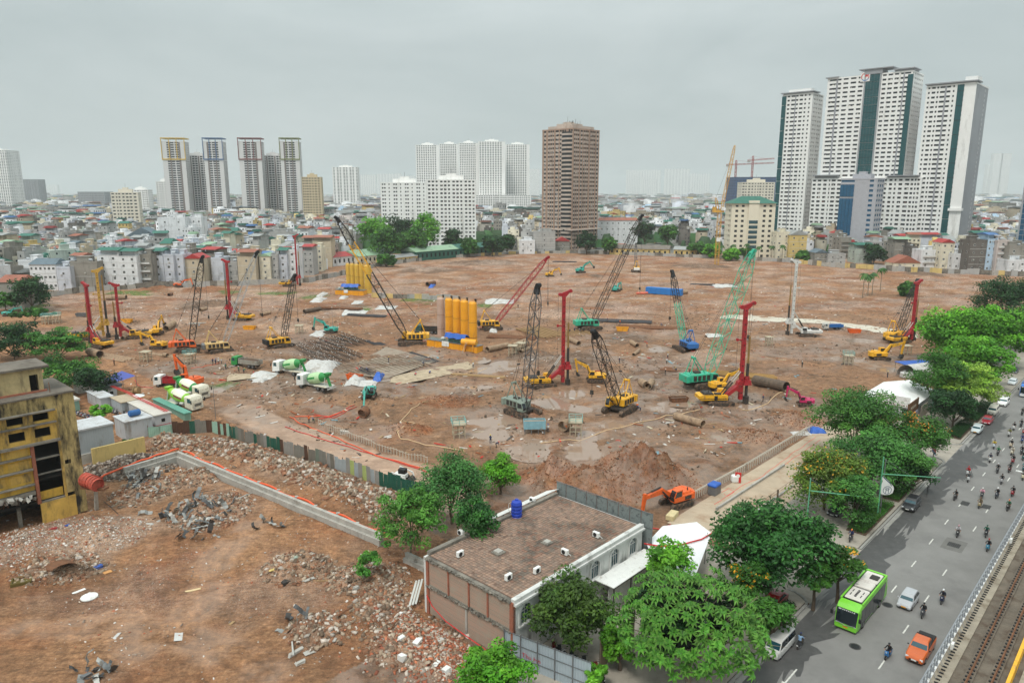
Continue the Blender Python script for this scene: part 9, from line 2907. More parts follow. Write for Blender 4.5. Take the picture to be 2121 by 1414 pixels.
m.bd("bar_rack",pm("rack_timber",(132,116,96),.9,0,.25,1),None,loc=P,rz=radians(38),label="low rack of timber bearers in the bar yard",cat="rack")
# ---------------------------------------------------------------- platforms, boxes, skips
def platform(px,label,w_=2.4,h=3.0,mat=None,deg=10,rails=True):
 R=root("work_platform",label,"work platform",GG(*px),radians(deg),"steel work platforms on the site")
 mt=mat or pm("platform_beige",(176,164,140),.8,0,.2,1,dirt=(120,100,84),damt=.3)
 for x in (-1,0,1):
  for y in (-1,1):
   MB().box(x*w_/2-.08,x*w_/2+.08,y*w_/2-.08,y*w_/2+.08,-.2,h).bd("leg",mt,R)
 m=MB()
 for z in (h*.33,h*.66):
  for y in (-1,1):
   m.box(-w_/2,w_/2,y*w_/2-.05,y*w_/2+.05,z,z+.12);m.box(y*w_/2-.05,y*w_/2+.05,-w_/2+.06,w_/2-.06,z+.01,z+.11)
 m.bd("brace",mt,R)
 MB().box(-w_/2-.3,w_/2+.3,-w_/2-.3,w_/2+.3,h,h+.12).bd("deck",mt,R)
 if rails:
  m=MB()
  pm_=pm("pale_teal",(120,178,174),.6,0,.15,1)
  for (x0,x1,y0,y1) in ((-1,1,-1,-1),(-1,1,1,1),(-1,-1,-1,1),(1,1,-1,1)):
   a,b=V3((x0*(w_/2+.25),y0*(w_/2+.25),h+.12)),V3((x1*(w_/2+.25),y1*(w_/2+.25),h+.12))
   for z in (.5,1.0):
    m.cyl(a+V3((0,0,z)),b+V3((0,0,z)),.05,n=4)
   for f in (0,.5,1):
    p=a.lerp(b,f);m.cyl(p,p+V3((0,0,1.0)),.05,n=4)
  m.bd("hand_rail",pm_,R)
for px,lb in (((950,905),"work platform with pale teal rails standing in the mud, leftmost near"),((1192,900),"work platform with pale teal rails right of the box on legs"),((394,752),"work platform with teal rails behind the lime mixers"),((303,748),"bare work frame beside the casings at left"),((97,672),"work platform with teal rails far left, nearer one"),((118,668),"work platform with teal rails far left, farther one"),((1756,756),"work platform with teal rails left of the digging excavator"),((1080,730),"bare timber coloured frame beside the stacked casings"),((620,690),"grey formwork frame between yellow crane and teal excavator"),((1592,716),"small dark box frame behind the right rig"),((1875,735),"platform frame beside the bright trees"),((1062,735),"ochre frame at the casing stack")):
 platform(px,lb,2.2 if 'small' not in lb else 1.6,2.8,deg=rnd.uniform(-20,30),rails='rail' in lb)
P=GG(1107,892);R=root("settling_box","pale blue steel box on short legs in the mud","box",P,.05)
PB=pm("pale_blue_steel",(128,172,184),.6,0,.2,1,dirt=(150,132,112),damt=.3)
m=MB();m.box(-2.2,2.2,-1.0,-.94,1.0,2.6);m.box(-2.2,2.2,.94,1.0,1.0,2.6);m.box(-2.2,-2.14,-.94,.94,1.0,2.6);m.box(2.14,2.2,-.94,.94,1.0,2.6);m.box(-2.2,2.2,-1.0,1.0,.9,1.0);m.bd("tub",PB,R)
MB().box(-2.1,2.1,-.93,.93,2.0,2.2).bd("slurry",PIPEM,R)
for x in (-2,-.7,.7,2):
 for y in (-.9,.9):
  MB().box(x-.07,x+.07,y-.07,y+.07,-.2,.9).bd("leg",GREYM,R)
for x in (-1.3,-.1,1.1):
 MB().box(x-.05,x+.05,-1.06,-1.003,1.0,2.6).bd("rib",PB,R)
def skip(px,deg,label,mat,L=4.4,W=1.8,h=1.3):
 R=root("skip",label,"skip",GG(*px),radians(deg),"open steel skips on the site")
 m=MB();m.add([(-L/2+.5,-W/2,0),(L/2-.5,-W/2,0),(L/2-.5,W/2,0),(-L/2+.5,W/2,0),(-L/2,-W/2,h),(L/2,-W/2,h),(L/2,W/2,h),(-L/2,W/2,h)],[(0,3,2,1),(0,1,5,4),(1,2,6,5),(2,3,7,6),(3,0,4,7)]);m.bd("shell",mat,R)
 m=MB()
 for k in range(6):
  x=-L/2+.5+(L-1)*k/5
  m.box(x-.06,x+.06,-W/2-.08,-W/2-.003,.1,h);m.box(x-.06,x+.06,W/2+.003,W/2+.08,.1,h)
 m.box(-L/2,L/2,-W/2-.1,-W/2-.003,h-.12,h+.05);m.bd("rib",mat,R)['kind']=SF
 m=MB();m.add([(-L/2+.1,-W/2+.05,h-.3),(L/2-.1,-W/2+.05,h-.3),(L/2-.1,W/2-.05,h-.3),(-L/2+.1,W/2-.05,h-.3)],[(0,1,2,3)]);m.bd("contents",PIPED,R)
for a in (((1289,684),-10,"yellow-orange skip beside the green crane",SILOM),((517,682),-5,"yellow skip left of the yellow crane",SILOM),((1769,689),-8,"orange skip on the pale haul road",ORAM),((735,785),-25,"orange skip beside the mixer pair",ORAM),((1405,832),10,"rusty skip in the mud before the green crane",RUST),((262,668),0,"small ochre bin behind the right red mast",SILOM),((170,655),5,"grey box tank at far left",GREYM)):
 skip(*a)
A,B=GG(1337,607),GG(1411,613)
rz=atan2(B.y-A.y,B.x-A.x);L=(B-A).length
for k in range(7):
 R=root("blue_tank","blue steel tank, number %s from the orange sacks in the far row"%("one","two","three","four","five","six","seven")[k],"tank",A.lerp(B,k/7),rz,"blue tanks in a row on the bare ground")
 BLT=pm("tank_bright_blue",(36,120,196),.5,0,.1,.6)
 MB().bev(.05,L/7-.05,0,2.6,0,3.0,.08).bd("tank_body",BLT,R)
 m=MB();m.box(.0,L/7,-.08,-.003,1.4,1.52);m.box(.0,.1,-.1,-.003,0,3.0);m.bd("rib",BLT,R)
P=GG(1330,608);m=MB();rr=random.Random(2)
for k in range(7):
 m.ellip((rr.uniform(-2.4,2.4),rr.uniform(-.8,.8),.5),.9,.7,.6,8,5)
o=m.bd("sack_pile",pm("salmon_sack",(224,120,96),.8),None,loc=P,label="salmon coloured sacks heaped before the blue tanks",cat="sacks");o['kind']=SF
# ---------------------------------------------------------------- tarpaulins and shelters
def tarp_heap(px,hw,hd,h,mat,label,seed):
 c,rx,ry=_ell(*px,hw,hd)
 n1,n2=22,14
 U_,V_=np.meshgrid(np.linspace(-1,1,n1),np.linspace(-1,1,n2),indexing='ij')
 X,Y=U_*rx*(1+.1*fbm(V_*3,U_*2,seed,2)),V_*ry*(1+.1*fbm(U_*3+5,V_*2,seed,2))
 dome=np.clip(1-np.maximum(np.abs(U_),np.abs(V_))**3,0,1)
 Z=height(X+c.x,Y+c.y)+h*dome*(.75+.5*fbm(X/1.1,Y/1.1,seed+3,3))+.05
 i=np.arange(n1*n2).reshape(n1,n2)
 F_=np.stack([i[:-1,:-1],i[1:,:-1],i[1:,1:],i[:-1,1:]],-1).reshape(-1,4)
 V=np.stack([X,Y,Z],-1).reshape(-1,3)
 me=npmesh("tarpaulin",V,F_,mat)
 ob("tarpaulin",me,None,(c.x,c.y,0),None,label,"tarpaulin","tarpaulins covering heaps")
for i,a in enumerate((((660,762),36,13,2.2,TARPW,"big white tarpaulin draped over stacked bars by the mixer pair"),((735,793),16,8,1.8,TARPW,"white tarpaulin heap right of the mixer pair"),((760,795),22,6,.5,TARPW,"flat white sheet right of the mixer pair"),((660,690),14,5,.8,TARPW,"white sheet at the teal excavator"),((660,622),12,4,1.2,TARPW,"white cover behind the silos, left"),((668,612),7,4,1.4,TARPW,"white cover behind the silos, upper"),((712,617),6,3,1.0,TARPW,"small white cover before the back silos"),((740,627),10,3,.6,TARPW,"white cover at the beam stack"),((800,637),20,4,.4,TARPW,"long white sheet behind the leaning boom"),((735,647),24,4,.3,TARPW,"crumpled white sheet by the rusty beams"),
                       ((1022,684),8,4,1.4,TARPW,"white humped cover below the red boom crane"),((545,780),26,7,.8,TARPW,"white sheet beside the pump crew"),((540,790),12,5,1.0,TARPW,"white bags by the pump crew"),((1500,592),24,3,.8,TARPW,"white sheet far out on the bare ground"),((1035,625),30,5,.9,TARPW,"long white roof-like cover behind the front silos"),((1480,694),16,3,.5,TARPW,"white sheet under the mint boom"),((785,787),9,7,2.2,TARPB,"bright blue tarpaulin hut at the bar yard"),((895,593),5,4,1.3,TARPB,"blue cover on the rusty casing"),((1690,892),16,6,1.2,TARPB,"blue tarpaulin by the access road"),((1660,897),20,4,.5,TARPW,"pale striped sheet rolled by the access road"))):
 if a[1]>1:
  tarp_heap(a[0],*a[1:4],a[4],a[5],100+i)
A=[G(217,784,3.2),G(252,768,4.2),G(281,778,3.2),G(236,793,2.6)]
R=root("awning","violet-blue tarpaulin awning on poles beside the reels","awning",(A[0].x,A[0].y,0))
m=MB()
o0=V3((A[0].x,A[0].y,0))
for i in range(6):
 for j in range(6):
  def pt(u,v):
   p=A[0].lerp(A[1],u).lerp(A[3].lerp(A[2],u),v)-o0
   return p+V3((0,0,-.5*sin(pi*u)*sin(pi*v)))
  m.quad(pt(i/6,j/6),pt((i+1)/6,j/6),pt((i+1)/6,(j+1)/6),pt(i/6,(j+1)/6))
m.bd("sheet",TARPV,R)
for p in A:
 MB().cyl((p.x-o0.x,p.y-o0.y,-.3),(p.x-o0.x,p.y-o0.y,p.z),.06,n=5).bd("pole",GREYM,R)
for px,colr,lb in (((262,838),(30,110,70),"green parasol in the reel yard"),((286,838),(214,222,222),"white parasol in the reel yard")):
 R=root("parasol",lb,"parasol",GG(*px),0,"parasols in the reel yard")
 MB().cyl((0,0,0),(0,0,2.5),.03,n=5).bd("pole",GREYM,R)
 m=MB();n=10
 m.add([(0,0,2.6)]+[(1.6*cos(2*pi*k/n),1.6*sin(2*pi*k/n),2.1) for k in range(n)],[(0,1+k,1+(k+1)%n) for k in range(n)]);m.bd("canopy",cloth(colr),R)
for k,px in enumerate(((250,822),(262,828),(284,818),(271,832))):
 R=root("cable_reel","wooden cable reel, %s by the violet awning"%("left upright one","one lying flat in front","right upright one","one behind the green parasol")[k],"cable reel",GG(*px),k*.8,"cable reels in the yard")
 m=MB()
 if k%2:
  m.cyl((0,0,.0),(0,0,.12),1.1,n=14);m.cyl((0,0,.9),(0,0,1.02),1.1,n=14)
  m.bd("flange",WOOD,R);MB().cyl((0,0,.1),(0,0,.92),.6,n=12).bd("drum",BLACKM,R)
 else:
  m.cyl((0,-.55,1.1),(0,-.43,1.1),1.1,n=14);m.cyl((0,.43,1.1),(0,.55,1.1),1.1,n=14)
  m.bd("flange",WOOD,R);MB().cyl((0,-.45,1.1),(0,.45,1.1),.7,n=12).bd("drum",WOOD,R)
# ---------------------------------------------------------------- site huts
def hut(label,s0,s1,t0,t1,h,wall,roof,z=.0,name="site_hut",door=None,stripe=None,mono=.35,cat="hut",winf=True,rib=False):
 R=root(name,label,cat,RF(s0,t0,z),ROAD,"huts and containers of the site office")
 L,W=t1-t0,s1-s0
 MB().box(0,L,-W,0,-.4,h).bd("wall",wall,R)
 m=MB();m.add([(-.2,.2,h+.0),(L+.2,.2,h+.0),(L+.2,-W-.2,h+mono),(-.2,-W-.2,h+mono),(-.2,.2,h-.12),(L+.2,.2,h-.12),(L+.2,-W-.2,h-.12),(-.2,-W-.2,h-.12)],[(3,2,1,0),(0,1,5,4),(1,2,6,5),(2,3,7,6),(3,0,4,7)]);m.bd("roof",roof,R)
 if stripe:
  m=MB();m.box(0,L,-W-.02,-W-.003,.5,.62);m.box(-.02,-.003,-W+.01,0,.5,.62);m.bd("stripe",stripe,R)
 if winf:
  for k in range(max(1,int(L/3.5))):
   x=(k+.5)*L/max(1,int(L/3.5))
   m=MB();m.box(x-.45,x+.45,-W-.05,-W-.003,1.1,2.0);wn=m.bd("window",WIN_F,R)
   MB().box(x-.38,x+.38,-W-.065,-W-.05,1.18,1.92).bd("pane",WINM,wn)
  for k in range(max(1,int(W/4))):
   y=-(k+.5)*W/max(1,int(W/4))
   m=MB();m.box(-.05,-.003,y-.45,y+.45,.1 if k==0 else 1.1,2.0);m.bd("door" if k==0 else "window",LGREYM if k==0 else WINM,R)
 if rib:
  m=MB();n=int(L/.4)
  for k in range(n):
   m.box(k*.4+.1,k*.4+.25,-W-.04,-W-.003,0,h-.15)
  n=int(W/.4)
  for k in range(n):
   m.box(-.04,-.003,-k*.4-.25,-k*.4-.1,0,h-.15)
  m.bd("corrugation",wall,R)['kind']=SF
 return R
CWH=pm("container_white",(190,192,194),.6,0,.1,.6,dirt=(142,132,122),damt=.32,streak=True)
CGR=pm("container_grey",(168,174,178),.55,0,.08,.6,dirt=(130,124,118),damt=.25,streak=True)
STRP=pm("hut_red_stripe",(176,40,56),.6)
hut("grey switchgear container on a concrete plinth right of the ruin",-148,-141,36.0,42.6,4.4,CGR,CWH,1.6,"container",winf=False,rib=True,cat="container",mono=.2)
MB().box(36.0,43.2,140.6,148.5,-.5,1.58).bd("plinth",CONC,None,label="raw concrete plinth under the switchgear container",cat="plinth").rotation_euler=(0,0,ROAD)
R=hut("white container with a blue tank on its roof",-153.5,-147.5,46.8,51.8,3.8,CWH,CWH,0,"container",cat="container",rib=True,mono=.1,winf=False)
P=RF(-150,49.5,3.95);Rb=root("roof_tank","blue plastic tank lying on the white container roof","water tank",P,ROAD)
m=MB();m.cyl((-.9,0,.65),(.9,0,.65),.62,n=14);m.ellip((-.9,0,.65),.3,.62,.62,10,6);m.ellip((.9,0,.65),.3,.62,.62,10,6);m.bd("body",pm("tank_mid_blue",(36,92,150),.5),Rb)
MB().box(-.7,.7,-.4,.4,-.05,.1).bd("cradle",GREYM,Rb)
hut("long white office cabin with red hoses over its roof",-165.5,-151,53.6,56.8,2.8,CWH,pm("cabin_roof",(196,190,180),.8,0,.12,.5),0,stripe=STRP,mono=.1)
hut("grey cabin end-on left of the long white office",-172.5,-166,52.4,56,2.8,CGR,pm("cabin_roof_tan",(176,160,136),.8),0,stripe=None,mono=.1,winf=False)
hut("white corrugated cabin behind the little street tree",-182,-173,50.4,53,2.8,CWH,CWH,0,stripe=STRP,rib=True,mono=.1,winf=False)
hut("hut with a dark sheet roof behind the little street tree",-190,-181,53,57.5,2.9,CWH,pm("dark_sheet",(92,94,100),.6),0,mono=.5)
hut("low green-fronted hut behind the grey container",-184,-176,42.5,47,2.6,pm("hut_green",(122,158,142),.7),pm("pale_sheet",(190,186,176),.8),0,mono=.3,winf=False)
hut("small white kiosk by the dark tree",-190,-187,56,58.5,2.6,CWH,pm("cabin_roof_tan",(176,160,136),.8),0,mono=.05)
hut("grey pump hut with white pipes near the trees",-196,-192.5,51.5,54,3.4,LGREYM,pm("pale_sheet",(190,186,176),.8),0,mono=.2,winf=False)
hut("narrow green-roofed scooter shelter along the haul road",-169,-152,60,61.3,1.5,pm("hut_green",(122,158,142),.7),pm("sheet_pale_green",(92,150,132),.6),0,mono=.2,winf=False,name="shelter",cat="shelter")
m=MB();A=[RF(-182,55,3.1),RF(-172,55.4,3.15),RF(-165,55.6,3.0),RF(-158,55.8,3.0),RF(-151.5,56,2.95)]
for k in range(4):
 mm=MB();mm.tube([p+V3((.25*k*U2.x+.15*sin(k*3+i),.25*k*U2.y,.12)) for i,p in enumerate(A)],.06,5);mm.bd("hose",HOSER,None,smooth=True,label="red hose over the office cabin roof, %s of four"%("first","second","third","fourth")[k],cat="hose",group="red hoses over the cabin roof")
MB().box(38,47,138.6,139.0,-.4,2.9).bd("garden_wall",wmat('ochre'),None,label="stained ochre wall between the containers",cat="wall").rotation_euler=(0,0,ROAD)
rr=random.Random(31)
kk=0
PC=(((40,40,44),"black"),((60,60,66),"charcoal"),((180,182,184),"silver"),((150,30,34),"red"),((40,70,130),"blue"),((210,210,206),"white"))
def ordw(k):
 o1=("first","second","third","fourth","fifth","sixth","seventh","eighth","ninth","tenth","eleventh","twelfth","thirteenth","fourteenth","fifteenth","sixteenth","seventeenth","eighteenth","nineteenth")
 return o1[k] if k<19 else ("twentieth" if k==19 else "twenty-"+o1[k-20])
for (sA,tA,sB,tB,n,rowl) in ((-164.5,52.4,-150.5,52.6,26,"along the long white cabin"),(-176,44.5,-164,46.5,26,"under the little street tree"),(-172,50.6,-166,51.4,16,"against the grey cabin")):
 for k in range(n):
  f=k/n
  p=RF(sA+(sB-sA)*f,tA+(tB-tA)*f,0)
  p.z=gz(p.x,p.y)
  bike(p,ROAD+rr.choice((1.5,1.7,-1.5))+rr.uniform(-.15,.15),PC[kk%6][0],"%s scooter, %s in the parked row %s"%(PC[kk%6][1],ordw(k),rowl),"scooters parked by the office cabins")
  kk+=1
# ---------------------------------------------------------------- posts of the pit edge and hoses
STK=pm("pale_stake",(190,182,168),.85,0,.15,2)
def stakes(A,B,n,h,label,cross=True,wd=1.2):
 P,Q=GG(*A),GG(*B)
 R=root("stake_row",label,"railing",(P.x,P.y,0))
 d=(Q-P);nn=V3((-d.y,d.x,0)).normalized()
 for k in range(n):
  p=P.lerp(Q,k/(n-1));z=gz(p.x,p.y)
  MB().box(-.06,.06,-.06,.06,-.4,h).bd("stake",STK,R,loc=(p.x-P.x,p.y-P.y,z),rz=.3)
  if cross:
   q=p+nn*wd
   m=MB();m.cyl((0,0,h*.9),(nn.x*wd,nn.y*wd,h*.35),.05,n=4);m.bd("prop",STK,R,loc=(p.x-P.x,p.y-P.y,z))
 m=MB()
 for k in range(n-1):
  a,b=P.lerp(Q,k/(n-1)),P.lerp(Q,(k+1)/(n-1))
  m.cyl((a.x-P.x,a.y-P.y,gz(a.x,a.y)+h*.85),(b.x-P.x,b.y-P.y,gz(b.x,b.y)+h*.85),.045,n=4)
 m.bd("rail",STK,R)
stakes((1430,1038),(1545,975),28,1.4,"row of pale propped stakes along the near half of the access road")
stakes((1545,975),(1680,893),34,1.4,"row of pale propped stakes along the far half of the access road")
stakes((660,880),(780,930),26,1.3,"pale stakes along the trench beside the haul road, upper part",False)
stakes((780,930),(885,958),18,1.3,"pale stakes along the trench beside the haul road, lower part",False)
HS="hoses snaking over the site"
for (nm,lb,pts,r,mt) in (("hose","red pipe along the edge of the haul road",[(590,885),(650,905),(760,938),(860,970),(900,985)],.08,HOSER),("hose","orange rail pipe along the trench stakes",[(600,862),(680,900),(780,945),(880,972)],.1,HOSEO),("hose","pale hose winding from the trench to the puddles",[(870,835),(835,865),(828,870),(860,885),(825,900),(830,912),(900,925),(960,935)],.1,HOSEP),("hose","pale hose crossing the wet ground by the yellow crane",[(1120,916),(1200,910),(1230,900),(1330,872),(1450,848)],.1,HOSEP),("hose","pale hose beside the right drilling rig",[(1550,848),(1590,835),(1615,818),(1660,812)],.1,HOSEP),("hose","pale hose near the front silos",[(930,785),(990,768),(1010,760)],.1,HOSEP),
      ("hose","red hose along the access road, outer one",[(1480,1045),(1530,1010),(1580,985),(1640,940),(1690,905)],.08,HOSER),("hose","red hose along the access road, inner one",[(1490,1052),(1540,1020),(1600,978),(1650,945),(1700,910)],.08,HOSER),("hose","coiled red hose at the access road",[(1495,1020),(1510,1010),(1520,1018),(1508,1028),(1498,1022)],.08,HOSER),("hose","red hoses bundled beside the teal excavator",[(660,865),(700,855),(735,838)],.09,HOSER),("hose","second red pipe beside the teal excavator",[(650,858),(690,862),(740,842)],.08,HOSER),("hose","third red pipe beside the teal excavator",[(610,862),(680,858),(725,848)],.1,HOSEO),("hose","red hose curling by the reels",[(278,785),(290,800),(318,800)],.08,HOSER),("hose","orange hose to the pump crew",[(395,765),(430,758),(455,752)],.08,HOSEO),("hose","red hose by the bar yard",[(820,800),(850,790),(905,778)],.1,HOSER),("hose","red hoses bundled below the near excavator",[(1335,1092),(1370,1095),(1388,1085)],.08,HOSER)):
 run(nm,lb,"hose",pts,r,mt,6,HS,.03,.12)
ACC=pm("access_concrete",(178,160,138),.9,0,.15,.3,bump=.1,dirt=(150,120,94),damt=.35,dscale=.2)
mb=rmb();mb.quad((88,51.3,.03),(152,51.3,.03),(152,41.05,.03),(88,41.05,.03));mb.bd("access_road",ACC,kind=KS)
mb=rmb();mb.box(97,122,47.9,48.2,-.2,.45);mb.bd("kerb_wall",CONC,None,label="low concrete kerb wall along the access road",cat="wall")
R=root("guard_rail","thin steel railing on a low wall by the access road","railing",(0,0,0))
m=rmb();m.box(96,114,43.0,43.3,-.2,.4);m.bd("base_wall",CONC,R)
for k in range(7):
 m=rmb();t=96.5+k*2.9;m.cyl((t,43.15,.4),(t,43.15,1.4),.04,n=4);m.bd("post",DARKM,R)
m=rmb();m.cyl((96.5,43.15,1.35),(114,43.15,1.35),.03,n=4);m.cyl((96.5,43.15,.9),(114,43.15,.9),.03,n=4);m.bd("rail",DARKM,R)
P=G(1479,1022);R=root("pump_unit","grey pump unit under a blue cover at the access road","pump",(P.x,P.y,0),ROAD)
MB().bev(-1,1,-.7,.7,0,1.5,.1).bd("casing",GREYM,R);MB().bev(-1.1,.9,-.8,.8,1.4,1.9,.15).bd("cover",TARPB,R)
P=G(1528,1000);R=root("hose_reel_sign","red fire point board by the access road","sign",(P.x,P.y,0),ROAD+.4)
MB().box(-.05,.05,-.5,.5,.1,1.9).bd("board",HOSER,R)
m=MB();m.cyl((-.06,0,1.3),(-.08,0,1.3),.3,n=12);m.bd("ring_mark",WHITEM,R)
P=G(1523,998);m=MB();m.bev(-.7,.7,-.5,.5,0,1.3,.2);m.bd("water_container",WHITEM,None,loc=(P.x,P.y,0),label="white water container beside the fire point board",cat="container")
P=G(1392,1072);m=MB();m.bev(-1.2,1.2,-.6,.6,0,.8,.06);m.bd("cream_box",pm("cream_box",(206,190,146),.8),None,loc=(P.x,P.y,0),rz=ROAD+.2,label="cream box beside the near orange excavator",cat="box")
m=MB();n=40
top,bot=[],[]
for k in range(n+1):
 f=k/n
 def pl(pts,f):
  x=f*(len(pts)-1);i=min(int(x),len(pts)-2);return pts[i].lerp(pts[i+1],x-i)
 a,b=pl([G(1500,652),G(1600,657),G(1700,664),G(1800,676),G(1900,692)],f),pl([G(1490,659),G(1600,666),G(1700,673),G(1800,686),G(1900,702)],f)
 top.append(a);bot.append(b)
vs=[]
for a,b in zip(top,bot):
 for w_ in (0,.33,.66,1):
  p=a.lerp(b,w_);vs.append((p.x,p.y,gz(p.x,p.y)+.09))
m.add(vs,[(4*k+j,4*k+j+1,4*k+j+5,4*k+j+4) for k in range(n) for j in range(3)]);m.bd("haul_road",pm("worn_concrete",(198,190,174),.9,0,.15,.2,dirt=(160,134,112),damt=.4,dscale=.12),kind=KS)
for pts,nm in (([(905,760),(975,745),(985,760),(930,778),(830,800),(780,790)],"slab"),([(470,775),(520,768),(560,782),(470,792)],"slab"),([(740,750),(800,720),(905,748),(800,790),(700,770)],"yard")):
 m=MB();ps=[G(*p) for p in pts]
 zz=max(gz(p.x,p.y) for p in ps)
 c=sum((V3((p.x,p.y,0)) for p in ps),Vector())/len(ps)
 vs=[(c.x,c.y,gz(c.x,c.y)+.12)]+[(p.x,p.y,gz(p.x,p.y)+.08) for p in ps]
 m.add(vs,[(0,1+k,1+(k+1)%len(ps)) for k in range(len(ps))])
 m.bd("concrete_slab",pm("slab_tan",(178,160,134),.9,0,.2,.5,dirt=(130,108,88),damt=.4) if nm=="slab" else pm("slab_grey",(150,136,120),.9,0,.2,.5,dirt=(120,98,80),damt=.35),kind=KS)
# ---------------------------------------------------------------- workers
NV,OR,WH,DK,GN=(36,48,84),(226,110,50),(214,214,210),(46,46,50),(40,110,80)
WK=[((1283,752),NV,'stand',"pair with a second worker beside the mint crane, left"),((1383,742),WH,'stand',"white shirt on the mud before the blue crane"),((1381,752),WH,'stand',"white shirt, nearer one before the blue crane"),((1340,716),OR,'stand',"orange vest on the open mud track"),((1378,776),DK,'stand',"dark clothes near the thin beams"),((1400,770),NV,'bend',"navy overalls stooping at the thin beams"),((1580,832),NV,'stand',"navy overalls right of the big red mast"),((1326,851),NV,'bend',"navy overalls stooping beside the tilted boom crane"),((1320,847),OR,'bend',"orange vest stooping beside the tilted boom crane"),
      ((1016,918),NV,'stand',"navy overalls at the planks in the mud"),((1028,927),NV,'bend',"navy overalls bending at the planks in the mud"),((1135,892),WH,'stand',"red helmet beside the pale blue box"),((1174,893),OR,'stand',"orange vest under the work platform"),((805,752),NV,'stand',"navy overalls on the bar rack, upper"),((750,768),NV,'bend',"navy overalls lifting bars, left"),((762,770),NV,'bend',"navy overalls lifting bars, right"),((878,758),NV,'bend',"navy overalls at the dark bar bundle"),((980,762),WH,'stand',"white shirt at the water pit"),
      ((237,756),DK,'stand',"dark clothes near the left casings"),((447,755),NV,'stand',"crew at the pump hose, leftmost"),((453,754),WH,'stand',"crew at the pump hose, second"),((459,753),WH,'stand',"crew at the pump hose, third"),((441,754),NV,'stand',"crew at the pump hose, front one"),((468,766),GN,'stand',"green vest by the tipper truck"),((495,772),GN,'stand',"green vest among the white bags"),((505,772),GN,'bend',"green vest stooping among the white bags"),((1180,690),NV,'stand',"navy overalls behind the middle red mast, left"),((1190,688),NV,'stand',"navy overalls behind the middle red mast, middle"),((1203,689),NV,'bend',"navy overalls behind the middle red mast, right"),((1284,672),OR,'stand',"orange vest beside the yellow skip"),((1258,668),NV,'stand',"navy overalls behind the yellow skip"),((1371,678),NV,'bend',"navy overalls at the rusty beams"),
      ((1073,638),DK,'stand',"dark clothes on the bare ground by the red boom"),((1135,634),DK,'stand',"dark clothes beside the middle red mast top"),((640,874),OR,'stand',"orange helmet in the trench"),((650,876),GN,'bend',"green vest in the trench"),((1661,762),DK,'stand',"dark clothes alone on the wet track"),((1838,782),DK,'stand',"dark clothes near the white tents"),((664,706),WH,'bend',"white shirt stooping in the rebar field"),((860,782),(190,40,50),'bend',"red jacket at the bar yard edge, left"),((890,776),(40,60,140),'bend',"blue jacket at the bar yard edge, right")]
for i,(px,c,pose,lb) in enumerate(WK):
 p=GG(*px)
 person(p,rnd.uniform(0,6.28),pose,c,(40,46,70) if i%2 else (58,54,50),"worker, "+lb,"workers on the building site",((230,230,226),(226,190,50),(206,60,50),(40,90,170))[i%4])
# ---------------------------------------------------------------- white site office with sign boards
CX_=root("site_office","white tent-roofed site office with an orange band and name board","office",RF(-49.5,167.5,0),ROAD)
L,W=15.0,10.5
MB().box(0,L,-W,0,-.3,3.1).bd("wall",CWH,CX_)
m=MB();m.add([(-.4,.4,3.3),(L+.4,.4,3.3),(L+.4,-W-.4,3.3),(-.4,-W-.4,3.3),(3.5,-W/2,5.0),(L-.5,-W/2,5.0)],[(3,2,5,4),(1,0,4,5),(0,3,4),(2,1,5)]);m.bd("tent_roof",pm("tent_white",(232,232,230),.6,0,.05,.5),CX_)
m=MB();m.box(-.15,-.003,-W+.2,-.2,2.6,3.3);m.bd("orange_band",pm("band_orange",(214,96,52),.6),CX_)
m=MB();m.box(-.35,-.16,-W+1.0,-2.6,2.3,4.6);nb=m.bd("name_board",WHITEM,CX_)
def yM(x,y,z):return face_M((x,y,z),(0,-1,0),(0,0,1))
strokes((6,3,4,2,2,3),.42,pm("board_red",(150,40,40),.6),nb,yM(-.37,-W/2-.8,2.65),"lettering")
m=MB();zc2,yc2=3.8,-W/2-.8
for k in range(14):
 a,b=2*pi*k/14,2*pi*(k+1)/14
 m.quad((-.37,yc2+.32*cos(a),zc2+.32*sin(a)),(-.37,yc2+.5*cos(a),zc2+.5*sin(a)),(-.37,yc2+.5*cos(b),zc2+.5*sin(b)),(-.37,yc2+.32*cos(b),zc2+.32*sin(b)))
m.quad((-.37,yc2-.15,zc2-.15),(-.37,yc2+.15,zc2-.15),(-.37,yc2+.15,zc2+.15),(-.37,yc2-.15,zc2+.15))
m.bd("board_emblem",DARKM,nb)
MB().box(-.06,-.003,-6.3,-5.2,0,2.2).bd("door",SOOT,CX_)
for y in (-2.5,-8.6):
 wn=MB().box(-.06,-.003,y-.6,y+.6,.9,2.0).bd("window",WIN_F,CX_);MB().box(-.08,-.06,y-.5,y+.5,1.0,1.9).bd("pane",WINM,wn)
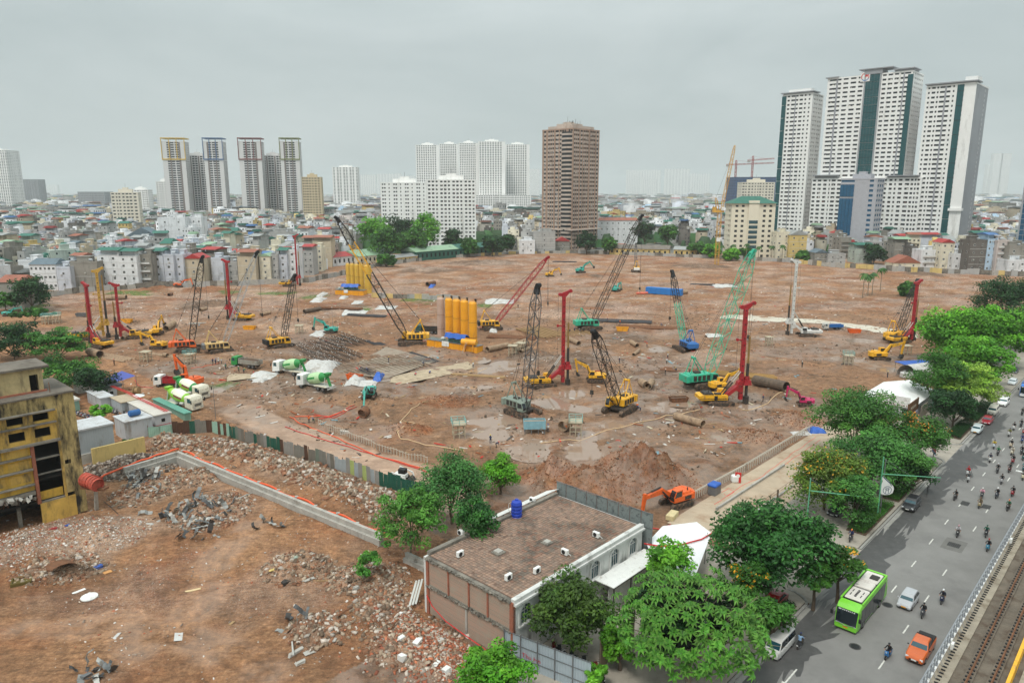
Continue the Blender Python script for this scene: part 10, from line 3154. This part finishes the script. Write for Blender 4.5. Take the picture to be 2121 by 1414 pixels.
for (s0,t0,L,z0,h,colr,lb) in ((-38.6,160.5,7.5,2.2,2.6,(112,78,52),"brown upper sign board of the stacked hoarding"),(-38.6,160.5,7.5,.7,1.5,(200,206,224),"pale lettered middle board of the stacked hoarding"),(-38.6,160.5,7.5,-.2,.9,(222,128,50),"orange lowest board of the stacked hoarding"),(-37.6,157.5,4.5,0,3.2,(118,82,54),"brown board standing nearer the avenue"),(-38.0,168.3,5.0,0,2.8,(150,140,126),"grey end board of the hoarding")):
 R=root("sign_board",lb,"sign board",RF(s0,t0,.15),ROAD,"hoarding boards beside the site office")
 MB().box(0,L,-.06,.06,z0,z0+h-.03).bd("board",pm("board_%d_%d"%(colr[0],colr[2]),colr,.7),R)
 if 'pale' in lb or 'upper' in lb:
  strokes((2,3,5) if 'pale' in lb else (8,),.7,pm("board_blue",(60,70,150),.6) if 'pale' in lb else CREAMM,R,face_M((L*.5,-.075,z0+h*.5),(1,0,0),(0,0,1)),"lettering")
 m=MB();m.box(.2,.35,.07,.2,-.2,z0+h);m.box(L-.35,L-.2,.07,.2,-.2,z0+h);m.bd("post",DARKM,R)
for k,(px,lb) in enumerate((((1905,778),"white arched tent by the pond"),((1872,782),"white bulk bag stack, left"),((1886,784),"white bulk bag stack, right"))):
 R=root("tent" if k==0 else "bulk_bag",lb,"tent" if k==0 else "bulk bag",GG(*px),.4)
 if k==0:
  m=MB()
  for q in range(8):
   a,b=pi*q/8,pi*(q+1)/8
   m.quad((-5,3*cos(a),3.4*sin(a)),(5,3*cos(a),3.4*sin(a)),(5,3*cos(b),3.4*sin(b)),(-5,3*cos(b),3.4*sin(b)))
  m.bd("tent_sheet",TARPW,R)
  m=MB();m.tube([(-5,3*cos(pi*q/8),3.4*sin(pi*q/8)) for q in range(9)],.06,5);m.bd("hoop",GREYM,R)
 else:
  m=MB();m.bev(-.9,.9,-.8,.8,0,1.6,.25);m.bd("sack",TARPW,R);m=MB();m.tube([(-.5,0,1.6),(-.4,0,2.0),(.4,0,2.0),(.5,0,1.6)],.05,4);m.bd("strap",LGREYM,R)
P=GG(1895,770);R=root("shelter","blue sheet shelter roof beside the white tent","shelter",P,.2);m=MB();m.box(-5,4,-2,2,2.6,2.75);m.bd("sheet",TARPB,R)
for x in (-4.8,3.8):
 for y in (-1.8,1.8):
  MB().cyl((x,y,-.3),(x,y,2.6),.06,n=5).bd("post",GREYM,R)
# ---------------------------------------------------------------- street furniture
MINT=pm("signal_green",(96,170,132),.5,0,.1,1)
def arm_pole(base,h,L,label):
 R=root("signal_mast",label,"signal mast",(base.x,base.y,.15),ROAD,"green signal masts along the avenue")
 MB().cyl((0,0,0),(0,0,h),.11,.08,n=8).bd("pole",MINT,R)
 MB().cyl((0,0,h*.72),(.6,-L,h*.86),.08,.05,n=6).bd("arm",MINT,R)
 m=MB()
 for f in (.3,.5):
  m.cyl((0,0,h*.98),(.6*f,-L*f,h*(.72+.14*f)),.015,n=3)
 m.bd("stay_wire",GREYM,R)
 MB().box(-.2,.2,-.2,.2,0,.25).bd("base_block",CONC,R)
for px,h,L,lb in (((1928,872),7.0,7.5,"green signal mast beside the sign boards"),((1817,1070),9.5,7.5,"green signal mast behind the banner"),((1671,1082),7.0,7.0,"green signal mast at the shaded pavement corner"),((1995,800),8.5,7.0,"green signal mast under the bright trees")):
 p=G(*px,.15);arm_pole(p,h,L,lb)
p=G(1815,1072,.15)
R=root("banner_pole","grey street pole with a flame-shaped white banner and blue emblem","banner pole",(p.x+.8,p.y+.6,.15),0)
MB().cyl((0,0,0),(0,0,9.0),.09,.07,n=8).bd("pole",GREYM,R)
def on_Yp(px_,py_):
 q=on_Y(px_,py_,p.y+.6);return (q.x-p.x-.8,q.z-.15)
fl=[on_Yp(x,y) for x,y in ((1824,1022),(1822,1012),(1825,1004),(1828,996),(1826,990),(1829,985),(1838,993),(1845,1001),(1850,1006),(1851,1012),(1848,1020),(1842,1023),(1832,1024))]
m=MB();m.add([(x,-.1,z) for x,z in fl]+[(x,-.04,z) for x,z in fl],[tuple(range(len(fl)))[::1],tuple(range(2*len(fl)-1,len(fl)-1,-1))]+[(i,len(fl)+i,len(fl)+(i+1)%len(fl),(i+1)%len(fl)) for i in range(len(fl))]);bn=m.bd("banner",WHITEM,R)
DBL=pm("emblem_deep_blue",(22,66,100),.6)
cx_,cz_=on_Yp(1837,1014);rr_=abs(on_Yp(1846,1014)[0]-cx_)
m=MB()
for k in range(18):
 a,b=2*pi*k/18,2*pi*(k+1)/18
 m.quad(*[(cx_+r_*cos(t_),-.106,cz_+r_*sin(t_)) for r_,t_ in ((rr_*.88,a),(rr_,a),(rr_,b),(rr_*.88,b))])
for (x0,x1,z0,z1) in ((-.6,.6,.28,.4),(-.42,.42,.55,.66),(-.35,-.22,-.8,.3),(.22,.35,-.8,.3),(-.35,.35,-.1,.02)):
 m.quad(*[(cx_+rr_*x,-.106,cz_+rr_*z) for x,z in ((x0,z0),(x1,z0),(x1,z1),(x0,z1))])
sw=[on_Yp(x,y) for x,y in ((1829,987),(1836,994),(1843,1000),(1846,1006))]
for k in range(3):
 (x0,z0),(x1,z1)=sw[k],sw[k+1]
 m.quad((x0,-.106,z0-.05),(x1,-.106,z1-.05),(x1,-.106,z1+.12),(x0,-.106,z0+.12))
m.bd("banner_emblem",DBL,bn)
MB().box(-.05,1.0,-.03,.03,fl[0][1]-.2,fl[0][1]-.14).bd("bracket",GREYM,R)
p=G(1931,960,.15);R=root("street_sign","red sign with a blue foot panel on a post at the driveway corner","sign",(p.x,p.y,.15),ROAD-1.1)
MB().cyl((0,0,0),(0,0,2.6),.08,n=6).bd("post",GREYM,R);MB().bev(-.5,.5,-.5,.5,0,.9,.06).bd("base_box",LGREYM,R)
MB().box(-.06,.06,-1.1,1.1,2.5,3.9).bd("panel",HOSER,R);sb=MB().box(-.065,.065,-1.12,1.12,2.0,2.5).bd("lower_panel",BLUEM,R)
m=MB();m.box(-.085,-.066,-.5,.4,3.0,3.2);m.box(-.085,-.066,-.1,.1,2.7,3.6);m.bd("sign_mark",WHITEM,sb)
p=RF(-11.6,112,0);R=root("street_lamp","slim white street lamp beside the viaduct railing","street lamp",(p.x,p.y,.02),ROAD)
MB().cyl((0,0,0),(0,0,11.5),.08,.05,n=6).bd("pole",LGREYM,R);MB().cyl((0,0,11.4),(0,1.2,11.6),.04,n=5).bd("arm",LGREYM,R);MB().bev(-.12,.12,1.0,1.7,11.52,11.66,.03).bd("lamp_head",WHITEM,R)
p=G(1609,1046);MB().cyl((0,0,-.2),(0,0,2.6),.16,.14,n=7).bd("stump_post",BARK,None,loc=(p.x,p.y,0),label="dark wooden stump post beside the access road railing",cat="post")
for i,(px,h) in enumerate((((690,690),9),((1135,640),8))):
 pole(px,h,("thin lamp pole by the teal excavator","thin pole beside the middle red mast")[i])
for o in list(BIKE.children_recursive)+[BIKE]:
 bpy.data.objects.remove(o)
# ---------------------------------------------------------------- the hazy air
hz=MB().box(-11500,11500,-1800,11500,-2.0,260.0)
hm=bpy.data.materials.new("haze_air")
hm.use_nodes=True
hm.node_tree.nodes.clear()
_o=N(hm.node_tree,"ShaderNodeOutputMaterial")
_v=N(hm.node_tree,"ShaderNodeVolumePrincipled")
_v.inputs['Color'].default_value=(.93,.97,.98,1)
_v.inputs['Density'].default_value=.00012
_v.inputs['Anisotropy'].default_value=.35
hm.node_tree.links.new(_v.outputs[0],_o.inputs['Volume'])
ho=hz.bd("haze",hm,kind='stuff')
ho['label']="pale grey-green haze over the whole town"
